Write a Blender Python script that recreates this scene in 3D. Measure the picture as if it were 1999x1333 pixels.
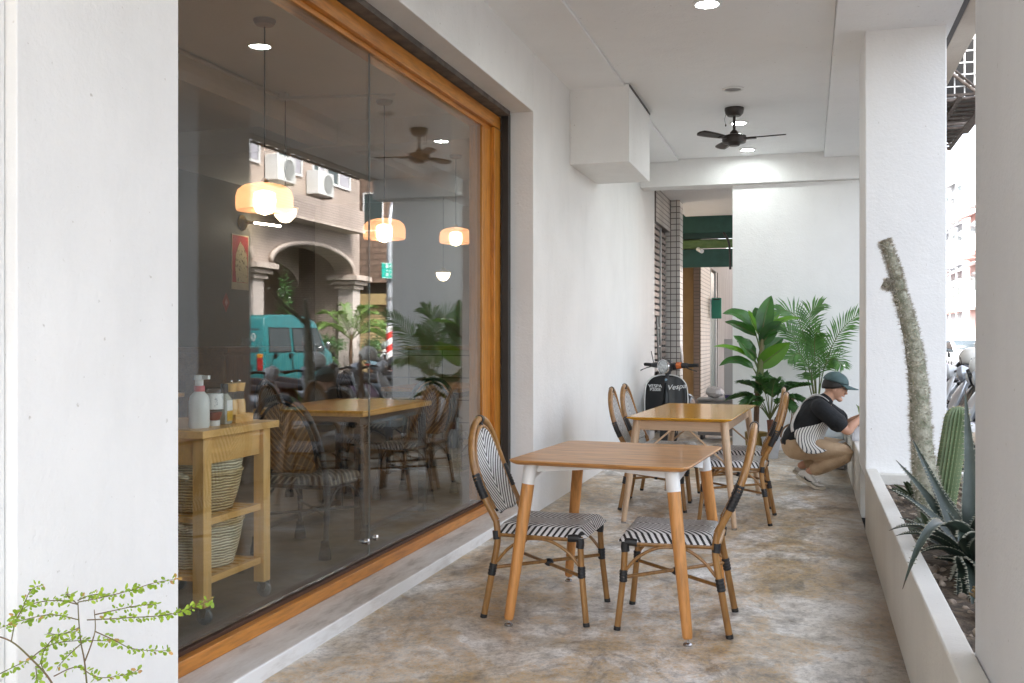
import bpy, bmesh, math, random
from mathutils import Vector, Matrix, Euler
R = math.radians
for o in list(bpy.data.objects):
    bpy.data.objects.remove(o)
SC = bpy.context.scene
COL = SC.collection

# ------------------------------------------------------------------ camera, sky, sun, exposure
CAM_YAW = 16.6
cam = bpy.data.objects.new('camera', bpy.data.cameras.new('camera'))
COL.objects.link(cam)
cam.location = (0, 0, 1.3)
cam.rotation_euler = (R(90), 0, R(CAM_YAW))
cam.data.sensor_width = 36.0
cam.data.lens = 36.0 * 1940 / 1999
cam.data.shift_y = -(666.5 - 662.0) / 1999
cam.data.clip_end = 900
SC.camera = cam

SUN_EL, SUN_AZ = 50.0, 243.0          # azimuth clockwise from +Y: behind the shop building, lighting the far side of the street
world = bpy.data.worlds.new('World')
SC.world = world
world.use_nodes = True
nt = world.node_tree
nt.nodes.clear()
wo = nt.nodes.new('ShaderNodeOutputWorld')
bg = nt.nodes.new('ShaderNodeBackground')
sky = nt.nodes.new('ShaderNodeTexSky')
sky.sky_type = 'NISHITA'
sky.sun_disc = False
sky.sun_elevation = R(SUN_EL)
sky.sun_rotation = R(SUN_AZ)
sky.dust_density = 4.0
sky.ozone_density = 1.0
hs = nt.nodes.new('ShaderNodeHueSaturation')
hs.inputs['Saturation'].default_value = 0.42
nt.links.new(sky.outputs[0], hs.inputs['Color'])
nt.links.new(hs.outputs[0], bg.inputs['Color'])
bg.inputs['Strength'].default_value = 0.15
nt.links.new(bg.outputs[0], wo.inputs['Surface'])

sun = bpy.data.objects.new('sun', bpy.data.lights.new('sun', 'SUN'))
COL.objects.link(sun)
sun.data.energy = 4.0
sun.data.angle = R(20)
sun.data.color = (1.0, 0.96, 0.9)
az = R(SUN_AZ)
sd = Vector((math.sin(az) * math.cos(R(SUN_EL)), math.cos(az) * math.cos(R(SUN_EL)), math.sin(R(SUN_EL))))
sun.rotation_euler = (-sd).to_track_quat('-Z', 'Y').to_euler()
sun.location = (20, -10, 30)

SC.view_settings.view_transform = 'Standard'
SC.view_settings.look = 'None'
SC.view_settings.exposure = 2.82
SC.view_settings.gamma = 1.0
SC.view_settings.use_curve_mapping = False
SC.render.engine = 'CYCLES'
SC.cycles.use_denoising = True
SC.cycles.max_bounces = 10
SC.cycles.diffuse_bounces = 6
SC.cycles.glossy_bounces = 5
SC.cycles.transmission_bounces = 6
SC.cycles.transparent_max_bounces = 16
SC.cycles.sample_clamp_indirect = 6.0
SC.cycles.caustics_reflective = False
SC.cycles.caustics_refractive = False

# ------------------------------------------------------------------ material helpers
def new_mat(name):
    m = bpy.data.materials.new(name)
    m.use_nodes = True
    n = m.node_tree
    n.nodes.clear()
    out = n.nodes.new('ShaderNodeOutputMaterial')
    b = n.nodes.new('ShaderNodeBsdfPrincipled')
    n.links.new(b.outputs[0], out.inputs[0])
    return m, n, b, out

def rgba(c):
    return (c[0], c[1], c[2], 1.0)

def coords(n, scale=(1, 1, 1), kind='Object', rot=(0, 0, 0)):
    tc = n.nodes.new('ShaderNodeTexCoord')
    mp = n.nodes.new('ShaderNodeMapping')
    mp.inputs['Scale'].default_value = scale
    mp.inputs['Rotation'].default_value = rot
    n.links.new(tc.outputs[kind], mp.inputs[0])
    return mp

def noise(n, vec, scale, detail=4, rough=0.55):
    t = n.nodes.new('ShaderNodeTexNoise')
    t.inputs['Scale'].default_value = scale
    t.inputs['Detail'].default_value = detail
    t.inputs['Roughness'].default_value = rough
    n.links.new(vec, t.inputs['Vector'])
    return t

def ramp(n, fac, stops):
    r = n.nodes.new('ShaderNodeValToRGB')
    els = r.color_ramp.elements
    while len(els) < len(stops):
        els.new(0.5)
    for e, (p, c) in zip(els, stops):
        e.position = p
        e.color = rgba(c) if len(c) == 3 else c
    n.links.new(fac, r.inputs[0])
    return r

def mixc(n, fac, a, b, mode='MIX'):
    m = n.nodes.new('ShaderNodeMix')
    m.data_type = 'RGBA'
    m.blend_type = mode
    for s, v in ((m.inputs[0], fac), (m.inputs[6], a), (m.inputs[7], b)):
        if isinstance(v, (int, float)):
            s.default_value = v
        elif isinstance(v, tuple):
            s.default_value = rgba(v)
        else:
            n.links.new(v, s)
    return m.outputs[2]

def math_(n, op, a, b=0.0, c=None):
    m = n.nodes.new('ShaderNodeMath')
    m.operation = op
    for i, v in enumerate((a, b) if c is None else (a, b, c)):
        if isinstance(v, (int, float)):
            m.inputs[i].default_value = v
        else:
            n.links.new(v, m.inputs[i])
    return m.outputs[0]

def bump(n, b, height, strength=0.2, dist=0.01):
    bp = n.nodes.new('ShaderNodeBump')
    bp.inputs['Strength'].default_value = strength
    bp.inputs['Distance'].default_value = dist
    n.links.new(height, bp.inputs['Height'])
    n.links.new(bp.outputs[0], b.inputs['Normal'])

def mat(name, c1, c2=None, scale=6, stretch=(1, 1, 1), rough=0.5, metal=0.0, bmp=0.0, bscale=60,
        detail=5, coat=0.0, emit=None, estr=0.0, alpha=None, bdist=0.004, lo=0.35, hi=0.65, rvar=0.0):
    m, n, b, out = new_mat(name)
    b.inputs['Roughness'].default_value = rough
    b.inputs['Metallic'].default_value = metal
    b.inputs['Coat Weight'].default_value = coat
    b.inputs['Coat Roughness'].default_value = 0.12
    mp = coords(n, stretch)
    if c2 is None:
        c2 = tuple(x * 0.86 for x in c1)
    nz = noise(n, mp.outputs[0], scale, detail)
    rp = ramp(n, nz.outputs[0], [(lo, c2), (hi, c1)])
    n.links.new(rp.outputs[0], b.inputs['Base Color'])
    if rvar:
        n2 = noise(n, mp.outputs[0], scale * 2.3, 3)
        rv = math_(n, 'MULTIPLY_ADD', n2.outputs[0], rvar * 2, rough - rvar)
        n.links.new(rv, b.inputs['Roughness'])
    if bmp:
        nb = noise(n, mp.outputs[0], bscale, 4)
        bump(n, b, nb.outputs[0], bmp, bdist)
    if emit:
        b.inputs['Emission Color'].default_value = rgba(emit)
        b.inputs['Emission Strength'].default_value = estr
    if alpha is not None:
        b.inputs['Alpha'].default_value = alpha
    return m

def wood(name, c1, c2, axis=0, rough=0.35, scale=14.0, coat=0.0, fine=1.0):
    """grain runs along the given local axis"""
    m, n, b, out = new_mat(name)
    st = [1.0, 1.0, 1.0]
    st[axis] = 0.09
    mp = coords(n, tuple(st))
    nz = noise(n, mp.outputs[0], scale, 6, 0.62)
    nf = noise(n, mp.outputs[0], scale * 7, 4, 0.6)
    rp = ramp(n, nz.outputs[0], [(0.3, c2), (0.55, c1), (0.75, tuple(x * 0.9 for x in c1))])
    fr = ramp(n, nf.outputs[0], [(0.36, tuple([1 - 0.30 * fine] * 3)), (0.56, (1, 1, 1))])
    c = mixc(n, 1.0, rp.outputs[0], fr.outputs[0], 'MULTIPLY')
    n.links.new(c, b.inputs['Base Color'])
    b.inputs['Roughness'].default_value = rough
    b.inputs['Coat Weight'].default_value = coat
    b.inputs['Coat Roughness'].default_value = 0.08
    bump(n, b, nf.outputs[0], 0.12, 0.002)
    return m

def tiles(name, plane, c1, c2, mortar, bw, bh, gap=0.004, offset=0.0, rough=0.35, dirt=0.35):
    """tile or brick cladding; plane 'yz', 'xz' or 'xy' gives the two axes the pattern uses"""
    m, n, b, out = new_mat(name)
    tc = n.nodes.new('ShaderNodeTexCoord')
    sp = n.nodes.new('ShaderNodeSeparateXYZ')
    cb = n.nodes.new('ShaderNodeCombineXYZ')
    n.links.new(tc.outputs['Object'], sp.inputs[0])
    ix = {'x': 0, 'y': 1, 'z': 2}
    n.links.new(sp.outputs[ix[plane[0]]], cb.inputs[0])
    n.links.new(sp.outputs[ix[plane[1]]], cb.inputs[1])
    br = n.nodes.new('ShaderNodeTexBrick')
    br.offset = offset
    br.inputs['Color1'].default_value = rgba(c1)
    br.inputs['Color2'].default_value = rgba(c2)
    br.inputs['Mortar'].default_value = rgba(mortar)
    br.inputs['Scale'].default_value = 1.0
    br.inputs['Mortar Size'].default_value = gap
    br.inputs['Mortar Smooth'].default_value = 0.1
    br.inputs['Brick Width'].default_value = bw
    br.inputs['Row Height'].default_value = bh
    n.links.new(cb.outputs[0], br.inputs['Vector'])
    mp = coords(n, (1, 1, 0.35))
    nz = noise(n, mp.outputs[0], 1.3, 6, 0.65)
    rp = ramp(n, nz.outputs[0], [(0.3, (1 - dirt, 1 - dirt, 1 - dirt * 1.05)), (0.6, (1, 1, 1))])
    c = mixc(n, 1.0, br.outputs[0], rp.outputs[0], 'MULTIPLY')
    n.links.new(c, b.inputs['Base Color'])
    b.inputs['Roughness'].default_value = rough
    bump(n, b, br.outputs['Fac'], -0.25, 0.004)
    return m

# ------------------------------------------------------------------ mesh helpers
class MB:
    def __init__(self):
        self.v, self.f, self.mi, self.uv, self.sm = [], [], [], {}, []
        self.M = Matrix.Identity(4)
        self.m = 0
        self.smooth = True

    def at(self, loc=(0, 0, 0), rot=(0, 0, 0), sc=(1, 1, 1)):
        self.M = Matrix.LocRotScale(Vector(loc), Euler(rot), Vector(sc))
        return self

    def add(self, vs, fs, uvs=None):
        k = len(self.v)
        self.v += [tuple(self.M @ Vector(p)) for p in vs]
        if uvs:
            for i, u in enumerate(uvs):
                self.uv[k + i] = u
        for f in fs:
            self.f.append([i + k for i in f])
            self.mi.append(self.m)
        return k

    def box(self, lo, hi):
        x0, y0, z0 = lo
        x1, y1, z1 = hi
        self.add([(x0, y0, z0), (x1, y0, z0), (x1, y1, z0), (x0, y1, z0), (x0, y0, z1), (x1, y0, z1), (x1, y1, z1), (x0, y1, z1)],
                 [(0, 3, 2, 1), (4, 5, 6, 7), (0, 1, 5, 4), (1, 2, 6, 5), (2, 3, 7, 6), (3, 0, 4, 7)])
        return self

    def cbox(self, c, s):
        return self.box([c[i] - s[i] / 2 for i in range(3)], [c[i] + s[i] / 2 for i in range(3)])

    def tube(self, pts, rad, n=10, caps=True, flat=1.0):
        pts = [Vector(p) for p in pts]
        N = len(pts)
        if not hasattr(rad, '__len__'):
            rad = [rad] * N
        elif len(rad) != N:
            q = [i / max(1, N - 1) * (len(rad) - 1) for i in range(N)]
            rad = [rad[int(x)] + (rad[min(int(x) + 1, len(rad) - 1)] - rad[int(x)]) * (x - int(x)) for x in q]
        t0 = (pts[1] - pts[0]).normalized()
        ref = Vector((0, 0, 1)) if abs(t0.z) < 0.9 else Vector((1, 0, 0))
        a = t0.cross(ref).normalized()
        vs, fs = [], []
        for i in range(N):
            if i == 0:
                t = pts[1] - pts[0]
            elif i == N - 1:
                t = pts[-1] - pts[-2]
            else:
                t = (pts[i + 1] - pts[i]).normalized() + (pts[i] - pts[i - 1]).normalized()
            if t.length < 1e-9:
                t = t0
            t = t.normalized()
            a = (a - t * a.dot(t))
            a = a.normalized() if a.length > 1e-6 else t.orthogonal().normalized()
            b = t.cross(a)
            for k in range(n):
                g = 2 * math.pi * k / n
                vs.append(pts[i] + a * math.cos(g) * rad[i] + b * math.sin(g) * rad[i] * flat)
        for i in range(N - 1):
            for k in range(n):
                k2 = (k + 1) % n
                fs.append((i * n + k, i * n + k2, (i + 1) * n + k2, (i + 1) * n + k))
        if caps:
            fs.append(tuple(range(n - 1, -1, -1)))
            fs.append(tuple((N - 1) * n + k for k in range(n)))
        self.add(vs, fs)
        return self

    def cyl(self, p, q, r0, r1=None, n=16):
        return self.tube([p, q], [r0, r0 if r1 is None else r1], n)

    def lathe(self, prof, n=24, c=(0, 0, 0), closed=False, ax=None):
        """prof: (radius, z) pairs turned round the z axis"""
        vs, fs = [], []
        N = len(prof)
        for (r, z) in prof:
            for k in range(n):
                g = 2 * math.pi * k / n
                vs.append((c[0] + r * math.cos(g), c[1] + r * math.sin(g), c[2] + z))
        for i in range(N - 1 + (1 if closed else 0)):
            j = (i + 1) % N
            for k in range(n):
                k2 = (k + 1) % n
                fs.append((i * n + k, i * n + k2, j * n + k2, j * n + k))
        if not closed:
            if prof[0][0] > 1e-4:
                fs.append(tuple(range(n - 1, -1, -1)))
            if prof[-1][0] > 1e-4:
                fs.append(tuple((N - 1) * n + k for k in range(n)))
        self.add(vs, fs)
        return self

    def ball(self, c, r, n=16, m=10):
        if not hasattr(r, '__len__'):
            r = (r, r, r)
        vs, fs = [], []
        for i in range(m + 1):
            p = math.pi * i / m
            for k in range(n):
                g = 2 * math.pi * k / n
                vs.append((c[0] + r[0] * math.sin(p) * math.cos(g), c[1] + r[1] * math.sin(p) * math.sin(g), c[2] - r[2] * math.cos(p)))
        for i in range(m):
            for k in range(n):
                k2 = (k + 1) % n
                fs.append((i * n + k, i * n + k2, (i + 1) * n + k2, (i + 1) * n + k))
        self.add(vs, fs)
        return self

    def prism(self, poly, z0, z1, axis='z'):
        """extrude a 2-D outline (counter-clockwise) between two levels along an axis"""
        n = len(poly)
        def P(a, b, c):
            return {'z': (a, b, c), 'x': (c, a, b), 'y': (a, c, b)}[axis]
        vs = [P(a, b, z0) for a, b in poly] + [P(a, b, z1) for a, b in poly]
        fs = [tuple(range(n - 1, -1, -1)), tuple(range(n, 2 * n))]
        for i in range(n):
            j = (i + 1) % n
            fs.append((i, j, n + j, n + i))
        if axis == 'y':
            fs = [tuple(reversed(f)) for f in fs]
        self.add(vs, fs)
        return self

    def grid(self, rows, closed_u=False, uvs=None, thick=0.0):
        """rows: list of equal-length point lists, joined by quads"""
        nr, nc = len(rows), len(rows[0])
        vs = [p for r in rows for p in r]
        fs = []
        for i in range(nr - 1):
            for k in range(nc - (0 if closed_u else 1)):
                k2 = (k + 1) % nc
                fs.append((i * nc + k, i * nc + k2, (i + 1) * nc + k2, (i + 1) * nc + k))
        uu = [u for r in uvs for u in r] if uvs else None
        self.add(vs, fs, uu)
        return self

    def build(self, name, material, parent=None, loc=None, ang=40, bevel=0.0, solid=0.0, subsurf=0, seg=2):
        me = bpy.data.meshes.new(name)
        me.from_pydata(self.v, [], self.f)
        mats = material if isinstance(material, (list, tuple)) else [material]
        for q in mats:
            me.materials.append(q)
        if len(mats) > 1:
            for p, i in zip(me.polygons, self.mi):
                p.material_index = i
        if self.uv:
            ul = me.uv_layers.new(name='UVMap')
            for lp in me.loops:
                ul.data[lp.index].uv = self.uv.get(lp.vertex_index, (0, 0))
        bm = bmesh.new()
        bm.from_mesh(me)
        bmesh.ops.recalc_face_normals(bm, faces=bm.faces)
        bm.to_mesh(me)
        bm.free()
        if ang:
            me.shade_smooth()
            me.set_sharp_from_angle(angle=R(ang))
        o = bpy.data.objects.new(name, me)
        COL.objects.link(o)
        if parent is not None:
            o.parent = parent
        if loc is not None:
            o.location = loc
        if solid:
            s = o.modifiers.new('solid', 'SOLIDIFY')
            s.thickness = solid
            s.offset = 0
        if bevel:
            bv = o.modifiers.new('bevel', 'BEVEL')
            bv.width = bevel
            bv.segments = seg
            bv.limit_method = 'ANGLE'
            bv.angle_limit = R(50)
        if subsurf:
            ss = o.modifiers.new('sub', 'SUBSURF')
            ss.levels = ss.render_levels = subsurf
        return o

def boxes(name, material, lst, parent=None, bevel=0.0, loc=None, ang=40):
    mb = MB()
    for lo, hi in lst:
        mb.box(lo, hi)
    return mb.build(name, material, parent, loc, ang, bevel)

def smooth(pts, k=6):
    pts = [Vector(p) for p in pts]
    out = []
    for i in range(len(pts) - 1):
        p0 = pts[max(i - 1, 0)]
        p1, p2 = pts[i], pts[i + 1]
        p3 = pts[min(i + 2, len(pts) - 1)]
        for j in range(k):
            t = j / k
            out.append(0.5 * ((2 * p1) + (p2 - p0) * t + (2 * p0 - 5 * p1 + 4 * p2 - p3) * t * t + (3 * p1 - p0 - 3 * p2 + p3) * t ** 3))
    out.append(pts[-1])
    return out

def tag(o, label=None, cat=None, group=None, kind=None):
    if label:
        o['label'] = label
    if cat:
        o['category'] = cat
    if group:
        o['group'] = group
    if kind:
        o['kind'] = kind
    return o

def thing(name, label, cat, loc=(0, 0, 0), rz=0.0, group=None):
    o = bpy.data.objects.new(name, None)
    o.empty_display_size = 0.1
    COL.objects.link(o)
    o.location = loc
    o.rotation_euler = (0, 0, rz)
    return tag(o, label, cat, group)

def struct(name, mb, m, loc=None, bevel=0.0, **k):
    o = mb.build(name, m, None, loc, bevel=bevel, **k)
    return tag(o, kind='structure')

def dup(root, loc, rz, label, group=None):
    r = root.copy()
    COL.objects.link(r)
    r.location = loc
    r.rotation_euler = (0, 0, rz)
    r['label'] = label
    if group:
        r['group'] = group
    for ch in list(root.children):
        c = ch.copy()
        COL.objects.link(c)
        c.parent = r
        for g in list(ch.children):
            d = g.copy()
            COL.objects.link(d)
            d.parent = c
    return r

def text_mesh(txt, size, m, parent, loc, rot, depth=0.002, name='lettering', align='CENTER', shear=0.0, sx=1.0):
    cu = bpy.data.curves.new(name, 'FONT')
    cu.body = txt
    cu.size = size
    cu.extrude = depth
    cu.align_x = align
    cu.align_y = 'CENTER'
    cu.shear = shear
    tmp = bpy.data.objects.new(name, cu)
    COL.objects.link(tmp)
    dg = bpy.context.evaluated_depsgraph_get()
    me = bpy.data.meshes.new_from_object(tmp.evaluated_get(dg))
    bpy.data.objects.remove(tmp)
    me.materials.clear()
    me.materials.append(m)
    o = bpy.data.objects.new(name, me)
    COL.objects.link(o)
    o.parent = parent
    o.location = loc
    o.rotation_euler = rot
    o.scale = (sx, 1, 1)
    return o

# ------------------------------------------------------------------ materials
def plaster(name, c, dirt=0.10, low=None):
    m, n, b, out = new_mat(name)
    mp = coords(n, (1, 1, 1))
    mv = coords(n, (1, 1, 0.3))
    a = noise(n, mp.outputs[0], 0.9, 6, 0.6)
    s = noise(n, mv.outputs[0], 3.5, 5, 0.65)
    r1 = ramp(n, a.outputs[0], [(0.25, tuple(x * (1 - dirt) for x in c)), (0.6, c)])
    r2 = ramp(n, s.outputs[0], [(0.28, (1 - dirt * 0.45,) * 3), (0.5, (1, 1, 1))])
    col = mixc(n, 1.0, r1.outputs[0], r2.outputs[0], 'MULTIPLY')
    # small pits and scrapes
    pt = noise(n, mp.outputs[0], 38, 3, 0.5)
    rp_ = ramp(n, pt.outputs[0], [(0.70, (1, 1, 1)), (0.76, (0.72, 0.70, 0.67))])
    col = mixc(n, 1.0, col, rp_.outputs[0], 'MULTIPLY')
    n.links.new(col, b.inputs['Base Color'])
    b.inputs['Roughness'].default_value = 0.62
    g = noise(n, mp.outputs[0], 55, 5, 0.6)
    g2 = noise(n, mp.outputs[0], 7, 4, 0.6)
    h = math_(n, 'ADD', g.outputs[0], math_(n, 'MULTIPLY', g2.outputs[0], 2.0))
    bump(n, b, h, 0.34, 0.008)
    return m

M_wall = plaster('white_plaster', (0.86, 0.858, 0.845))
M_ceil = plaster('ceiling_paint', (0.875, 0.88, 0.885), 0.05)
M_pillar = plaster('pillar_plaster', (0.84, 0.84, 0.835), 0.07)
M_planter = plaster('planter_render', (0.68, 0.66, 0.61), 0.16)
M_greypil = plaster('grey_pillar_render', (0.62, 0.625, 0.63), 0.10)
M_lintel = plaster('lintel_render', (0.62, 0.55, 0.47), 0.15)
M_frame = wood('varnished_frame_wood', (0.60, 0.235, 0.035), (0.40, 0.13, 0.016), 1, 0.32, 9, 0.25)
M_framez = wood('varnished_jamb_wood', (0.62, 0.25, 0.035), (0.42, 0.14, 0.016), 2, 0.32, 9, 0.25)
M_dark = mat('dark_metal', (0.03, 0.028, 0.026), rough=0.45, metal=0.3)
M_black = mat('black_plastic', (0.014, 0.014, 0.015), (0.02, 0.02, 0.022), rough=0.42)
M_blackgloss = mat('black_gloss_paint', (0.006, 0.007, 0.009), rough=0.14, coat=0.6)
M_chrome = mat('polished_chrome', (0.72, 0.72, 0.73), rough=0.16, metal=1.0)
M_steel = mat('brushed_steel', (0.5, 0.5, 0.5), (0.4, 0.4, 0.4), 40, rough=0.35, metal=1.0)
M_white = mat('white_paint', (0.80, 0.80, 0.79), (0.74, 0.74, 0.73), 12, rough=0.4)
M_whiteplastic = mat('white_plastic', (0.78, 0.78, 0.77), rough=0.32)
M_rubber = mat('tyre_rubber', (0.02, 0.02, 0.021), rough=0.85, bmp=0.2)

def floor_mat():
    m, n, b, out = new_mat('worn_polished_concrete')
    m0 = coords(n, (1, 1, 1)).outputs[0]
    ms = coords(n, (1.15, 0.80, 1.0), rot=(0, 0, 0.3)).outputs[0]
    mw = coords(n, (1.1, 1.0, 1.0), rot=(0, 0, -0.1)).outputs[0]
    big = noise(n, ms, 0.95, 10, 0.68)
    big.inputs['Distortion'].default_value = 0.6
    mid = noise(n, ms, 3.1, 10, 0.72)
    mid.inputs['Distortion'].default_value = 0.8
    fine = noise(n, m0, 42, 9, 0.8)
    mid2 = noise(n, ms, 10.5, 10, 0.8)
    mid2.inputs['Distortion'].default_value = 0.5
    brush = noise(n, mw, 9, 9, 0.72)
    och = noise(n, coords(n, (1.1, 0.8, 1), rot=(0, 0, -0.2)).outputs[0], 2.0, 10, 0.7)
    och.inputs['Distortion'].default_value = 0.9
    r1 = ramp(n, big.outputs[0], [(0.33, (0.30, 0.23, 0.155)), (0.42, (0.52, 0.445, 0.345)), (0.50, (0.76, 0.72, 0.665)), (0.60, (0.90, 0.89, 0.87))])
    r2 = ramp(n, mid.outputs[0], [(0.36, (0.46, 0.42, 0.39)), (0.46, (0.86, 0.84, 0.81)), (0.56, (1.04, 1.04, 1.04))])
    c = mixc(n, 1.0, r1.outputs[0], r2.outputs[0], 'MULTIPLY')
    fo = ramp(n, och.outputs[0], [(0.45, (0, 0, 0)), (0.51, (1, 1, 1))])
    f2 = ramp(n, fine.outputs[0], [(0.40, (0.15,) * 3), (0.56, (1, 1, 1))])
    f3 = ramp(n, brush.outputs[0], [(0.40, (0.25,) * 3), (0.55, (1, 1, 1))])
    fm = math_(n, 'MULTIPLY', math_(n, 'MULTIPLY', fo.outputs[0], f2.outputs[0]), math_(n, 'MULTIPLY', f3.outputs[0], 0.80))
    c = mixc(n, fm, c, (0.52, 0.32, 0.105))
    r3 = ramp(n, fine.outputs[0], [(0.36, (0.55, 0.54, 0.53)), (0.50, (1, 1, 1))])
    c = mixc(n, 1.0, c, r3.outputs[0], 'MULTIPLY')
    r4 = ramp(n, brush.outputs[0], [(0.36, (0.70, 0.69, 0.68)), (0.47, (1, 1, 1))])
    c = mixc(n, 1.0, c, r4.outputs[0], 'MULTIPLY')
    # dark grey scuff marks
    sc = noise(n, coords(n, (1.05, 0.8, 1), rot=(0, 0, 0.25)).outputs[0], 1.8, 9, 0.66)
    rs = ramp(n, sc.outputs[0], [(0.56, (1, 1, 1)), (0.66, (0.42, 0.41, 0.41))])
    c = mixc(n, 0.9, c, mixc(n, 1.0, c, rs.outputs[0], 'MULTIPLY'))
    r5 = ramp(n, mid2.outputs[0], [(0.36, (0.58, 0.56, 0.54)), (0.47, (0.93, 0.92, 0.91)), (0.58, (1.10, 1.10, 1.10))])
    c = mixc(n, 1.0, c, r5.outputs[0], 'MULTIPLY')
    # hairline cracks
    vo = n.nodes.new('ShaderNodeTexVoronoi'); vo.feature = 'DISTANCE_TO_EDGE'; vo.inputs['Scale'].default_value = 0.8
    dv = n.nodes.new('ShaderNodeVectorMath'); dv.operation = 'MULTIPLY_ADD'
    n.links.new(mid.outputs['Color'], dv.inputs[0]); dv.inputs[1].default_value = (0.35, 0.35, 0); n.links.new(m0, dv.inputs[2])
    n.links.new(dv.outputs[0], vo.inputs['Vector'])
    ck = math_(n, 'LESS_THAN', vo.outputs['Distance'], 0.0035)
    ck = math_(n, 'MULTIPLY', ck, math_(n, 'GREATER_THAN', big.outputs[0], 0.47))
    c = mixc(n, math_(n, 'MULTIPLY', ck, 0.28), c, (0.12, 0.10, 0.085))
    # shade of the planter wall painted into the colour, with grime at its foot
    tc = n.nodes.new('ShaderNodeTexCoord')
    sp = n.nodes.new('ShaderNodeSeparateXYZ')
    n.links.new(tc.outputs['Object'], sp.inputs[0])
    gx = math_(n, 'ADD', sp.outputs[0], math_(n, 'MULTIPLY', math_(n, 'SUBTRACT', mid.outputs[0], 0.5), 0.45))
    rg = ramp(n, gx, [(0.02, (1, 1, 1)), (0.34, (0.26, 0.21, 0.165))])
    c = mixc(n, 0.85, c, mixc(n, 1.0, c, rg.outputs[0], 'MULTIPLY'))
    n.links.new(c, b.inputs['Base Color'])
    rr = math_(n, 'MULTIPLY_ADD', mid.outputs[0], 0.45, 0.16)
    n.links.new(rr, b.inputs['Roughness'])
    b.inputs['Specular IOR Level'].default_value = 0.45
    bump(n, b, fine.outputs[0], 0.10, 0.003)
    return m
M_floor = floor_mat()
M_asphalt = mat('asphalt', (0.075, 0.075, 0.078), (0.045, 0.045, 0.047), 3, rough=0.9, bmp=0.4, bscale=180)
M_pave = tiles('pavement_slabs', 'xy', (0.34, 0.33, 0.31), (0.30, 0.29, 0.28), (0.16, 0.15, 0.14), 0.3, 0.3, 0.006, 0.0, 0.8)
M_line = mat('road_paint', (0.75, 0.74, 0.70), (0.55, 0.54, 0.5), 9, rough=0.8)
M_soil = mat('dry_potting_soil', (0.16, 0.12, 0.085), (0.05, 0.037, 0.027), 30, rough=0.95, bmp=0.8, bscale=60, bdist=0.02)

def ledge_mat():
    m, n, b, out = new_mat('worn_terrazzo_ledge')
    tc = n.nodes.new('ShaderNodeTexCoord')
    sp = n.nodes.new('ShaderNodeSeparateXYZ')
    n.links.new(tc.outputs['Normal'], sp.inputs[0])
    mp = coords(n, (3, 0.7, 3))
    a = noise(n, mp.outputs[0], 4, 8, 0.68)
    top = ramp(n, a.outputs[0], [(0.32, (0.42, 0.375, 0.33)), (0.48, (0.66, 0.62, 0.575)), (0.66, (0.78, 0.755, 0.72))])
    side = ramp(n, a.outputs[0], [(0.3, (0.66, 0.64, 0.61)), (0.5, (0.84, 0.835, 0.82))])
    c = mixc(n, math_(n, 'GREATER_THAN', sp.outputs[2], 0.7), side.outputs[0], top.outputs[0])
    n.links.new(c, b.inputs['Base Color'])
    b.inputs['Roughness'].default_value = 0.55
    bump(n, b, a.outputs[0], 0.1, 0.004)
    return m
M_ledge = ledge_mat()

def glass_mat(name, tint=(0.80, 0.86, 0.84), f0=0.045, gain=1.0):
    """clear pane: straight-through transparency plus a Schlick reflection"""
    m = bpy.data.materials.new(name)
    m.use_nodes = True
    n = m.node_tree
    n.nodes.clear()
    out = n.nodes.new('ShaderNodeOutputMaterial')
    tr = n.nodes.new('ShaderNodeBsdfTransparent')
    tr.inputs[0].default_value = rgba(tint)
    gl = n.nodes.new('ShaderNodeBsdfGlossy')
    gl.inputs['Roughness'].default_value = 0.0
    gl.inputs['Color'].default_value = (1, 1, 1, 1)
    lw = n.nodes.new('ShaderNodeLayerWeight')
    lw.inputs[0].default_value = 0.5
    p = math_(n, 'POWER', lw.outputs['Facing'], 5.0)
    f = math_(n, 'MULTIPLY_ADD', p, (1 - f0) * gain, f0 * gain)
    f = math_(n, 'MINIMUM', f, 1.0)
    mx = n.nodes.new('ShaderNodeMixShader')
    n.links.new(f, mx.inputs[0])
    n.links.new(tr.outputs[0], mx.inputs[1])
    n.links.new(gl.outputs[0], mx.inputs[2])
    n.links.new(mx.outputs[0], out.inputs[0])
    return m
M_glass = glass_mat('shop_window_glass', (0.94, 0.96, 0.95), 0.045, 1.2)
M_clear = glass_mat('clear_glass', (0.93, 0.95, 0.95), 0.04, 1.0)
M_carglass = mat('vehicle_glass', (0.03, 0.04, 0.045), rough=0.05, coat=0.5)
M_winglass = mat('house_window_glass', (0.05, 0.075, 0.08), rough=0.06, coat=0.4)

# ------------------------------------------------------------------ ground
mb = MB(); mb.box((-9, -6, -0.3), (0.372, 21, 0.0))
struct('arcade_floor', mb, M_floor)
mb = MB(); mb.box((-400, -400, -0.6), (400, 600, -0.12))
struct('road', mb, M_asphalt)
mb = MB(); mb.box((9.0, -60, -0.3), (9.8, 31, 0.02)); mb.box((9.6, 33, -0.3), (9.9, 200, 0.02))
struct('pavement', mb, M_pave, bevel=0.01)
mb = MB()
mb.box((3.45, -40, -0.125), (3.6, 150, -0.116))
for k in range(24):
    mb.box((5.4, -30 + k * 8, -0.125), (5.55, -26 + k * 8, -0.116))
struct('road_marking', mb, M_line)

# ------------------------------------------------------------------ the arcade: walls, ceiling, beams, pillars
WX = -1.95
def wall(name, label, cat, lst, m, bevel=0.004):
    lo0 = lst[0][0]
    mb = MB()
    for lo, hi in lst:
        mb.box([lo[i] - lo0[i] for i in range(3)], [hi[i] - lo0[i] for i in range(3)])
    o = mb.build(name, m, None, lo0, bevel=bevel)
    return tag(o, label, cat)

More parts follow.
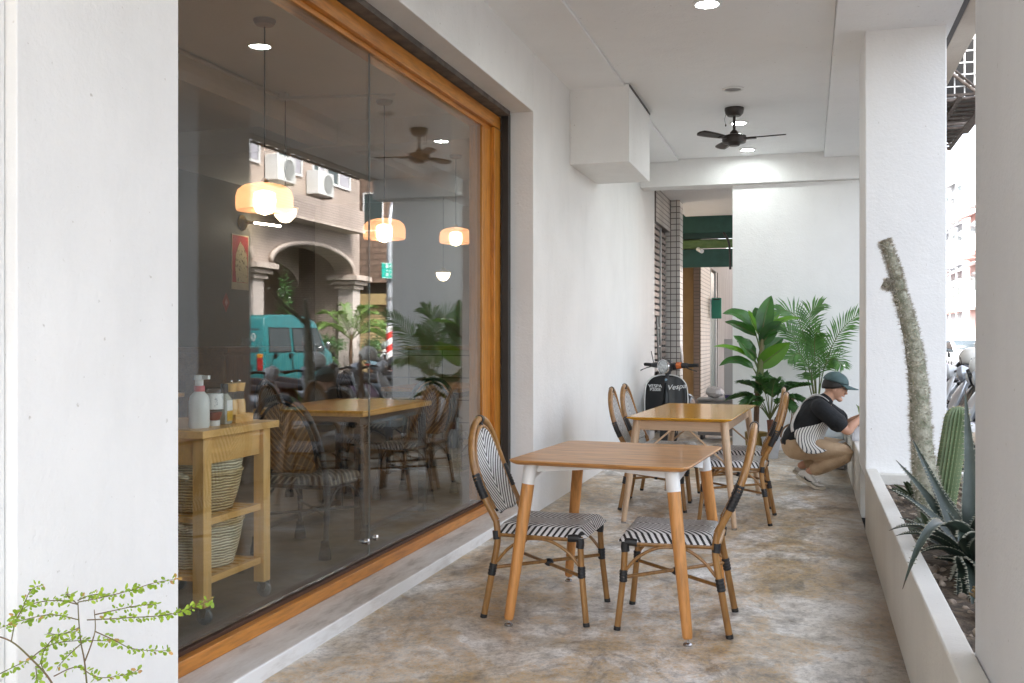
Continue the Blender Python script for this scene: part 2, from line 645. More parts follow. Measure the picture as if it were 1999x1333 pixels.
wall('shop_wall', 'long white plaster wall between the window and the shutter, below the boxed-in duct', 'wall',
     [((-2.45, 7.1, -0.05), (WX, 13.15, 3.46))], M_wall)
wall('front_wall', 'white rough plaster wall at the far left beside the window', 'wall',
     [((-2.45, 2.085, -0.05), (WX, 2.77, 3.46)), ((-2.5, -2.4, -0.05), (WX - 0.035, 2.0825, 3.46))], M_wall)
wall('window_header', 'white plaster header wall above the big shop window', 'wall',
     [((-2.45, 2.7725, 2.985), (WX - 0.0015, 7.0975, 3.46))], M_wall)
wall('duct_box', 'white boxed-in duct hanging under the ceiling on the shop wall', 'duct box',
     [((WX + 0.001, 8.27, 2.79), (-1.44, 9.39, 3.445))], M_wall)
boxes('shadow_gap', M_dark, [((0.5105, 0.001, 0.63), (0.516, 1.119, 0.648))], bpy.data.objects['duct_box'])
mb = MB()
mb.box((-1.48, -2.4, 3.45), (0.17, 11.95, 3.6))  # carried on unseen behind the camera to cut light from the rear
mb.box((WX - 0.5, -2.4, 3.425), (-1.4825, 11.95, 3.6))
mb.box((0.1725, -2.4, 3.385), (0.92, 11.95, 3.6))
o = struct('ceiling', mb, M_ceil, bevel=0.003)
mb = MB(); mb.box((WX + 0.002, 12.25, 3.33), (-0.2, 16.6, 3.5)); mb.box((-1.05, 12.3, 3.315), (-0.98, 16.5, 3.329))
struct('passage_ceiling', mb, M_ceil)
wall('cross_beam', 'white plaster beam crossing the ceiling above the end wall', 'beam',
     [((WX + 0.002, 11.952, 3.13), (1.0, 12.248, 3.48))], M_wall)
wall('end_wall', 'white end wall behind the banana plant and the palm', 'wall',
     [((-0.86, 12.03, -0.05), (0.76, 12.24, 3.128))], M_wall)
wall('arcade_pillar', 'white square pillar standing on the planter wall behind the tall spiny trunk', 'pillar',
     [((0.37, 7.14, 0.36), (0.88, 7.95, 3.4))], M_pillar, 0.008)
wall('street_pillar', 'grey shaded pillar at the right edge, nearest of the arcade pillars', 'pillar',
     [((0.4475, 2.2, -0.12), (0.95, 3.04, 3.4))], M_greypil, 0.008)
wall('planter_wall', 'low cream planter wall along the right of the arcade holding the cacti', 'planter',
     [((0.37, 0.6, -0.05), (0.445, 7.139, 0.425)), ((0.4455, 7.06, 0.0), (0.955, 7.139, 0.40)),
      ((0.955, 3.05, -0.12), (1.03, 7.139, 0.425)), ((0.4455, 3.05, 0.0), (0.9545, 3.12, 0.40))], M_planter, 0.006)
wall('planter_wall', 'low cream planter wall beyond the white pillar where the man crouches', 'planter',
     [((0.372, 7.951, -0.05), (0.447, 12.028, 0.425)), ((0.955, 7.951, -0.12), (1.03, 12.028, 0.425))], M_planter, 0.006)
mb = MB()
rnd = random.Random(3)
rows = []
for i in range(60):
    y = 3.12 + 3.94 * i / 59
    rows.append([(0.445 + 0.51 * j / 9, y, 0.335 + rnd.uniform(-0.012, 0.018)) for j in range(10)])
mb.grid(rows)
rows = []
for i in range(40):
    y = 7.951 + 4.07 * i / 39
    rows.append([(0.447 + 0.508 * j / 7, y, 0.33 + rnd.uniform(-0.012, 0.018)) for j in range(8)])
mb.grid(rows)
tag(mb.build('planter_soil', M_soil), 'dry brown soil filling the planter around the cacti', 'soil', kind='stuff')

t = wall('outer_lintel', 'beige rendered lintel along the street edge above the pillars', 'lintel',
         [((0.955, -2.4, 3.385), (1.095, 12.3, 4.1))], M_lintel)
mb = MB(); mb.box((-0.034, 0, 0.0), (-0.0025, 14.6, 0.12)); mb.build('shutter_slot', M_dark, t)
wall('shading_upper_storeys', 'unseen upper storeys above the arcade, kept low to shorten their shadow', 'building',
     [((-8.6, -2.4, 3.62), (0.953, 22, 5.6))], M_lintel)  # unseen mass to block light from above; height set for a short shadow

# window sill step
t = wall('window_ledge', 'worn white terrazzo ledge running below the big shop window', 'ledge',
         [((-2.40, 2.0, -0.04), (-1.985, 7.098, 0.064))], M_ledge, 0.006)

# ------------------------------------------------------------------ the shop window
GX = -2.235
t = thing('shop_window', 'big glazed shop window in an orange varnished wood frame', 'window', (-2.22, 2.8, 0.066))
L = 4.25
def wpart(name, m, lst, bevel=0.003):
    mb = MB()
    for lo, hi in lst:
        mb.box(lo, hi)
    return mb.build(name, m, t, bevel=bevel)
wpart('sill_rail', M_frame, [((-0.055, 0.0, 0.0), (0.03, L, 0.058))])
wpart('bottom_track', mat('brown_aluminium', (0.10, 0.055, 0.04), rough=0.4, metal=0.4), [((-0.10, 0.0, 0.058), (-0.006, L - 0.15, 0.075)), ((-0.05, 0.0, 0.075), (-0.03, L - 0.15, 0.088))], 0.001)
wpart('head_rail', M_frame, [((-0.055, 0.0, 2.785), (0.03, L, 2.878)), ((-0.10, 0.0, 2.755), (-0.001, L - 0.15, 2.7845))])
wpart('head_filler', M_white, [((-0.055, 0.0, 2.8785), (0.012, L, 2.9185))])
wpart('jamb', M_framez, [((-0.055, L - 0.15, 0.0585), (0.03, L, 2.7795)), ((-0.10, L - 0.34, 0.0885), (-0.001, L - 0.1515, 2.7545))])
wpart('jamb', M_framez, [((-0.055, 0.0, 0.0585), (0.03, 0.12, 2.7845))])
mb = MB(); mb.box((-0.02, 0.12, 0.085), (-0.01, 2.038, 2.75)); mb.build('glass_pane', M_glass, t, ang=0)
mb = MB(); mb.box((-0.02, 2.043, 0.085), (-0.01, L - 0.33, 2.75)); mb.build('glass_pane', M_glass, t, ang=0)
mb = MB(); mb.box((-0.0195, 2.0382, 0.085), (-0.0105, 2.0428, 2.75))
mb.build('glass_seal', mat('translucent_seal', (0.13, 0.14, 0.135), rough=0.4), t)
for yy in (1.99, 2.10):
    mb = MB(); mb.at((0.0, yy, 0.17), (0, R(90), 0)).lathe([(0.0, -0.012), (0.016, -0.012), (0.016, 0.006), (0.010, 0.011), (0.0, 0.012)], 16)
    mb.build('glass_clamp', M_chrome, t)
# roller shutter guide let into the reveal and soffit
t = thing('shutter_guide', 'black roller shutter guide in the reveal beside the orange window frame', 'shutter guide', (-2.15, 7.06, 0.07))
boxes('side_rail', M_dark, [((-0.03, -0.03, 0), (0.024, 0.036, 2.9))], t, 0.002)
boxes('top_slot', mat('slot_dark_brown', (0.15, 0.125, 0.105), (0.08, 0.068, 0.058), 12, rough=0.8), [((-0.052, -4.28, 2.88), (0.040, -0.031, 2.9135))], t)  # slot drawn as a solid strip in mottled dark brown

# ------------------------------------------------------------------ ceiling lights and fan
def downlight(x, y, on, label):
    t = thing('ceiling_light', label, 'ceiling light', (x, y, 3.45), group='round lights in the arcade ceiling')
    mb = MB(); mb.lathe([(0.068, 0.0), (0.095, -0.001), (0.095, -0.007), (0.075, -0.012), (0.068, -0.006)], 28, closed=True)
    mb.build('trim_ring', M_whiteplastic, t)
    mb = MB(); mb.lathe([(0.0, -0.0045), (0.068, -0.0045), (0.068, -0.001), (0.0, -0.001)], 28)
    if on:
        mb.build('diffuser', mat('lit_led_panel', (0.9, 0.9, 0.9), emit=(0.93, 1.0, 0.98), estr=26), t)
    else:
        mb.build('reflector', mat('unlit_reflector', (0.28, 0.25, 0.23), rough=0.3, metal=0.7), t)
downlight(-0.62, 6.45, True, 'lit round ceiling light nearest the camera, cut by the top edge')
downlight(-0.62, 8.72, False, 'unlit round ceiling light in front of the ceiling fan')
downlight(-0.66, 10.1, True, 'lit round ceiling light just behind the ceiling fan')
downlight(-0.66, 11.55, True, 'lit round ceiling light throwing a pale glow on the cross beam')

t = thing('ceiling_fan', 'dark brown three-blade ceiling fan hanging from the white ceiling', 'ceiling fan', (-0.66, 9.45, 3.45))
M_fan = mat('dark_brown_fan', (0.030, 0.019, 0.014), (0.018, 0.012, 0.010), 20, rough=0.38)
mb = MB(); mb.lathe([(0.0, 0.0), (0.088, -0.001), (0.088, -0.02), (0.082, -0.05), (0.06, -0.075), (0.02, -0.08), (0.0, -0.08)], 24); mb.build('canopy', M_fan, t)
mb = MB(); mb.cyl((0, 0, -0.075), (0, 0, -0.235), 0.013); mb.lathe([(0.013, -0.20), (0.038, -0.225), (0.042, -0.245), (0.0, -0.245)], 20); mb.build('downrod', M_fan, t)
mb = MB(); mb.lathe([(0.0, -0.24), (0.05, -0.243), (0.108, -0.262), (0.112, -0.30), (0.104, -0.325), (0.06, -0.335), (0.045, -0.352), (0.0, -0.355)], 28); mb.build('motor', M_fan, t)
for g in (-8, 112, 232):
    mb = MB()
    mb.at((0, 0, -0.285), (0, 0, R(g)))
    mb.box((0.09, -0.016, -0.012), (0.20, 0.016, 0.0))
    rows = []
    for i in range(13):
        s = i / 12
        x = 0.16 + 0.31 * s
        w = 0.034 + 0.018 * math.sin(min(1, s * 1.4) * math.pi / 2)
        if s > 0.86:
            w *= math.sqrt(max(0.03, 1 - ((s - 0.86) / 0.145) ** 2))
        tl = R(13)
        rows.append([(x, w * math.cos(tl) * q, w * math.sin(tl) * q) for q in (-1, -0.5, 0, 0.5, 1)])
    mb.grid(rows)
    mb.build('blade', M_fan, t, solid=0.009)
mb = MB(); mb.tube(smooth([(-0.075, -0.02, -0.06), (-0.085, -0.02, -0.10), (-0.078, -0.02, -0.15)]), 0.003, 6); mb.ball((-0.076, -0.02, -0.16), (0.007, 0.007, 0.012), 8, 6); mb.build('pull_cord', M_fan, t)

# ------------------------------------------------------------------ tables
M_t1top = wood('oak_veneer_top', (0.60, 0.285, 0.088), (0.44, 0.185, 0.05), 0, 0.36, 8, 0.12, 1.5)
M_t1leg = wood('honey_beech_leg', (0.62, 0.285, 0.085), (0.53, 0.22, 0.058), 2, 0.40, 8, 0.05, 0.9)
M_t2top = wood('glossy_mustard_top', (0.70, 0.34, 0.018), (0.64, 0.29, 0.013), 0, 0.16, 5, 0.12, 0.10)
M_t2leg = wood('pale_beech_leg', (0.66, 0.47, 0.31), (0.56, 0.38, 0.235), 2, 0.45, 9, 0.0, 0.8)
M_glide = mat('zinc_glide', (0.55, 0.55, 0.56), rough=0.25, metal=1.0)

def rounded_rect(w, d, r, k=6):
    pts = []
    for cx, cy, a0 in ((w / 2 - r, d / 2 - r, 0), (-w / 2 + r, d / 2 - r, 90), (-w / 2 + r, -d / 2 + r, 180), (w / 2 - r, -d / 2 + r, 270)):
        for i in range(k + 1):
            a = R(a0 + 90 * i / k)
            pts.append((cx + r * math.cos(a), cy + r * math.sin(a)))
    return pts

t = thing('cafe_table', 'orange-brown wooden table with white-capped legs, nearest the camera', 'table', (-0.862, 4.73, 0), R(-4.5), 'tables in the arcade')
W1, D1, H1 = 0.825, 0.94, 0.755
mb = MB()
prof = [(-0.004, 0.0), (-0.002, 0.004), (0.0, 0.018), (-0.004, 0.022)]
rings = []
for off, z in [(-0.030, 0.0), (-0.006, 0.010), (0.0, 0.018), (-0.003, 0.022), (-0.006, 0.0225)]:
    rings.append([(x, y, H1 - 0.0225 + z) for x, y in rounded_rect(W1 + 2 * off, D1 + 2 * off, 0.055 + off)])
mb.grid(rings, closed_u=True)
k = len(rings[0])
mb.add(rings[-1], [tuple(range(k))]); mb.add(rings[0], [tuple(range(k - 1, -1, -1))])
mb.build('tabletop', M_t1top, t)
# white bent-plate apron hung under the top
mb = MB()
for s in (-1, 1):
    mb.prism([(-0.33, H1 - 0.0245), (-0.30, H1 - 0.062), (0.0, H1 - 0.036), (0.30, H1 - 0.062), (0.33, H1 - 0.0245)], s * 0.36 - 0.002, s * 0.36 + 0.002, 'y')
    mb.prism([(-0.36, H1 - 0.0245), (-0.33, H1 - 0.10), (0.0, H1 - 0.05), (0.33, H1 - 0.10), (0.36, H1 - 0.0245)], s * 0.33 - 0.002, s * 0.33 + 0.002, 'x')
mb.build('apron', M_white, t)
for sx in (-1, 1):
    for sy in (-1, 1):
        top = Vector((sx * 0.325, sy * 0.375, H1 - 0.024)); bot = Vector((sx * 0.408, sy * 0.445, 0.028))
        d = bot - top
        mb = MB(); mb.tube([top + d * 0.13, top + d * 0.3, top + d * 0.97, top + d * 0.988, bot], [0.0292, 0.0288, 0.0225, 0.0215, 0.018], 20)
        leg = mb.build('leg', M_t1leg, t)
        mb = MB(); mb.tube([top, top + d * 0.1302], [0.031, 0.031], 20); mb.build('leg_cap', M_white, leg)
        mb = MB(); mb.at((bot.x, bot.y, 0)).lathe([(0.0, 0.0), (0.019, 0.0), (0.02, 0.006), (0.015, 0.012), (0.006, 0.014), (0.006, 0.03), (0.0, 0.03)], 16)
        mb.build('foot_glide', M_glide, leg)

t = thing('cafe_table', 'glossy mustard yellow wooden table with pale legs, farther from the camera', 'table', (-0.825, 7.74, 0), R(-3), 'tables in the arcade')
W2, D2, H2 = 0.735, 1.62, 0.752
mb = MB()
rings = []
for off, z in [(-0.05, 0.0), (-0.004, 0.016), (0.0, 0.022), (-0.004, 0.0258)]:
    rings.append([(x, y, H2 - 0.026 + z) for x, y in rounded_rect(W2 + 2 * off, D2 + 2 * off, 0.012, 3)])
mb.grid(rings, closed_u=True)
k = len(rings[0])
mb.add(rings[-1], [tuple(range(k))]); mb.add(rings[0], [tuple(range(k - 1, -1, -1))])
mb.build('tabletop', M_t2top, t)
M_t2x = wood('pale_beech_rail', (0.62, 0.43, 0.28), (0.54, 0.36, 0.22), 0, 0.42, 9, 0.0, 0.4)
mb = MB()
for s in (-1, 1):
    mb.box((-0.29, s * 0.715 - 0.011, H2 - 0.095), (0.29, s * 0.715 + 0.011, H2 - 0.0265))
    mb.box((s * 0.305 - 0.011, -0.70, H2 - 0.095), (s * 0.305 + 0.011, 0.70, H2 - 0.0265))
mb.build('apron', M_t2x, t, bevel=0.002)
for sx in (-1, 1):
    for sy in (-1, 1):
        top = Vector((sx * 0.305, sy * 0.715, H2 - 0.027)); bot = Vector((sx * 0.385, sy * 0.80, 0.012))
        d = bot - top
        mb = MB(); mb.tube([top, top + d * 0.2, bot], [0.029, 0.0285, 0.018], 20)
        leg = mb.build('leg', M_t2leg, t)
        mb = MB(); mb.at((bot.x, bot.y, 0)).lathe([(0.0, 0.0), (0.018, 0.0), (0.0185, 0.012), (0.0, 0.0125)], 14); mb.build('foot_glide', M_glide, leg)
for s in (-1, 1):
    for q in (-1, 1):
        mb = MB(); mb.tube([(q * 0.04, s * 0.703, H2 - 0.07), (q * 0.342, s * 0.752, H2 - 0.33)], 0.0075, 10)
        mb.build('brace', M_t2x, t)

# ------------------------------------------------------------------ bistro chairs
def weave_mat(name, dark, light, along=15.5, slope=0.47, thr=0.44, cells=(60.0, 26.0)):
    """woven chevron strap cloth: UV v runs along the seam, u = 0.5 is the seam"""
    m, n, b, out = new_mat(name)
    tc = n.nodes.new('ShaderNodeTexCoord')
    sp = n.nodes.new('ShaderNodeSeparateXYZ')
    n.links.new(tc.outputs['UV'], sp.inputs[0])
    u, v = sp.outputs[0], sp.outputs[1]
    a = math_(n, 'ABSOLUTE', math_(n, 'SUBTRACT', u, 0.5))
    # quantise to strap width so the edges step like weaving
    aq = math_(n, 'DIVIDE', math_(n, 'FLOOR', math_(n, 'MULTIPLY', a, cells[0] * 2)), cells[0] * 2)
    s = math_(n, 'ADD', math_(n, 'MULTIPLY', v, along), math_(n, 'MULTIPLY', aq, along * 2 * slope))
    fr = math_(n, 'FRACT', s)
    k = math_(n, 'GREATER_THAN', fr, thr)
    # strap relief
    cu = math_(n, 'ABSOLUTE', math_(n, 'SUBTRACT', math_(n, 'FRACT', math_(n, 'MULTIPLY', a, cells[0] * 2)), 0.5))
    cv = math_(n, 'ABSOLUTE', math_(n, 'SUBTRACT', math_(n, 'FRACT', math_(n, 'MULTIPLY', v, along * 2)), 0.5))
    h = math_(n, 'SUBTRACT', 0.5, math_(n, 'MAXIMUM', cu, math_(n, 'MULTIPLY', cv, 0.8)))
    gap = math_(n, 'LESS_THAN', h, 0.06)
    c = mixc(n, k, dark, light)
    c = mixc(n, math_(n, 'MULTIPLY', gap, 0.55), c, (0.05, 0.05, 0.05))
    n.links.new(c, b.inputs['Base Color'])
    b.inputs['Roughness'].default_value = 0.42
    bump(n, b, h, 0.6, 0.004)
    return m
M_weave = weave_mat('black_white_chevron_weave', (0.012, 0.012, 0.014), (0.80, 0.80, 0.80))
M_weaveback = weave_mat('black_white_chevron_back', (0.012, 0.012, 0.014), (0.80, 0.80, 0.80), 11.0, 0.525, 0.46, (44.0, 15.0))
M_weavedark = weave_mat('dark_chevron_weave', (0.012, 0.012, 0.012), (0.22, 0.20, 0.16), 10.0, 0.55, 0.6, (44.0, 14.0))
M_weavetan = weave_mat('tan_chevron_back', (0.22, 0.105, 0.034), (0.46, 0.25, 0.088), 9.0, 0.55, 0.7, (44.0, 14.0))
def bamboo_mat(name, c, c2):
    m, n, b, out = new_mat(name)
    mp = coords(n, (1, 1, 0.12))
    a = noise(n, mp.outputs[0], 60, 4, 0.6)
    d = noise(n, coords(n, (1, 1, 1)).outputs[0], 8, 3)
    r1 = ramp(n, a.outputs[0], [(0.35, c2), (0.62, c)])
    r2 = ramp(n, d.outputs[0], [(0.35, (0.86, 0.85, 0.83)), (0.6, (1, 1, 1))])
    n.links.new(mixc(n, 1.0, r1.outputs[0], r2.outputs[0], 'MULTIPLY'), b.inputs['Base Color'])
    b.inputs['Roughness'].default_value = 0.3
    b.inputs['Coat Weight'].default_value = 0.25
    b.inputs['Coat Roughness'].default_value = 0.15
    return m
M_bamboo = bamboo_mat('painted_bamboo_tube', (0.36, 0.185, 0.055), (0.26, 0.125, 0.034))
M_wrap = mat('black_binding_cord', (0.016, 0.016, 0.018), (0.010, 0.010, 0.011), 90, (1, 1, 3), rough=0.38, bmp=0.5, bscale=130)
M_bronze = bamboo_mat('dark_bronze_tube', (0.09, 0.055, 0.03), (0.05, 0.03, 0.018))

def coil(mb, pts, r, turns):
    """cord wound round a tube"""
    pts = [Vector(p) for p in pts]
    t = (pts[-1] - pts[0]).normalized()
    a = t.orthogonal().normalized(); b = t.cross(a)
    L_ = len(pts) - 1
    mb.tube(pts, [r] * len(pts), 12)
    for i in range(turns):
        s = (i + 0.5) / turns * L_
        j = min(int(s), L_ - 1)
        c = pts[j].lerp(pts[j + 1], s - j)
        d = (pts[-1] - pts[0]).length / turns * 0.42
        mb.tube([c - t * d, c, c + t * d], [r * 1.0, r * 1.12, r * 1.0], 12, caps=False)

def make_chair(name, label, frame, weave, back, wrap, group, socks=None):
    t = thing(name, label, 'chair', (0, 0, 0), 0, group)
    SH = 0.452
    # seat: softly domed woven pad, wrapped over the rails; seam runs front to back
    mb = MB()
    rows, uvs = [], []
    for i in range(15):
        s = i / 14
        x = -0.205 + 0.44 * s
        hw = 0.205 + 0.02 * s
        r_, u_ = [], []
        for j in range(17):
            q = -1 + 2 * j / 16
            e = max(abs(q) ** 5, abs(2 * s - 1) ** 7)
            z = SH - 0.030 * e - 0.010 * (1 - q * q) * math.sin(math.pi * s)
            if j in (0, 16) or i in (0, 14):
                z = SH - 0.055
            y = hw * (q if abs(q) < 0.999 else q * 1.005)
            r_.append((x, y, z)); u_.append((0.5 + 0.5 * q, s))
        rows.append(r_); uvs.append(u_)
    mb.grid(rows, uvs=uvs)
    mb.build('seat', weave, t, ang=70)
    mb = MB()
    ring = [(-0.20, -0.19, SH - 0.062), (0.205, -0.21, SH - 0.062), (0.205, 0.21, SH - 0.062), (-0.20, 0.19, SH - 0.062), (-0.20, -0.19, SH - 0.062)]
    for i in range(4):
        mb.tube([ring[i], ring[i + 1]], 0.0135, 10)
    mb.build('seat_rail', frame, t)
    # legs
    for s in (-1, 1):
        fl = [(0.205, s * 0.205, SH - 0.05), (0.212, s * 0.21, 0.25), (0.238, s * 0.225, 0.0)]
        mb = MB(); mb.tube(smooth(fl), 0.0145, 12); o = mb.build('leg', frame, t)
        mb = MB(); mb.tube([(0.2385, s * 0.2253, 0.0), (0.2365, s * 0.2243, 0.018)], 0.0158, 12); mb.build('foot_cap', wrap, o)
        mb = MB(); coil(mb, [(0.2125, s * 0.2105, 0.215), (0.2115, s * 0.2096, 0.268)], 0.0170, 4); mb.build('binding', wrap, o)
        mb = MB(); mb.tube(smooth([(0.203, s * 0.205, 0.335 + 0.015), (0.205, s * 0.206, SH - 0.075), (0.195, s * 0.207, SH - 0.058), (0.15, s * 0.206, SH - 0.06)]), 0.019, 12)
        mb.build('binding', wrap, o)
        rl = [(-0.255, s * 0.222, 0.0), (-0.215, s * 0.212, 0.22), (-0.192, s * 0.205, 0.36), (-0.20, s * 0.20, SH)]
        mb = MB(); mb.tube(smooth(rl), 0.0155, 12); o = mb.build('leg', frame, t)
        mb = MB(); mb.tube([(-0.2555, s * 0.2222, 0.0), (-0.252, s * 0.2215, 0.018)], 0.0165, 12); mb.build('foot_cap', wrap, o)
        mb = MB(); coil(mb, [(-0.2195, s * 0.2125, 0.20), (-0.209, s * 0.2103, 0.255)], 0.0178, 4); mb.build('binding', wrap, o)
        mb = MB(); mb.tube([(-0.1945, s * 0.2045, SH - 0.085), (-0.199, s * 0.203, SH - 0.045)], 0.0185, 12); mb.build('binding', wrap, o)
        if socks:
            for px, py in ((0.236, s * 0.224), (-0.25, s * 0.221)):
                mb = MB(); mb.at((px, py, 0)).lathe([(0.0, 0.0), (0.036, 0.0), (0.034, 0.03), (0.024, 0.07), (0.023, 0.10), (0.0, 0.10)], 14); mb.build('leg_sock', socks, o)
    # X stretcher with a bound crossing, and bowed braces on each side
    mb = MB()
    mb.tube([(0.2115, 0.2095, 0.235), (-0.2105, -0.2105, 0.235)], 0.0085, 10)
    mb.tube([(0.2115, -0.2095, 0.222), (-0.2105, 0.2105, 0.222)], 0.0085, 10)
    o = mb.build('stretcher', frame, t)
    mb = MB(); mb.ball((0, 0, 0.2285), (0.024, 0.022, 0.019), 12, 8); mb.build('binding', wrap, o)
    for s in (-1, 1):
        mb = MB()
        mb.tube(smooth([(0.205, s * 0.208, 0.262), (0.15, s * 0.207, 0.325), (0.07, s * 0.205, 0.370), (0.0, s * 0.204, 0.379), (-0.07, s * 0.203, 0.370), (-0.14, s * 0.204, 0.325), (-0.195, s * 0.206, 0.262)]), 0.0075, 10)
        mb.build('side_brace', frame, t)
    # hooped back
    def hoop(z):           # x of the leaning back at a height
        return -0.20 - (z - SH) * 0.33 - 0.03 * math.sin((z - SH) / 0.46 * math.pi)
    half = [(0.200, SH), (0.207, 0.53), (0.212, 0.61), (0.205, 0.69), (0.183, 0.765), (0.147, 0.83), (0.095, 0.88), (0.045, 0.902), (0.0, 0.909)]
    def pathof(h, dx=0.0):
        p = [(hoop(z) + dx, y, z) for y, z in h] + [(hoop(z) + dx, -y, z) for y, z in reversed(h[:-1])]
        return smooth(p, 4)
    mb = MB(); mb.tube(pathof(half), 0.0165, 12); o = mb.build('back_hoop', frame, t)
    inner = [(0.158, 0.50), (0.166, 0.57), (0.172, 0.62), (0.166, 0.69), (0.148, 0.75), (0.118, 0.805), (0.078, 0.845), (0.038, 0.866), (0.0, 0.872)]
    mb = MB(); mb.tube(pathof(inner, 0.004), 0.010, 10); mb.build('inner_hoop', frame, o)
    for s in (-1, 1):
        mb = MB(); coil(mb, [(hoop(z), s * y, z) for y, z in ((0.2085, 0.555), (0.2118, 0.61), (0.2065, 0.665))], 0.0185, 8); mb.build('binding', wrap, o)
    mb = MB()
    mb.tube([(hoop(0.909) , -0.014, 0.907), (hoop(0.909), 0.014, 0.907)], 0.021, 12)
    mb.tube([(hoop(0.905), 0, 0.905), (hoop(0.865) + 0.004, 0, 0.862)], 0.011, 8)
    mb.build('binding', wrap, o)
    # woven back panel inside the inner hoop
    mb = MB()
    def wid(z):
        P = [(0.02, 0.475), (0.158, 0.50)] + inner[1:]
        P = [(0.10, 0.472), (0.150, 0.49), (0.166, 0.57), (0.172, 0.62), (0.166, 0.69), (0.148, 0.75), (0.118, 0.805), (0.078, 0.845), (0.038, 0.866), (0.004, 0.872)]
        for (y0, z0), (y1, z1) in zip(P, P[1:]):
            if z0 <= z <= z1:
                return y0 + (y1 - y0) * (z - z0) / (z1 - z0)
        return 0.004
    rows, uvs = [], []
    for i in range(25):
        z = 0.472 + 0.3999 * i / 24
        w = wid(z)
        rows.append([(hoop(z) + 0.006 - 0.02 * (1 - q * q) * 0.5, w * q, z) for q in (-1, -0.75, -0.5, -0.25, 0, 0.25, 0.5, 0.75, 1)])
        uvs.append([(0.5 + w * q * 2.8, 1 - (z - 0.47) / 0.42) for q in (-1, -0.75, -0.5, -0.25, 0, 0.25, 0.5, 0.75, 1)])
    mb.grid(rows, uvs=uvs)
    mb.build('back_panel', back, t, ang=70, solid=0.012)
    return t

G = 'black and white bistro chairs in the arcade'
c0 = make_chair('bistro_chair', 'woven bistro chair left of the near brown table, its back to the window', M_bamboo, M_weave, M_weaveback, M_wrap, G)
c0.location = (-1.195, 4.63, 0); c0.rotation_euler = (0, 0, R(-1))
dup(c0, (-0.585, 4.62, 0), R(181), 'woven bistro chair right of the near brown table, its back to the planter', G)
dup(c0, (-1.13, 7.72, 0), R(2), 'woven bistro chair on the wall side of the mustard table, the nearer of two', G)
dup(c0, (-1.13, 8.27, 0), R(-3), 'woven bistro chair on the wall side of the mustard table, beside the black scooter', G)
dup(c0, (-0.50, 7.37, 0), R(178), 'woven bistro chair on the planter side of the mustard table, the nearer of two', G)
dup(c0, (-0.535, 8.08, 0), R(181), 'woven bistro chair on the planter side of the mustard table, nearer the crouching man', G)

# ------------------------------------------------------------------ inside the cafe
IF = 0.07
M_ifloor = mat('dark_cafe_concrete', (0.21, 0.175, 0.13), (0.10, 0.084, 0.066), 2.2, rough=0.45, detail=9)
M_iwall = plaster('dark_olive_plaster', (0.16, 0.138, 0.105), 0.3)
M_iwall2 = plaster('warm_grey_plaster', (0.34, 0.31, 0.28), 0.15)
M_iceil = plaster('grey_ceiling_paint', (0.54, 0.52, 0.485), 0.1)
mb = MB(); mb.box((-7.6, 2.6, 0.001), (-2.401, 14.6, IF)); struct('cafe_floor', mb, M_ifloor)
wall('back_wall', 'dark olive back wall of the cafe carrying the red poster', 'wall', [((-7.8, 2.6, 0.0), (-7.6, 14.6, 3.6))], M_iwall)
wall('side_wall', 'dim grey end wall of the cafe behind the tiled bar', 'wall', [((-7.599, 14.4, 0.0), (-2.452, 14.6, 3.6))], M_iwall2)
wall('side_wall', 'dim grey near end wall of the cafe behind the wooden trolley', 'wall', [((-7.599, 2.2, 0.0), (-2.502, 2.42, 3.6))], M_iwall2)
mb = MB(); mb.box((-7.599, 2.421, 3.45), (-2.452, 14.399, 3.6)); mb.box((-7.599, 8.9, 3.2), (-2.452, 9.2, 3.449)); mb.box((-4.75, 2.421, 3.22), (-4.45, 8.899, 3.449)); mb.box((-4.75, 9.201, 3.22), (-4.45, 14.399, 3.449))
struct('cafe_ceiling', mb, M_iceil, bevel=0.004)

t = thing('ceiling_conduit', 'white electrical conduit running across the dim cafe ceiling', 'conduit', (-4.3, 7.7, 3.43))
M_pipe = mat('grey_conduit', (0.45, 0.43, 0.40), rough=0.4)
mb = MB()
mb.tube([(0.9, 0.2, -0.03), (-0.04, 0.02, -0.03)], 0.014, 8); mb.build('pipe', M_pipe, t)
mb = MB(); mb.tube([(-0.04, 0.02, -0.03), (-0.14, 0.0, -0.03)], 0.014, 8); mb.build('pipe', M_pipe, t)
mb = MB(); mb.tube([(-0.1, 0.05, -0.03), (-0.1, -1.6, -0.03)], 0.014, 8); mb.build('pipe', M_pipe, t)
mb = MB(); mb.lathe([(0.0, 0.0), (0.05, 0.0), (0.05, -0.05), (0.0, -0.055)], 16, (-0.07, 0.01, 0)); mb.build('junction_box', M_pipe, t)

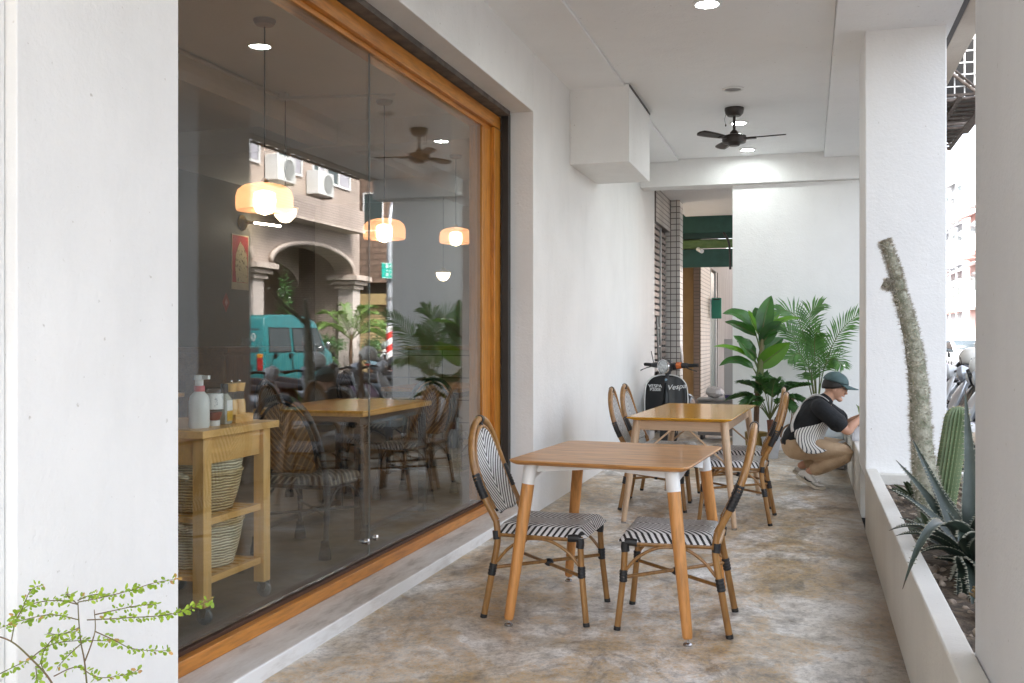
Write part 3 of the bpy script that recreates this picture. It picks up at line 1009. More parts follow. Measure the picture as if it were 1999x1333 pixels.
M_brass = mat('aged_brass', (0.60, 0.40, 0.12), (0.45, 0.28, 0.08), 14, rough=0.28, metal=1.0)
M_cord = mat('cloth_cord', (0.03, 0.027, 0.024), rough=0.8)
def lamp_shade_mat():
    m = bpy.data.materials.new('amber_pleated_shade')
    m.use_nodes = True
    n = m.node_tree
    n.nodes.clear()
    out = n.nodes.new('ShaderNodeOutputMaterial')
    tr = n.nodes.new('ShaderNodeBsdfTransparent'); tr.inputs[0].default_value = (1.0, 0.78, 0.60, 1)
    tl = n.nodes.new('ShaderNodeBsdfTranslucent'); tl.inputs[0].default_value = (0.74, 0.44, 0.29, 1)
    df = n.nodes.new('ShaderNodeBsdfDiffuse'); df.inputs[0].default_value = (0.62, 0.38, 0.26, 1)
    m1 = n.nodes.new('ShaderNodeMixShader'); m1.inputs[0].default_value = 0.35
    n.links.new(tl.outputs[0], m1.inputs[1]); n.links.new(df.outputs[0], m1.inputs[2])
    m2 = n.nodes.new('ShaderNodeMixShader'); m2.inputs[0].default_value = 0.52
    n.links.new(tr.outputs[0], m2.inputs[1]); n.links.new(m1.outputs[0], m2.inputs[2])
    n.links.new(m2.outputs[0], out.inputs[0])
    return m
M_shade = lamp_shade_mat()
M_bulb = mat('lit_warm_bulb', (1.0, 0.85, 0.6), emit=(1.0, 0.78, 0.52), estr=4.2)
M_globe = mat('lit_opal_globe', (0.95, 0.9, 0.8), emit=(1.0, 0.80, 0.55), estr=1.0)

def pendant(x, y, zb, label):
    t = thing('pendant_lamp', label, 'pendant lamp', (x, y, zb), group='amber glass pendant lamps in the cafe')
    mb = MB(); mb.lathe([(0.183, 0.0), (0.190, 0.025), (0.190, 0.09), (0.178, 0.135), (0.14, 0.165), (0.08, 0.18), (0.02, 0.183)], 40)
    mb.build('lamp_shade', M_shade, t)
    mb = MB(); mb.lathe([(0.0, -0.03), (0.05, -0.012), (0.07, 0.02), (0.075, 0.07), (0.068, 0.12), (0.03, 0.135), (0.0, 0.135)], 24); mb.build('bulb', M_bulb, t)
    mb = MB(); mb.lathe([(0.0, 0.137), (0.022, 0.137), (0.026, 0.20), (0.012, 0.22), (0.0, 0.22)], 16); mb.build('socket', M_brass, t)
    mb = MB(); mb.cyl((0, 0, 0.215), (0, 0, 3.41 - zb), 0.0045, n=6); mb.build('cord', M_cord, t)
    mb = MB(); mb.lathe([(0.0, 3.45 - zb), (0.075, 3.449 - zb), (0.075, 3.44 - zb), (0.06, 3.415 - zb), (0.0, 3.405 - zb)], 24); mb.build('ceiling_rose', mat('terracotta_rose', (0.30, 0.22, 0.18), rough=0.6), t)
pendant(-3.51, 5.94, 2.165, 'lit amber pendant lamp nearest the wooden trolley')
pendant(-3.66, 8.25, 2.20, 'lit amber pendant lamp hanging over the middle cafe table')
pendant(-3.95, 10.95, 2.42, 'lit amber pendant lamp nearest the tiled bar')
for x, y, z, label in ((-4.36, 7.72, 2.41, 'small lit opal globe lamp beside the largest amber pendant'), (-4.95, 13.2, 2.22, 'small lit opal globe lamp above the tiled bar')):
    t = thing('globe_lamp', label, 'globe lamp', (x, y, z), group='small opal globe lamps in the cafe')
    mb = MB(); mb.lathe([(0.0, -0.10), (0.045, -0.088), (0.085, -0.045), (0.10, 0.0), (0.098, 0.02), (0.0, 0.02)], 24); mb.build('globe', M_globe, t)
    mb = MB(); mb.lathe([(0.10, 0.021), (0.115, 0.021), (0.115, 0.035), (0.05, 0.06), (0.02, 0.09), (0.0, 0.09)], 24); mb.build('cap', M_brass, t)
    mb = MB(); mb.cyl((0, 0, 0.09), (0, 0, 3.45 - z), 0.004, n=6); mb.build('cord', M_cord, t)

t = thing('wall_sconce', 'small brass wall sconce with a thin lit tube above the red poster', 'wall lamp', (-7.599, 12.25, 2.93))
mb = MB(); mb.at((0, 0, 0), (0, R(90), 0)).lathe([(0.0, 0.0), (0.11, 0.0), (0.11, 0.02), (0.06, 0.06), (0.0, 0.07)], 24); mb.build('base', M_brass, t)
mb = MB(); mb.cyl((0.06, 0.0, 0.01), (0.16, 0.06, 0.0), 0.02, n=10); mb.build('holder', M_brass, t)
mb = MB(); mb.cyl((0.16, 0.06, 0.0), (0.44, 0.30, -0.03), 0.014, n=10); mb.build('tube', mat('lit_tube', (1, 1, 1), emit=(1.0, 0.86, 0.68), estr=14), t)

t = thing('poster', 'red and cream portrait poster on the dark back wall', 'poster', (-7.598, 12.2, 2.42))
boxes('print', mat('poster_red', (0.55, 0.05, 0.035), (0.42, 0.035, 0.03), 5, rough=0.6), [((0, -0.20, -0.33), (0.006, 0.20, 0.32))], t)
boxes('border', mat('poster_cream', (0.62, 0.52, 0.34), rough=0.6), [((0.0, -0.215, 0.3205), (0.008, 0.215, 0.335)), ((0.0, -0.215, -0.43), (0.008, 0.215, -0.3305)), ((0.0, -0.215, -0.33), (0.008, -0.2005, 0.32)), ((0.0, 0.2005, -0.33), (0.008, 0.215, 0.32))], t)
mb = MB(); mb.prism([(-0.10, -0.325), (0.19, -0.325), (0.18, -0.05), (0.16, 0.08), (0.08, 0.18), (0.0, 0.24), (-0.06, 0.16), (-0.11, 0.06), (-0.13, -0.12)], 0.0065, 0.009, 'x')
mb.build('figure', mat('poster_ink_drawing', (0.62, 0.52, 0.30), (0.16, 0.11, 0.06), 24, rough=0.6, lo=0.36, hi=0.46), t)
t = thing('wall_ornament', 'small red diamond paper ornament on the dark back wall', 'ornament', (-7.598, 11.85, 1.80))
mb = MB(); mb.prism([(0, -0.13), (0.085, 0), (0, 0.13), (-0.085, 0)], 0.0, 0.008, 'x'); mb.build('paper', mat('red_paper', (0.45, 0.06, 0.05), rough=0.7), t)
mb = MB(); mb.prism([(0, -0.05), (0.035, 0), (0, 0.05), (-0.035, 0)], 0.0085, 0.012, 'x'); mb.build('motif', mat('pink_paper', (0.65, 0.32, 0.28), rough=0.7), t)

M_cabw = wood('cabinet_wood', (0.40, 0.20, 0.07), (0.28, 0.13, 0.04), 1, 0.4, 8)
t = thing('sideboard', 'wooden sideboard with drinking glasses against the dark back wall', 'sideboard', (-7.1, 11.6, IF))
boxes('top', M_cabw, [((-0.49, -0.95, 1.06), (0.30, 0.95, 1.13))], t, 0.004)
boxes('carcass', M_cabw, [((-0.48, -0.92, 0.08), (0.22, 0.92, 1.059))], t, 0.004)
for i in range(2):
    boxes('door', wood('cabinet_door_wood', (0.36, 0.17, 0.055), (0.27, 0.12, 0.035), 2, 0.4, 8), [((0.221, -0.90 + i * 0.92, 0.12), (0.24, -0.02 + i * 0.92, 1.03))], t, 0.004)
for i in range(4):
    mb = MB(); mb.lathe([(0.0, 0.004), (0.033, 0.0), (0.04, 0.12), (0.037, 0.12), (0.031, 0.008), (0.0, 0.008)], 16)
    tag(mb.build('drinking_glass', M_clear, None, (-6.95, 11.25 + 0.13 * i, IF + 1.131)), 'clear drinking glass in the row on the wooden sideboard', 'glass', 'drinking glasses on the sideboard')

# tiled bar with a wooden top at the far end
M_bartile = tiles('cream_bar_tiles', 'xz', (0.66, 0.60, 0.50), (0.62, 0.56, 0.46), (0.20, 0.18, 0.15), 0.42, 0.26, 0.006, 0.0, 0.25, 0.1)
M_barw = wood('bar_top_wood', (0.52, 0.28, 0.10), (0.40, 0.20, 0.06), 0, 0.35, 8)
t = thing('bar_counter', 'cream tiled bar counter with a wooden top at the end of the cafe', 'bar counter', (-4.1, 10.9, IF))
boxes('tiled_front', M_bartile, [((-0.62, 0.0, 0.0), (1.66, 0.75, 1.10))], t)
boxes('top', M_barw, [((-0.68, -0.06, 1.101), (1.68, 0.80, 1.15))], t, 0.004)
t = thing('bottle_shelf', 'pale shelf unit of cups and jars on the cafe end wall behind the bar', 'shelf', (-3.4, 14.05, IF))
boxes('frame', M_iwall2, [((-0.9, 0.0, 1.1), (-0.86, 0.33, 2.2)), ((0.86, 0.0, 1.1), (0.9, 0.33, 2.2)), ((-0.86, 0.0, 1.45), (0.86, 0.33, 1.48)), ((-0.86, 0.0, 1.85), (0.86, 0.33, 1.88))], t)
rnd = random.Random(8)
for z in (1.481, 1.881):
    for i in range(9):
        mb = MB(); h = rnd.uniform(0.10, 0.24); r = rnd.uniform(0.04, 0.065)
        mb.lathe([(0.0, 0.0), (r, 0.0), (r, h * 0.7), (r * 0.6, h * 0.9), (r * 0.6, h), (0.0, h)], 12)
        c = rnd.choice([(0.55, 0.5, 0.42), (0.35, 0.22, 0.12), (0.6, 0.58, 0.55), (0.2, 0.24, 0.2)])
        tag(mb.build('jar', mat('jar_glaze', c, rough=0.3), None, (-4.15 + i * 0.19, 14.2, IF + z)), 'small jar standing on the shelf behind the bar', 'jar', 'jars on the bar shelf')

# cafe tables with black steel frames and timber tops
M_itop = wood('cafe_table_oak', (0.70, 0.37, 0.10), (0.58, 0.28, 0.065), 1, 0.3, 9, 0.15)
def steel_table(x, y, label, rz=0.0, w=0.76, d=1.15):
    t = thing('dining_table', label, 'table', (x, y, IF), rz, 'steel framed tables inside the cafe')
    boxes('tabletop', M_itop, [((-w / 2, -d / 2, 0.755), (w / 2, d / 2, 0.792))], t, 0.006)
    boxes('apron', M_black, [((-w / 2 + 0.04, -d / 2 + 0.04, 0.70), (w / 2 - 0.04, -d / 2 + 0.07, 0.754)), ((-w / 2 + 0.04, d / 2 - 0.07, 0.70), (w / 2 - 0.04, d / 2 - 0.04, 0.754)),
                             ((-w / 2 + 0.04, -d / 2 + 0.0705, 0.70), (-w / 2 + 0.07, d / 2 - 0.0705, 0.754)), ((w / 2 - 0.07, -d / 2 + 0.0705, 0.70), (w / 2 - 0.04, d / 2 - 0.0705, 0.754))], t)
    for sx in (-1, 1):
        for sy in (-1, 1):
            cx, cy = sx * (w / 2 - 0.055), sy * (d / 2 - 0.055)
            boxes('leg', M_black, [((cx - 0.022, cy - 0.022, 0.0), (cx + 0.022, cy + 0.022, 0.699))], t, 0.002)
        boxes('stretcher', M_black, [((sx * (w / 2 - 0.055) - 0.015, -d / 2 + 0.078, 0.03), (sx * (w / 2 - 0.055) + 0.015, d / 2 - 0.078, 0.06))], t)
steel_table(-2.97, 6.1, 'oak topped steel table inside the window, nearest the trolley')
steel_table(-3.35, 8.9, 'oak topped steel table inside the window, nearest the bar')
steel_table(-5.3, 6.5, 'oak topped steel table deep inside the cafe by the dark wall')

GI = 'dark metal chairs inside the cafe'
M_sock = mat('grey_felt_leg_sock', (0.035, 0.035, 0.035), (0.02, 0.02, 0.02), 40, rough=0.95)
ca = make_chair('cafe_chair', 'brown-backed chevron cafe chair next to the wooden trolley', M_black, M_weavedark, M_weavetan, M_wrap, GI, M_sock)
ca.location = (-2.80, 5.28, IF); ca.rotation_euler = (0, 0, R(88))
cb = make_chair('cafe_chair', 'black cafe chair on the far side of the near steel table', M_black, M_weavedark, M_weavedark, M_wrap, GI, M_sock)
cb.location = (-3.62, 6.75, IF); cb.rotation_euler = (0, 0, R(5))
dup(ca, (-2.95, 7.25, IF), R(-92), 'brown-backed cafe chair at the bar end of the near steel table', GI)
dup(cb, (-2.62, 8.2, IF), R(176), 'black cafe chair right behind the window pane, near the bar', GI)
dup(cb, (-3.95, 8.75, IF), R(4), 'black cafe chair at the steel table below the middle pendant', GI)
dup(ca, (-5.95, 6.4, IF), R(3), 'brown-backed cafe chair against the dark back wall', GI)

# ------------------------------------------------------------------ trolley by the window and what stands on it
M_trol = wood('honey_pine', (0.76, 0.455, 0.165), (0.66, 0.37, 0.12), 2, 0.35, 7, 0.15, 0.4)
M_troly = wood('honey_pine_rail', (0.76, 0.445, 0.155), (0.65, 0.355, 0.11), 1, 0.35, 7, 0.15, 0.4)
t = thing('kitchen_trolley', 'honey coloured wooden kitchen trolley with two slatted shelves behind the glass', 'trolley', (-2.74, 3.97, IF))
TX, TY = 0.235, 0.245
boxes('top', M_troly, [((-TX - 0.045, -TY - 0.06, 0.805), (TX + 0.045, TY + 0.085, 0.838))], t, 0.003)
boxes('apron', M_troly, [((TX - 0.018, -TY + 0.0305, 0.685), (TX + 0.006, TY - 0.0305, 0.8045)), ((-TX - 0.006, -TY + 0.0305, 0.685), (-TX + 0.018, TY - 0.0305, 0.8045)),
                         ((-TX + 0.0305, -TY - 0.006, 0.685), (TX - 0.0305, -TY + 0.018, 0.8045)), ((-TX + 0.0305, TY - 0.018, 0.685), (TX - 0.0305, TY + 0.006, 0.8045))], t, 0.002)
for sx in (-1, 1):
    for sy in (-1, 1):
        o = boxes('leg', M_trol, [((sx * TX - 0.028, sy * TY - 0.03, 0.075), (sx * TX + 0.028, sy * TY + 0.03, 0.8045))], t, 0.003)
        mb = MB(); mb.at((sx * TX + 0.012, sy * TY, 0.035), (R(90), 0, 0)).lathe([(0.0, -0.012), (0.03, -0.012), (0.035, -0.008), (0.035, 0.008), (0.03, 0.012), (0.0, 0.012)], 20)
        w = mb.build('caster', mat('grey_caster', (0.17, 0.18, 0.18), rough=0.4), o)
        mb = MB(); mb.prism([(-0.015, 0.074), (0.03, 0.074), (0.03, 0.055), (0.02, 0.03), (0.008, 0.03), (0.0, 0.055)], 0.0135, 0.017, 'y')
        mb.prism([(-0.015, 0.074), (0.03, 0.074), (0.03, 0.055), (0.02, 0.03), (0.008, 0.03), (0.0, 0.055)], -0.017, -0.0135, 'y')
        mb.build('fork', M_steel, w, (sx * TX, sy * TY, 0))
for z in (0.42, 0.165):
    l = [((TX - 0.015, -TY + 0.0305, z), (TX + 0.012, TY - 0.0305, z + 0.03)), ((-TX - 0.012, -TY + 0.0305, z), (-TX + 0.015, TY - 0.0305, z + 0.03))]
    o = boxes('shelf', M_troly, l + [((-TX + 0.0155, -TY + 0.035 + i * 0.058, z + 0.006), (TX - 0.0155, -TY + 0.072 + i * 0.058, z + 0.027)) for i in range(8)], t, 0.002)
TZ = IF + 0.839

def straw_mat(name, c1, c2):
    m, n, b, out = new_mat(name)
    mp = coords(n, (1, 1, 1))
    w = n.nodes.new('ShaderNodeTexWave'); w.bands_direction = 'Z'; w.inputs['Scale'].default_value = 24; w.inputs['Distortion'].default_value = 3.5; w.inputs['Detail'].default_value = 3
    n.links.new(mp.outputs[0], w.inputs['Vector'])
    nz = noise(n, coords(n, (6, 6, 40)).outputs[0], 3, 5, 0.7)
    r = ramp(n, nz.outputs[0], [(0.35, c2), (0.6, c1)])
    r2 = ramp(n, w.outputs['Fac'], [(0.0, (0.45, 0.42, 0.38)), (0.5, (1, 1, 1))])
    n.links.new(mixc(n, 1.0, r.outputs[0], r2.outputs[0], 'MULTIPLY'), b.inputs['Base Color'])
    b.inputs['Roughness'].default_value = 0.8
    bump(n, b, w.outputs['Fac'], 0.8, 0.008)
    return m
M_straw = straw_mat('seagrass_weave', (0.78, 0.62, 0.36), (0.54, 0.38, 0.18))
M_straw2 = straw_mat('pale_palm_weave', (0.84, 0.76, 0.56), (0.70, 0.59, 0.38))
def basket(x, y, z, label, m2, h=0.21, r=0.165):
    t = thing('woven_basket', label, 'basket', (x, y, z), group='seagrass baskets on the trolley')
    mb = MB()
    mb.lathe([(0.0, 0.0), (r * 0.78, 0.0), (r * 0.86, h * 0.25), (r * 0.95, h * 0.6), (r * 1.02, h), (r * 0.97, h), (r * 0.90, h * 0.6), (r * 0.74, 0.012), (0.0, 0.012)], 36)
    mb.build('body', m2, t)
    mb = MB(); mb.lathe([(r * 1.0, h + 0.0), (r * 1.06, h + 0.012), (r * 1.03, h + 0.028), (r * 0.97, h + 0.014)], 36, closed=True); mb.build('rim', M_straw, t)
    for s in (-1, 1):
        mb = MB(); mb.tube(smooth([(0.06 * s, s * r * 1.02, h + 0.0), (0.05 * s, s * (r + 0.045), h + 0.02), (-0.0 * s, s * (r + 0.055), h + 0.024), (-0.05 * s, s * (r + 0.045), h + 0.02), (-0.06 * s, s * r * 1.02, h + 0.0)]), 0.013, 8)
        mb.build('handle', M_straw2, t)
basket(-2.70, 4.0, IF + 0.451, 'seagrass basket on the upper trolley shelf, the lower of the nested two', M_straw, 0.16, 0.185)
basket(-2.70, 4.0, IF + 0.50, 'pale seagrass basket nested on top on the upper trolley shelf', M_straw2, 0.18, 0.19)
basket(-2.70, 4.0, IF + 0.196, 'seagrass basket with a pale base on the lower trolley shelf', M_straw2, 0.19, 0.19)

def lathe_part(name, prof, m, t, n=24):
    mb = MB(); mb.lathe(prof, n); return mb.build(name, m, t)
t = thing('pump_bottle', 'white translucent pump bottle with a pink collar on the trolley', 'bottle', (-2.58, 3.815, TZ))
lathe_part('body', [(0.0, 0.0), (0.042, 0.0), (0.045, 0.012), (0.045, 0.115), (0.040, 0.14), (0.025, 0.155), (0.021, 0.16), (0.0, 0.16)], mat('milky_plastic', (0.74, 0.74, 0.72), rough=0.35), t)
lathe_part('collar', [(0.0, 0.1605), (0.024, 0.1605), (0.024, 0.185), (0.0, 0.185)], mat('pink_collar', (0.62, 0.14, 0.15), rough=0.4), t)
mb = MB(); mb.lathe([(0.0, 0.1855), (0.018, 0.1855), (0.018, 0.21), (0.023, 0.212), (0.022, 0.232), (0.0, 0.234)], 20); mb.box((0.0, -0.010, 0.214), (0.05, 0.010, 0.231)); mb.build('pump_head', M_whiteplastic, t)
t = thing('sauce_bottle', 'upturned clear sauce jar with a printed white label and red sauce', 'jar', (-2.575, 3.925, TZ))
lathe_part('cap', [(0.0, 0.0), (0.024, 0.0), (0.024, 0.024), (0.0, 0.024)], M_whiteplastic, t)
lathe_part('glass', [(0.0, 0.0245), (0.024, 0.0245), (0.035, 0.05), (0.038, 0.075), (0.038, 0.165), (0.034, 0.17), (0.0, 0.17)], M_clear, t)
lathe_part('sauce', [(0.0, 0.026), (0.022, 0.026), (0.033, 0.05), (0.035, 0.062), (0.0, 0.064)], mat('red_sauce', (0.28, 0.045, 0.015), rough=0.3), t)
lathe_part('printed_label', [(0.0386, 0.075), (0.0388, 0.0755), (0.0388, 0.1445), (0.0386, 0.145)], mat('printed_label', (0.78, 0.78, 0.77), (0.22, 0.25, 0.28), 95, rough=0.5, lo=0.34, hi=0.44), t)
t = thing('oil_bottle', 'square glass bottle with a white and yellow label and black cap', 'bottle', (-2.585, 4.02, TZ))
mb = MB(); mb.grid([[(x, y, z) for x, y in rounded_rect(w, w, 0.01, 3)] for w, z in ((0.05, 0.0), (0.056, 0.004), (0.056, 0.115), (0.034, 0.135), (0.03, 0.14))], closed_u=True); mb.build('glass', mat('oily_glass', (0.42, 0.42, 0.36), rough=0.12, coat=0.5), t)
lathe_part('cap', [(0.0, 0.1405), (0.017, 0.1405), (0.017, 0.185), (0.0, 0.185)], M_black, t, 16)
boxes('white_label', M_white, [((0.0285, -0.022, 0.062), (0.0295, 0.022, 0.11))], t)
boxes('yellow_label', mat('yellow_label', (0.62, 0.36, 0.03), rough=0.5), [((0.0285, -0.022, 0.015), (0.0295, 0.022, 0.0615))], t)
t = thing('mill_box', 'small open wooden box holding the pepper mills on the trolley', 'box', (-2.60, 4.135, TZ))
boxes('box', M_troly, [((-0.05, -0.075, 0.0), (0.05, 0.075, 0.008)), ((0.042, -0.075, 0.0085), (0.05, 0.075, 0.04)), ((-0.05, -0.075, 0.0085), (-0.042, 0.075, 0.04)), ((-0.0415, -0.075, 0.0085), (0.0415, -0.067, 0.04)), ((-0.0415, 0.067, 0.0085), (0.0415, 0.075, 0.04))], t)
for y, lb in ((4.10, 'wooden pepper mill in the small box, nearer the bottles'), (4.168, 'wooden pepper mill in the small box, at the trolley end')):
    t = thing('pepper_mill', lb, 'pepper mill', (-2.60, y, TZ + 0.009), group='pepper mills on the trolley')
    lathe_part('base', [(0.0, 0.0), (0.031, 0.0), (0.031, 0.075), (0.025, 0.098), (0.0, 0.098)], M_trol, t)
    lathe_part('window', [(0.0, 0.0985), (0.023, 0.0985), (0.023, 0.135), (0.0, 0.135)], M_clear, t)
    lathe_part('head', [(0.0, 0.1355), (0.024, 0.1355), (0.031, 0.175), (0.0, 0.177)], M_trol, t)
    mb = MB(); mb.ball((0, 0, 0.184), 0.008, 10, 8); mb.build('knob', M_chrome, t)
t = thing('tissue_box', 'dark tissue box with a turquoise tissue at the back of the trolley', 'tissue box', (-2.86, 3.79, TZ))
boxes('box', mat('charcoal_box', (0.09, 0.09, 0.095), rough=0.5), [((-0.075, -0.11, 0.0), (0.075, 0.11, 0.10))], t, 0.004)
mb = MB(); mb.grid([[(-0.04 + 0.01 * j + 0.008 * math.sin(i * 2 + j), -0.06 + 0.02 * i, 0.10 + 0.045 * math.sin(math.pi * j / 8) * (0.7 + 0.3 * math.sin(i * 1.7))) for j in range(9)] for i in range(7)])
mb.build('tissue', mat('turquoise_tissue', (0.35, 0.58, 0.56), rough=0.8), t, solid=0.002)

# ------------------------------------------------------------------ measuring helper: picture position + known plane -> place in the scene
_f = Vector((-math.sin(R(CAM_YAW)), math.cos(R(CAM_YAW)), 0)); _r = Vector((math.cos(R(CAM_YAW)), math.sin(R(CAM_YAW)), 0))
def ray(u, v):
    return _f + _r * ((u - 999.5) / 1940) - Vector((0, 0, 1)) * ((v - 662) / 1940)
def at_y(u, v, y):
    d = ray(u, v); return Vector((0, 0, 1.3)) + d * (y / d.y)
def at_x(u, v, x):
    d = ray(u, v); return Vector((0, 0, 1.3)) + d * (x / d.x)
def at_d(u, v, t):
    return Vector((0, 0, 1.3)) + ray(u, v) * t

def leaf_mat(name, c1, c2, rough=0.35, scale=9, coat=0.15):
    m, n, b, out = new_mat(name)
    mp = coords(n, (1, 1, 1))
    nz = noise(n, mp.outputs[0], scale, 5)
    oi = n.nodes.new('ShaderNodeNewGeometry')
    r1 = ramp(n, nz.outputs[0], [(0.3, c2), (0.65, c1)])
    r2 = ramp(n, oi.outputs['Random Per Island'], [(0.0, (0.62, 0.66, 0.6)), (1.0, (1.25, 1.2, 1.05))])
    n.links.new(mixc(n, 1.0, r1.outputs[0], r2.outputs[0], 'MULTIPLY'), b.inputs['Base Color'])
    b.inputs['Roughness'].default_value = rough
    b.inputs['Coat Weight'].default_value = coat
    tl = n.nodes.new('ShaderNodeBsdfTranslucent')
    tl.inputs[0].default_value = (c1[0] * 1.6, c1[1] * 1.9, c1[2] * 0.9, 1)
    mx = n.nodes.new('ShaderNodeMixShader'); mx.inputs[0].default_value = 0.22
    n.links.new(b.outputs[0], mx.inputs[1]); n.links.new(tl.outputs[0], mx.inputs[2])
    n.links.new(mx.outputs[0], out.inputs[0])
    return m
M_banana = leaf_mat('banana_leaf', (0.055, 0.165, 0.034), (0.022, 0.080, 0.026), 0.36, 5)
M_bananal = leaf_mat('young_banana_leaf', (0.13, 0.29, 0.026), (0.08, 0.21, 0.02), 0.36, 5)
M_palm = leaf_mat('palm_frond', (0.11, 0.235, 0.07), (0.045, 0.12, 0.045), 0.42)
M_cycad = leaf_mat('dark_fan_leaf', (0.055, 0.145, 0.036), (0.022, 0.068, 0.024), 0.38)
M_stemg = mat('green_stem', (0.085, 0.15, 0.03), (0.14, 0.12, 0.05), 12, (1, 1, 0.3), rough=0.5)
M_stemb = mat('brown_fibre_stem', (0.16, 0.085, 0.04), (0.07, 0.038, 0.02), 22, (1, 1, 0.3), rough=0.8, bmp=0.4)

def blade(mb, p0, p1, tip, wid, up=Vector((0, 0, 1)), fold=0.25, n=13, twist=0.0):
    """broad leaf along a curved midrib from p0 through p1 to tip"""
    p0, p1, tip = Vector(p0), Vector(p1), Vector(tip)
    rows = []
    for i in range(n):
        s = i / (n - 1)
        c = p0 * (1 - s) ** 2 + p1 * 2 * s * (1 - s) + tip * s * s
        d = (p1 - p0) * (1 - s) + (tip - p1) * s
        d.normalize()
        side = d.cross(up)
        side = side.normalized() if side.length > 1e-3 else Vector((1, 0, 0))
        nrm = side.cross(d)
        if twist:
            q = Matrix.Rotation(twist, 3, d)
            side = q @ side; nrm = q @ nrm
        w = wid * (math.sin(math.pi * min(1, s ** 0.75 * 0.97 + 0.03)) ** 0.7)
        if i == n - 1:
            w = 0.002
        wv = 0.06 * wid * math.sin(s * 19)
        rows.append([c + side * w * k + nrm * (abs(k) * w * fold + (wv if abs(k) == 1 else 0) - (0.004 if k == 0 else 0)) for k in (-1, -0.6, -0.25, 0, 0.25, 0.6, 1)])
    mb.grid(rows)

def frond(mb, mr, pts, leng, n=30, wid=0.011, start=0.22, droop=0.35, spread=62, rnd=random, rr=0.006, normal=None, vee=0.35):
    """feather frond: rachis tube in mr, paired leaflets in mb"""
    path = smooth(pts, 8)
    N = len(path)
    mr.tube(path, [rr * (1 - 0.75 * i / (N - 1)) for i in range(N)], 6)
    for i in range(n):
        s = start + (1 - start) * (i + 0.5) / n
        x = s * (N - 1)
        j = min(int(x), N - 2)
        c = path[j].lerp(path[j + 1], x - j)
        d = (path[j + 1] - path[j]).normalized()
        nv = Vector(normal) if normal is not None else Vector((0, 0, 1))
        side = d.cross(nv)
        side = side.normalized() if side.length > 1e-3 else Vector((1, 0, 0))
        nn = side.cross(d).normalized()
        k = math.sin(math.pi * min(0.97, 0.16 + 0.80 * (s - start) / (1 - start))) ** 0.6
        for sg in (-1, 1):
            L_ = leng * k * rnd.uniform(0.85, 1.1)
            a = R(spread - 34 * ((s - start) / (1 - start)) + rnd.uniform(-5, 5))
            o = (d * math.cos(a) + side * sg * math.sin(a) + nn * vee).normalized()
            p1 = c + o * L_ * 0.5
            p2 = c + o * L_ + Vector((0, 0, -droop * L_ * rnd.uniform(0.5, 1.1)))
            w = (d - o * d.dot(o)).normalized() * wid * rnd.uniform(0.85, 1.15)
            mb.add([c - w * 0.45, c + w * 0.45, p1 + w, p1 - w, p2], [(0, 1, 2, 3), (3, 2, 4)])

# tall broad-leaved plant in a brass pot
Yb = 11.35
bx, bz = at_y(1476, 868, Yb).x, 0.0
t = thing('banana_plant', 'tall broad-leaved banana plant in a brass pot against the end wall', 'potted plant', (bx, Yb, 0))
def Lb(u, v, dy=0.0):
    p = at_y(u, v, Yb + dy); return Vector((p.x - bx, dy, p.z))
mb = MB(); mb.lathe([(0.0, 0.002), (0.098, 0.002), (0.105, 0.02), (0.125, 0.27), (0.118, 0.27), (0.10, 0.24), (0.0, 0.24)], 28)
mb.build('pot', mat('brass_pot', (0.42, 0.30, 0.10), (0.30, 0.21, 0.07), 7, rough=0.35, metal=0.85), t)
mb = MB(); mb.tube(smooth([(0, 0, 0.24), (0.005, 0, 0.5), (0.02, 0, 0.75)]), [0.034, 0.032, 0.03] + [0.03] * 10, 12); mb.build('stem', M_stemb, t)
mb = MB()
mb.tube(smooth([(0.02, 0, 0.70), (0.05, 0, 1.0), (0.07, 0, 1.32)]), [0.045] * 5 + [0.038] * 4 + [0.026] * 4, 12)
B0 = Vector((0.055, 0, 1.12))
LV = [  # base px, mid px, tip px, half width (m), depth bend, young?
    ((1487, 652), (1492, 610), (1506, 577), 0.098, 0.03, 0, 0.3), ((1480, 645), (1446, 602), (1411, 612), 0.080, -0.12, 0, 0.0),
    ((1482, 655), (1466, 626), (1461, 606), 0.078, -0.22, 1, 0.5), ((1476, 655), (1440, 630), (1415, 628), 0.06, 0.05, 0, 0.0),
    ((1473, 705), (1450, 668), (1432, 655), 0.105, -0.05, 0, 0.5), ((1472, 700), (1430, 672), (1393, 676), 0.042, -0.20, 1, 0.1),
    ((1470, 718), (1436, 690), (1404, 714), 0.060, -0.10, 0, 0.0), ((1482, 714), (1515, 690), (1542, 669), 0.105, -0.18, 1, 0.75),
    ((1487, 672), (1505, 640), (1526, 628), 0.088, -0.14, 0, 0.5), ((1488, 650), (1530, 615), (1562, 622), 0.045, -0.10, 1, 0.0),
    ((1486, 660), (1510, 632), (1534, 650), 0.06, -0.2, 0, 0.2), ((1484, 645), (1480, 612), (1474, 600), 0.07, 0.10, 0, 0.0),
    ((1490, 640), (1514, 612), (1522, 612), 0.05, 0.12, 1, 0.2), ((1474, 690), (1446, 655), (1440, 668), 0.07, 0.14, 0, 0.3),
    ((1486, 700), (1508, 668), (1530, 660), 0.075, 0.10, 0, 0.5)]
my = MB(); mo = MB()
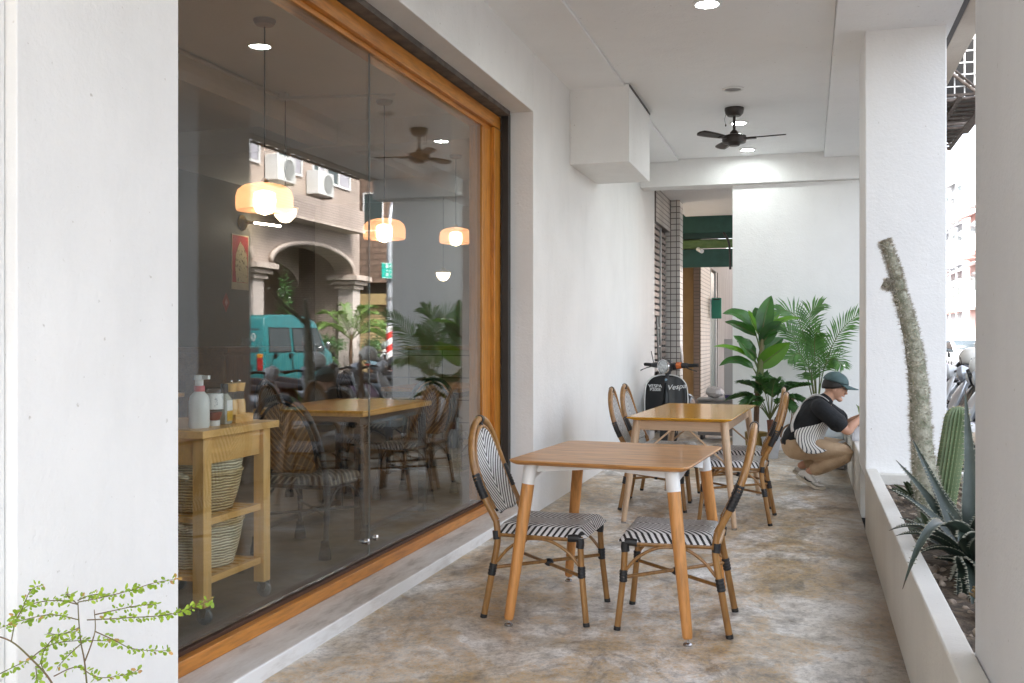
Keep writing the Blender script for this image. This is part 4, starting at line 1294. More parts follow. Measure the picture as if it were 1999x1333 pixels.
for (a, b_, c, w, dy, yg, tw) in LV:
    p0, p1, p2 = Lb(*a), Lb(*b_, dy * 0.6), Lb(*c, dy)
    (my if yg else mo).at()
    blade(my if yg else mo, p0, p1, p2, w, up=Vector((0, -0.75, 0.66)), fold=0.22, twist=tw)
    q = Vector((0.045, 0, p0.z - 0.16))
    mb.tube([q, q.lerp(p0, 0.6) + Vector((0, 0, 0.01)), p0, p0 * 0.25 + p1 * 0.5 + p2 * 0.25, p2 * 0.8 + p1 * 0.2], [0.011, 0.009, 0.007, 0.005, 0.001], 6)
mb.build('stalks', M_stemg, t)
mo.build('foliage', M_banana, t, ang=80); my.build('young_foliage', M_bananal, t, ang=80)

# low fan-leaved plant in a white pot
Yc = 11.2
cx = at_y(1505, 885, Yc).x
t = thing('fan_plant', 'low dark fan-leaved plant in a small white metal pot beside the banana plant', 'potted plant', (cx, Yc, 0))
mb = MB(); mb.lathe([(0.0, 0.002), (0.072, 0.002), (0.10, 0.215), (0.108, 0.22), (0.106, 0.23), (0.092, 0.225), (0.085, 0.2), (0.0, 0.2)], 28); mb.build('pot', mat('white_zinc_pot', (0.58, 0.60, 0.62), (0.50, 0.52, 0.54), 8, rough=0.45), t)
mb = MB(); mb.tube(smooth([(0, 0, 0.2), (0.0, 0.0, 0.3), (-0.01, 0, 0.42)]), 0.036, 12); mb.build('stem', mat('red_brown_stem', (0.20, 0.075, 0.035), (0.12, 0.05, 0.03), 20, rough=0.8), t)
ml, mr = MB(), MB()
rnd = random.Random(5)
for (u, v, dy) in ((1428, 778, -0.05), (1448, 748, 0.1), (1452, 792, -0.25), (1478, 742, -0.15), (1490, 735, 0.12), (1515, 742, -0.3), (1548, 752, 0.1), (1576, 752, -0.1), (1570, 785, -0.2), (1545, 800, -0.3), (1440, 810, -0.3), (1520, 760, 0.2)):
    p = at_y(u, v, Yc + dy)
    tip = Vector((p.x - cx, dy, p.z))
    b0 = Vector((-0.01, 0, 0.42))
    mid = b0.lerp(tip, 0.55) + Vector((0, 0, 0.13))
    frond(ml, mr, [b0, b0.lerp(mid, 0.5) + Vector((0, 0, 0.05)), mid, tip], 0.20, 20, 0.022, 0.42, 0.5, 50, rnd, 0.007)
ml.build('foliage', M_cycad, t, ang=0); mr.build('stalks', M_stemg, t)

# feather palm by the crouching man
Yp = 11.62
px0 = at_y(1592, 860, Yp).x
t = thing('palm', 'tall feather palm against the end wall behind the crouching man', 'potted plant', (px0, Yp, 0))
mb = MB(); mb.lathe([(0.0, 0.002), (0.11, 0.002), (0.15, 0.26), (0.142, 0.26), (0.12, 0.22), (0.0, 0.22)], 28); mb.build('pot', mat('dark_clay_pot', (0.10, 0.08, 0.07), rough=0.7), t)
ml, mr = MB(), MB()
rnd = random.Random(11)
FR = [  # px polyline, leaflet length, depth bend
    ([(1592, 800), (1580, 720), (1570, 655), (1548, 612), (1518, 604)], 0.26, -0.12), ([(1594, 800), (1588, 720), (1582, 655), (1583, 612), (1604, 594)], 0.25, -0.05),
    ([(1596, 800), (1604, 740), (1618, 690), (1646, 640), (1690, 602)], 0.26, -0.18), ([(1594, 800), (1592, 730), (1590, 680), (1592, 655), (1600, 640)], 0.24, -0.25),
    ([(1590, 800), (1577, 740), (1562, 690), (1545, 652), (1522, 640)], 0.22, 0.1), ([(1594, 800), (1586, 750), (1575, 710), (1558, 690), (1540, 700)], 0.26, -0.30),
    ([(1596, 800), (1602, 750), (1612, 712), (1630, 700), (1646, 716)], 0.22, -0.34), ([(1592, 800), (1588, 760), (1585, 735), (1583, 720), (1580, 715)], 0.26, -0.36),
    ([(1595, 800), (1600, 745), (1598, 700), (1592, 676), (1588, 668)], 0.22, 0.12)]
for pl, ll, dy in FR:
    pts = []
    for i, (u, v) in enumerate(pl):
        k = i / (len(pl) - 1)
        p = at_y(u, v, Yp + dy * k * k)
        pts.append(Vector((p.x - px0, dy * k * k, p.z)))
    pts = [Vector((0, 0, 0.22))] + pts
    frond(ml, mr, pts, ll, 27, 0.0092, 0.52, 0.22, 60, rnd, 0.010, normal=(0, -0.8, 0.6), vee=0.1)
ml.build('foliage', M_palm, t, ang=0); mr.build('stalks', M_stemg, t)

# ------------------------------------------------------------------ cactus planter
def spine_trunk(name, label, path, rad, nsp, seed, stub=None, sl=0.028):
    base = Vector(path[0])
    t = thing(name, label, 'cactus', base)
    P = smooth([Vector(p) - base for p in path], 8)
    N = len(P)
    rr = []
    rnd = random.Random(seed)
    for i in range(N):
        s = i / (N - 1) * (len(rad) - 1)
        j = min(int(s), len(rad) - 2)
        rr.append((rad[j] + (rad[j + 1] - rad[j]) * (s - j)) * rnd.uniform(0.96, 1.05))
    mb = MB(); mb.tube(P, rr, 22)
    if stub:
        q = [Vector(p) - base for p in stub]
        mb.tube(smooth(q, 4), [0.024, 0.023, 0.022, 0.021, 0.020, 0.019, 0.017, 0.015, 0.012], 12)
    mt = mat('grey_green_bark', (0.40, 0.385, 0.31), (0.19, 0.20, 0.14), 26, rough=0.85, bmp=0.8, bscale=70, bdist=0.01)
    mb.build('trunk', mt, t)
    mb = MB()
    def spines(P, rr, n):
        for _ in range(n):
            s = rnd.uniform(0, len(P) - 1.001)
            j = int(s)
            c = P[j].lerp(P[j + 1], s - j)
            d = (P[j + 1] - P[j]).normalized()
            a = d.orthogonal().normalized(); b = d.cross(a)
            g = rnd.uniform(0, 2 * math.pi)
            o = a * math.cos(g) + b * math.sin(g)
            r = rr[min(j, len(rr) - 1)]
            p = c + o * r * 0.93
            for k in range(2):
                q = (o + d * rnd.uniform(-0.3, 0.7) + a * rnd.uniform(-0.35, 0.35) + b * rnd.uniform(-0.35, 0.35)).normalized()
                e = p + q * sl * rnd.uniform(0.6, 1.2)
                u = q.orthogonal().normalized() * 0.0019; v = q.cross(u)
                mb.add([p + u, p - u * 0.5 + v * 0.87, p - u * 0.5 - v * 0.87, e], [(0, 1, 3), (1, 2, 3), (2, 0, 3)])
    spines(P, rr, nsp)
    if stub:
        spines([Vector(p) - base for p in stub], [0.022] * 4, nsp // 12)
    mb.build('spines', mat('pale_thorns', (0.60, 0.57, 0.50), (0.30, 0.26, 0.20), 30, rough=0.6), t, ang=0)
    return t
Yt = 5.6
PT = [at_y(u, v, Yt + d) for u, v, d in ((1828, 1042, 0.0), (1806, 930, 0), (1797, 830, 0), (1792, 740, 0.0), (1776, 640, 0), (1757, 575, 0), (1745, 522, 0), (1726, 468, 0))]
ST = [at_y(u, v, Yt) for u, v in ((1754, 562), (1742, 560), (1732, 556), (1723, 553))]
spine_trunk('spiny_trunk', 'tall grey spiny trunk leaning left in the planter before the white pillar', PT, [0.080, 0.062, 0.051, 0.046, 0.040, 0.034, 0.030, 0.025], 3000, 4, ST, 0.021)
spine_trunk('spiny_trunk', 'curving spiny trunk in the far planter, half hidden behind the white pillar',
            [(0.62, 9.52, 0.32), (0.61, 9.5, 0.8), (0.60, 9.46, 1.3), (0.60, 9.38, 1.72)], [0.06, 0.052, 0.042, 0.016], 700, 9,
            [(0.60, 9.44, 1.45), (0.60, 9.25, 1.53), (0.60, 9.0, 1.62), (0.60, 8.66, 1.80)])

t = thing('column_cactus', 'green ribbed column cactus standing behind the agave', 'cactus', (0.70, 5.9, 0.32))
NR = 20
mb, ms = MB(), MB()
rows = []
rnd = random.Random(2)
for i in range(31):
    s = i / 30
    H_ = 0.60
    if s < 0.85:
        z = H_ * s / 0.85 * 0.93; r = 0.058 - 0.004 * s + 0.006 * math.sin(s * 2.6)
    else:
        q = (s - 0.85) / 0.15; z = H_ * 0.93 + H_ * 0.07 * math.sin(q * math.pi / 2) * 1.3; r = 0.057 * math.cos(q * math.pi / 2 * 0.97)
    c = Vector((0.085 * (z / H_), 0, z))
    rows.append([c + Vector((math.cos(2 * math.pi * k / (NR * 4)), math.sin(2 * math.pi * k / (NR * 4)), 0)) * r * (1 + 0.085 * math.cos(2 * math.pi * k / 4)) for k in range(NR * 4)])
    for k in range(NR):
        p = rows[-1][k * 4]
        o = (p - c).normalized() if (p - c).length > 1e-5 else Vector((0, 0, 1))
        for _ in range(3):
            e = p + (o + Vector((rnd.uniform(-0.6, 0.6), rnd.uniform(-0.6, 0.6), rnd.uniform(-0.5, 0.7)))).normalized() * 0.010
            u = o.orthogonal().normalized() * 0.001
            ms.add([p + u, p - u, e], [(0, 1, 2)])
mb.grid(rows, closed_u=True)
mb.build('stem', mat('cactus_green', (0.17, 0.225, 0.115), (0.11, 0.16, 0.08), 8, rough=0.55), t)
ms.build('spines', mat('straw_spines', (0.55, 0.48, 0.28), rough=0.6), t, ang=0)

def agave_mat():
    m, n, b, out = new_mat('blue_green_agave')
    tc = n.nodes.new('ShaderNodeTexCoord'); sp = n.nodes.new('ShaderNodeSeparateXYZ'); n.links.new(tc.outputs['UV'], sp.inputs[0])
    e = math_(n, 'ABSOLUTE', math_(n, 'SUBTRACT', sp.outputs[0], 0.5))
    edge = math_(n, 'GREATER_THAN', e, 0.455)
    tip = math_(n, 'GREATER_THAN', sp.outputs[1], 0.965)
    nz = noise(n, coords(n, (1, 1, 1)).outputs[0], 7, 6, 0.65)
    r = ramp(n, nz.outputs[0], [(0.3, (0.013, 0.025, 0.017)), (0.55, (0.033, 0.050, 0.038)), (0.8, (0.09, 0.11, 0.095))])
    c = mixc(n, math_(n, 'MULTIPLY', edge, 0.6), r.outputs[0], (0.30, 0.33, 0.27))
    c = mixc(n, tip, c, (0.07, 0.045, 0.03))
    n.links.new(c, b.inputs['Base Color']); b.inputs['Roughness'].default_value = 0.42
    return m
M_agave = agave_mat()
def agave_leaf(mb, mt, p0, p1, tip, w, th=0.016, n=17, up=Vector((0, 0, 1)), rnd=random):
    p0, p1, tip = Vector(p0), Vector(p1), Vector(tip)
    rows, uvs = [], []
    prev = None
    for i in range(n):
        s = i / (n - 1)
        c = p0 * (1 - s) ** 2 + p1 * 2 * s * (1 - s) + tip * s * s
        d = ((p1 - p0) * (1 - s) + (tip - p1) * s).normalized()
        side = d.cross(up)
        if side.length < 0.15:
            side = prev if prev else Vector((1, 0, 0))
        side = side.normalized()
        if prev and side.dot(prev) < 0:
            side = -side
        prev = side
        nn = side.cross(d).normalized()
        if nn.dot(up) < 0:
            nn = -nn
        k = (0.72 + 0.40 * math.sin(min(1, s * 1.7) * math.pi)) * (1 - s ** 2.4) if s < 1 else 0
        ww = max(w * k, 0.0012)
        tk = th * (1 - s) ** 0.7 + 0.001
        top = [c + side * ww * q + nn * (abs(q) ** 1.5 * ww * 0.38) for q in (-1, -0.55, 0, 0.55, 1)]
        bot = [c + side * ww * q + nn * (abs(q) ** 1.5 * ww * 0.38 - tk * (1 - q * q * 0.9)) for q in (0.55, 0, -0.55)]
        rows.append(top + bot)
        uvs.append([(0.02, s), (0.25, s), (0.5, s), (0.75, s), (0.98, s), (0.75, s), (0.5, s), (0.25, s)])
        if 0.06 < s < 0.93:
            for sg, idx in ((-1, 0), (1, 4)):
                for kk in range(2):
                    pt = top[idx] + d * (kk * 0.5 - 0.25) * (tip - p0).length / n
                    o = side * sg
                    mt.add([pt - d * 0.004 - o * 0.002, pt + d * 0.004 - o * 0.002, pt + o * 0.011 + d * rnd.uniform(-0.004, 0.006), pt + nn * 0.004], [(0, 1, 2), (0, 2, 3), (1, 3, 2)])
    mb.grid(rows, closed_u=True, uvs=uvs)
ac = Vector((0.675, 4.50, 0.36))
t = thing('agave', 'large dark blue-green agave with toothed leaves spilling over the planter wall', 'agave', ac)
ml, mt_ = MB(), MB()
rnd = random.Random(6)
AG = [  # tip px, y of tip, arch height, width
    (1730, 952, 4.75, 0.10, 0.036), (1735, 1036, 4.45, 0.16, 0.040), (1757, 1010, 4.6, 0.06, 0.024), (1762, 1150, 3.88, 0.42, 0.046), (1749, 898, 5.0, 0.04, 0.040),
    (1779, 852, 5.1, -0.02, 0.044), (1884, 757, 4.7, -0.05, 0.046), (1912, 800, 4.5, 0.0, 0.05), (1868, 1205, 4.02, 0.16, 0.055), (1898, 1190, 3.9, 0.14, 0.05),
    (1748, 1046, 4.5, 0.12, 0.036), (1792, 1082, 4.45, 0.10, 0.036), (1798, 890, 4.95, -0.02, 0.045), (1860, 1130, 4.25, 0.05, 0.04), (1935, 950, 4.1, 0.06, 0.05),
    (1955, 1050, 4.0, 0.1, 0.05), (1930, 1170, 3.9, 0.12, 0.05), (1835, 960, 5.2, 0.05, 0.045), (1900, 860, 5.0, -0.02, 0.045), (1815, 1010, 5.05, 0.08, 0.04),
    (1880, 1245, 3.85, 0.12, 0.05), (1845, 1165, 4.15, 0.03, 0.045), (1905, 1225, 3.8, 0.06, 0.05), (1825, 1090, 4.45, 0.02, 0.04), (1790, 1040, 4.75, 0.0, 0.035), (1870, 1060, 4.15, 0.16, 0.05)]
for (u, v, y, arch, w) in AG:
    tip = at_y(u, v, y) - ac
    g = math.atan2(tip.y, tip.x)
    p0 = Vector((0.03 * math.cos(g), 0.03 * math.sin(g), 0.0))
    p1 = p0.lerp(tip, 0.5) + Vector((0, 0, arch))
    upv = Vector((-math.cos(g) * 0.6, -math.sin(g) * 0.6, 0.8))
    agave_leaf(ml, mt_, p0, p1, tip, w * 1.0, rnd=rnd, up=upv)
ml.build('leaves', M_agave, t, ang=50); mt_.build('teeth', mat('pale_leaf_teeth', (0.36, 0.36, 0.29), rough=0.6), t, ang=0)

def rosette(x, y, z, r, n, label, seed, m):
    t = thing('succulent', label, 'succulent', (x, y, z), group='small succulents in the planter')
    mb = MB(); rnd = random.Random(seed)
    for i in range(n):
        g = i * 2.4; e = rnd.uniform(0.2, 1.1); L_ = r * rnd.uniform(0.7, 1.1)
        d = Vector((math.cos(g) * math.cos(e), math.sin(g) * math.cos(e), math.sin(e)))
        blade(mb, d * 0.01, d * L_ * 0.55 + Vector((0, 0, 0.02)), d * L_, 0.012 + r * 0.06, fold=0.4, n=7)
    mb.build('leaves', m, t, solid=0.004)
M_succ = leaf_mat('grey_green_succulent', (0.12, 0.15, 0.10), (0.07, 0.09, 0.06), 0.5)
M_dry = leaf_mat('dry_leaf', (0.36, 0.25, 0.13), (0.20, 0.12, 0.06), 0.7)
rosette(0.56, 5.15, 0.34, 0.15, 22, 'small grey-green succulent at the foot of the spiny trunk', 1, M_succ)
rosette(0.60, 6.25, 0.34, 0.17, 22, 'small grey-green succulent behind the spiny trunk near the pillar', 2, M_succ)
rosette(0.60, 4.95, 0.34, 0.13, 16, 'dried tan succulent between the agave and the spiny trunk', 3, M_dry)
rosette(0.62, 3.75, 0.34, 0.16, 16, 'dried tan succulent in front of the agave near the street pillar', 4, M_dry)
mb = MB(); rnd = random.Random(21)
for i in range(170):
    x, y = rnd.uniform(0.46, 0.94), rnd.uniform(3.15, 7.0)
    r = rnd.uniform(0.008, 0.028)
    mb.at((x, y, 0.338), (rnd.random(), rnd.random(), rnd.random())).ball((0, 0, 0), (r, r * 0.8, r * 0.6), 7, 5)
tag(mb.build('gravel', mat('pale_gravel', (0.46, 0.38, 0.30), (0.22, 0.17, 0.13), 25, rough=0.85)), 'pale gravel and chips scattered on the planter soil', 'gravel', kind='stuff')

# ------------------------------------------------------------------ young shrub in the left foreground
sx, sy = at_d(172, 1333, 2.42).x, at_d(172, 1333, 2.42).y
t = thing('young_shrub', 'thin young shrub with bright yellow-green leaflets in the left foreground', 'shrub', (sx, sy, 0))
S0 = Vector((sx, sy, 0))
mb = MB(); mb.lathe([(0.0, 0.002), (0.085, 0.002), (0.12, 0.2), (0.13, 0.2), (0.13, 0.225), (0.115, 0.225), (0.105, 0.19), (0.0, 0.19)], 24); mb.build('pot', mat('terracotta_pot', (0.36, 0.15, 0.075), (0.28, 0.11, 0.05), 9, rough=0.8), t)
ms, ml, mt2 = MB(), MB(), MB()
rnd = random.Random(14)
def sp(u, v, d=0.0):
    return at_d(u, v, 2.42 + d) - S0
MAIN = [([None, (172, 1390, 0), (166, 1300, 0), (158, 1255, 0), (154, 1215, 0), (152, 1175, 0.02)], 0.0025), ([(166, 1290, 0), (178, 1258, -0.02), (186, 1228, -0.02), (184, 1190, 0)], 0.0019),
        ([None, (118, 1380, -0.05), (98, 1328, -0.06), (60, 1285, -0.08), (22, 1252, -0.1), (-20, 1238, -0.1)], 0.0030)]
for pl, r in MAIN:
    pts = [Vector((0, 0, 0.19)) if q is None else sp(*q) for q in pl]
    ps = smooth(pts, 5)
    ms.tube(ps, [r * (1 - 0.5 * i / len(ps)) for i in range(len(ps))], 7)
TW = [[(154, 1210), (100, 1200), (40, 1212), (-10, 1230)], [(152, 1180), (110, 1172), (60, 1180), (25, 1205)], [(153, 1175), (190, 1168), (225, 1160), (262, 1150), (300, 1138), (346, 1130)],
      [(170, 1210), (215, 1208), (260, 1205), (310, 1202), (350, 1195), (385, 1182), (414, 1170)], [(185, 1232), (220, 1248), (255, 1265), (295, 1270), (328, 1270)], [(152, 1172), (175, 1162), (200, 1160)],
      [(60, 1285), (100, 1258), (160, 1250), (220, 1252)], [(98, 1330), (80, 1290), (105, 1245), (150, 1232)], [(22, 1252), (30, 1215), (45, 1185), (60, 1152), (82, 1142)], [(155, 1225), (120, 1238), (92, 1236)],
      [(105, 1320), (150, 1302), (190, 1322), (240, 1318), (270, 1308)], [(160, 1255), (135, 1278), (112, 1302)], [(184, 1200), (230, 1190), (270, 1182), (305, 1180)], [(150, 1178), (130, 1160), (140, 1162)],
      [(0, 1315), (30, 1300), (55, 1288)], [(70, 1300), (72, 1325), (75, 1360)]]
for tw in TW:
    d0 = rnd.uniform(-0.10, 0.10)
    pts = [sp(u, v, d0 * (i / len(tw)) + (0.0 if i == 0 else rnd.uniform(-0.02, 0.02))) for i, (u, v) in enumerate(tw)]
    ps = smooth(pts, 6)
    ms.tube(ps, [0.0016 * (1 - 0.6 * i / len(ps)) for i in range(len(ps))], 5)
    L_ = sum((b - a).length for a, b in zip(ps, ps[1:]))
    nlf = int(L_ / 0.0031)
    for i in range(nlf):
        s = 0.12 + 0.88 * (i + rnd.random()) / nlf
        x = s * (len(ps) - 1.001); j = int(x)
        c = ps[j].lerp(ps[j + 1], x - j); d = (ps[j + 1] - ps[j]).normalized()
        o = (Vector((rnd.gauss(0, 1), rnd.gauss(0, 1), rnd.gauss(-0.2, 0.8)))).normalized()
        o = (o + d * 0.5).normalized()
        ll = rnd.uniform(0.006, 0.016) * (1.25 if rnd.random() < 0.2 else 1)
        w = o.cross(Vector((rnd.gauss(0, 0.4), -1, rnd.gauss(0.6, 0.4)))).normalized() * ll * 0.28
        q = c + o * 0.004
        tgt = mt2 if (s > 0.95 and rnd.random() < 0.4) or rnd.random() < 0.025 else ml
        tgt.add([q, q + o * ll * 0.35 + w, q + o * ll * 0.8 + w * 0.8, q + o * ll, q + o * ll * 0.8 - w * 0.8, q + o * ll * 0.35 - w], [(0, 1, 2, 3, 4, 5)])
ms.build('stems', mat('brown_twig', (0.17, 0.095, 0.05), (0.12, 0.14, 0.04), 16, rough=0.7), t)
ml.build('foliage', leaf_mat('bright_leaflet', (0.34, 0.46, 0.04), (0.18, 0.30, 0.03), 0.45, 30, 0.05), t, ang=0)
mt2.build('young_foliage', leaf_mat('pinkish_new_leaf', (0.55, 0.28, 0.12), (0.40, 0.30, 0.08), 0.45, 30, 0.05), t, ang=0)

# ------------------------------------------------------------------ the crouching man
def skin_mesh(chains, sub=1):
    """limbs as tapering rings along jointed chains (x, y, z, r or (r_sagittal, r_lateral)); closed, overlapping, melted later by fuse()"""
    mb = MB()
    for ch in chains:
        pts = [Vector(c[:3]) for c in ch]
        rad = [c[3] if hasattr(c[3], '__len__') else (c[3], c[3]) for c in ch]
        P, Q = [], []
        K = 5
        sp_ = smooth(pts, K)
        for i, p in enumerate(sp_):
            t = i / K
            j = min(int(t), len(rad) - 2); f = t - j
            f = f * f * (3 - 2 * f)
            P.append(p); Q.append((rad[j][0] + (rad[j + 1][0] - rad[j][0]) * f, rad[j][1] + (rad[j + 1][1] - rad[j][1]) * f))
        d0 = (P[0] - P[1]).normalized(); d1 = (P[-1] - P[-2]).normalized()
        head_ = [(P[0] + d0 * Q[0][0] * math.sin(a), (Q[0][0] * math.cos(a), Q[0][1] * math.cos(a))) for a in (1.45, 1.05, 0.6)]
        tail_ = [(P[-1] + d1 * Q[-1][0] * math.sin(a), (Q[-1][0] * math.cos(a), Q[-1][1] * math.cos(a))) for a in (0.6, 1.05, 1.45)]
        A = head_ + list(zip(P, Q)) + tail_
        rows = []
        lat = None
        for i, (p, q) in enumerate(A):
            t = (A[min(i + 1, len(A) - 1)][0] - A[max(i - 1, 0)][0]).normalized()
            ref = Vector((0, 1, 0)) if lat is None else lat
            l_ = ref - t * ref.dot(t)
            if l_.length < 0.05:
                l_ = t.orthogonal()
            l_.normalize(); lat = l_
            n_ = t.cross(l_)
            rows.append([p + l_ * q[1] * math.cos(2 * math.pi * k / 18) + n_ * q[0] * math.sin(2 * math.pi * k / 18) for k in range(18)])
        mb.grid(rows, closed_u=True)
        k0 = len(mb.v) - len(rows) * 18
        mb.f.append([k0 + k for k in range(17, -1, -1)]); mb.mi.append(0)
        mb.f.append([len(mb.v) - 18 + k for k in range(18)]); mb.mi.append(0)
    return [tuple(v) for v in mb.v], [tuple(f) for f in mb.f]

def fuse(name, parts, m, parent, voxel=0.008, sm=4):
    """several overlapping closed surfaces melted into one continuous skin"""
    mb = MB()
    for V, F in parts:
        mb.add(V, F)
    o = mb.build(name, m, None, ang=0)
    r = o.modifiers.new('r', 'REMESH'); r.mode = 'VOXEL'; r.voxel_size = voxel; r.use_smooth_shade = True
    if sm:
        s = o.modifiers.new('s', 'SMOOTH'); s.iterations = sm; s.factor = 0.5
    dg = bpy.context.evaluated_depsgraph_get()
    ev = bpy.data.meshes.new_from_object(o.evaluated_get(dg))
    bpy.data.objects.remove(o)
    ev.materials.clear(); ev.materials.append(m)
    ev.shade_smooth()
    q = bpy.data.objects.new(name, ev)
    COL.objects.link(q)
    q.parent = parent
    return q

def vf(fn):
    mb = MB(); fn(mb); return mb.v, mb.f

man = thing('person', 'crouching person in green cap, black shirt and striped apron by the planter', 'person', (0.0, 9.12, 0))
M_skin = mat('skin', (0.62, 0.36, 0.25), (0.55, 0.30, 0.20), 7, rough=0.5)
M_shirt = mat('black_cotton', (0.014, 0.016, 0.019), (0.009, 0.010, 0.012), 14, rough=0.85, bmp=0.35, bscale=16, bdist=0.03)
M_khaki = mat('khaki_twill', (0.53, 0.385, 0.25), (0.45, 0.315, 0.195), 9, rough=0.85, bmp=0.5, bscale=13, bdist=0.03)
M_cap = mat('faded_green_cap', (0.085, 0.135, 0.135), (0.055, 0.095, 0.098), 11, rough=0.85, bmp=0.2)
M_hair = mat('black_hair', (0.012, 0.010, 0.009), (0.02, 0.016, 0.013), 60, (1, 1, 0.2), rough=0.5)
M_shoe = mat('white_leather', (0.72, 0.70, 0.66), (0.64, 0.61, 0.56), 8, rough=0.5)
M_sole = mat('cream_rubber_sole', (0.60, 0.54, 0.44), rough=0.7)

HD = Vector((0.222, 0.0, 0.885))
TILT = R(16)
def hd(x, y, z):
    return (HD.x + x * math.cos(TILT) + z * math.sin(TILT), HD.y + y, HD.z - x * math.sin(TILT) + z * math.cos(TILT))
def head(mb):
    rows = []
    for i in range(15):
        p = math.pi * i / 14
        zz = -math.cos(p)
        row = []
        for k in range(22):
            g = 2 * math.pi * k / 22
            cx, cy = math.cos(g), math.sin(g)
            x = 0.094 * math.sin(p) * cx; y = 0.074 * math.sin(p) * cy; z = 0.112 * zz
            if zz < 0:                                   # narrow the jaw and bring the chin forward
                y *= 1 + 0.28 * zz; x = x * (1 + 0.16 * zz) + 0.016 * (-zz)
            if cx > 0.6 and -0.1 < zz < 0.35:
                x -= 0.006
            row.append(hd(x, y, z))
        rows.append(row)
    mb.grid(rows, closed_u=True)
    mb.ball(hd(0.070, 0, -0.096), (0.026, 0.026, 0.021), 10, 8)                      # chin
    mb.tube([hd(0.086, 0, 0.012), hd(0.101, 0, -0.016), hd(0.110, 0, -0.030), hd(0.096, 0, -0.036)], [0.008, 0.011, 0.013, 0.009], 8)   # nose
    mb.tube([hd(0.088, -0.02, -0.060), hd(0.097, 0, -0.058), hd(0.088, 0.02, -0.060)], [0.005, 0.008, 0.005], 8)       # lips
    for s in (-1, 1):
        mb.ball(hd(-0.008, s * 0.074, -0.012), (0.017, 0.009, 0.030), 10, 8)           # ears
        mb.ball(hd(0.080, s * 0.030, 0.024), (0.014, 0.020, 0.010), 8, 6)              # brow ridge
def hand(chains, w, d, s, side):
    """five separate, unequal fingers curling from a palm at w pointing along d"""
    d = Vector(d).normalized(); up = Vector((0, 0, 1)); lat = d.cross(up).normalized() * side
    dn = lat.cross(d) * side
    if dn.z > 0:
        dn = -dn
    w = Vector(w)
    palm = [(*w, 0.022), (*(w + d * 0.035), (0.036, 0.016)), (*(w + d * 0.075), (0.038, 0.013))]
    chains.append(palm)
    out = []
    for i, (ln, off) in enumerate(((0.070, -0.027), (0.079, -0.009), (0.073, 0.009), (0.056, 0.027))):
        b = w + d * 0.068 + lat * off
        k1 = b + d * ln * 0.42 + dn * 0.008
        k2 = k1 + d * ln * 0.24 + dn * 0.022
        e = k2 + d * ln * 0.08 + dn * 0.020
        out.append([(*b, 0.0095), (*k1, 0.0088), (*k2, 0.0080), (*e, 0.0068)])
    b = w + d * 0.022 - lat * 0.028
    out.append([(*b, 0.0125), (*(b + d * 0.026 - lat * 0.018 + dn * 0.008), 0.0110), (*(b + d * 0.048 - lat * 0.016 + dn * 0.022), 0.0092)])
    return out

# joints: x forward (towards the planter), -y is the side the camera sees
SH_R, EL_R, WR_R = (0.105, -0.165, 0.705), (0.315, -0.185, 0.520), (0.425, -0.14, 0.622)
SH_L, EL_L, WR_L = (0.115, 0.165, 0.705), (0.33, 0.185, 0.545), (0.44, 0.08, 0.625)
KN_R, AN_R = (0.312, -0.135, 0.318), (0.006, -0.105, 0.150)
KN_L, AN_L = (0.300, 0.150, 0.335), (-0.060, 0.10, 0.175)
body = [[(-0.085, 0, 0.37, (0.125, 0.15)), (-0.04, 0, 0.47, (0.115, 0.135)), (0.02, 0, 0.58, (0.118, 0.14)), (0.085, 0, 0.69, (0.115, 0.15)), (0.135, 0, 0.755, (0.07, 0.08)), (0.172, 0, 0.80, 0.052), (0.20, 0, 0.85, 0.054)]]
for sh, el, wr in ((SH_R, EL_R, WR_R), (SH_L, EL_L, WR_L)):
    body.append([(0.095, sh[1] * 0.55, 0.705, 0.065), (*sh, 0.058), (*[(sh[i] + el[i]) / 2 for i in range(3)], 0.047), (*el, 0.038), (*[el[i] * 0.65 + wr[i] * 0.35 for i in range(3)], 0.038), (*wr, 0.025)])
for s, kn, an in ((-1, KN_R, AN_R), (1, KN_L, AN_L)):
    body.append([(-0.09, s * 0.055, 0.37, 0.10), (-0.06, s * 0.095, 0.355, 0.085), (*[(-0.06 + kn[0]) / 2, s * 0.115, 0.345], 0.072), (*kn, 0.052), (*[kn[0] * 0.6 + an[0] * 0.4, kn[1] * 0.6 + an[1] * 0.4, kn[2] * 0.6 + an[2] * 0.4 - 0.012], 0.052), (*an, 0.034)])
pieces = [skin_mesh(body), vf(head)]
for w, d, side in ((WR_R, (0.86, 0.25, 0.12), 1), (WR_L, (0.8, -0.3, 0.1), -1)):
    pal = []
    fing = hand(pal, w, d, 1, side)
    pieces.append(skin_mesh(pal))
    for fch in fing:
        pieces.append(skin_mesh([fch]))
fuse('body', pieces, M_skin, man, 0.0055, 3)
for s in (-1, 1):
    mb = MB(); mb.ball(hd(0.0835, s * 0.030, 0.004), (0.008, 0.012, 0.008), 10, 8); mb.build('eye', mat('eye_white', (0.55, 0.52, 0.48), rough=0.2), man)
    mb = MB(); mb.ball(hd(0.0905, s * 0.029, 0.003), (0.003, 0.005, 0.005), 8, 6); mb.build('iris', M_hair, man)
def hairf(mb):
    rows = []
    for i in range(11):
        p = math.pi * (0.0 + 0.545 * i / 10)
        row = []
        for k in range(26):
            g = 2 * math.pi * k / 26
            cx, cy = math.cos(g), math.sin(g)
            back = max(0.0, -cx)
            p2 = p * (1.0 + 0.14 * back - 0.24 * max(0, cx))
            row.append(hd(0.101 * math.sin(p2) * cx - 0.004, 0.080 * math.sin(p2) * cy, 0.118 * math.cos(p2)))
        rows.append(row)
    mb.grid(rows, closed_u=True)
mb = MB(); hairf(mb); mb.build('hair', M_hair, man, solid=0.01)
mb = MB()
rows = []
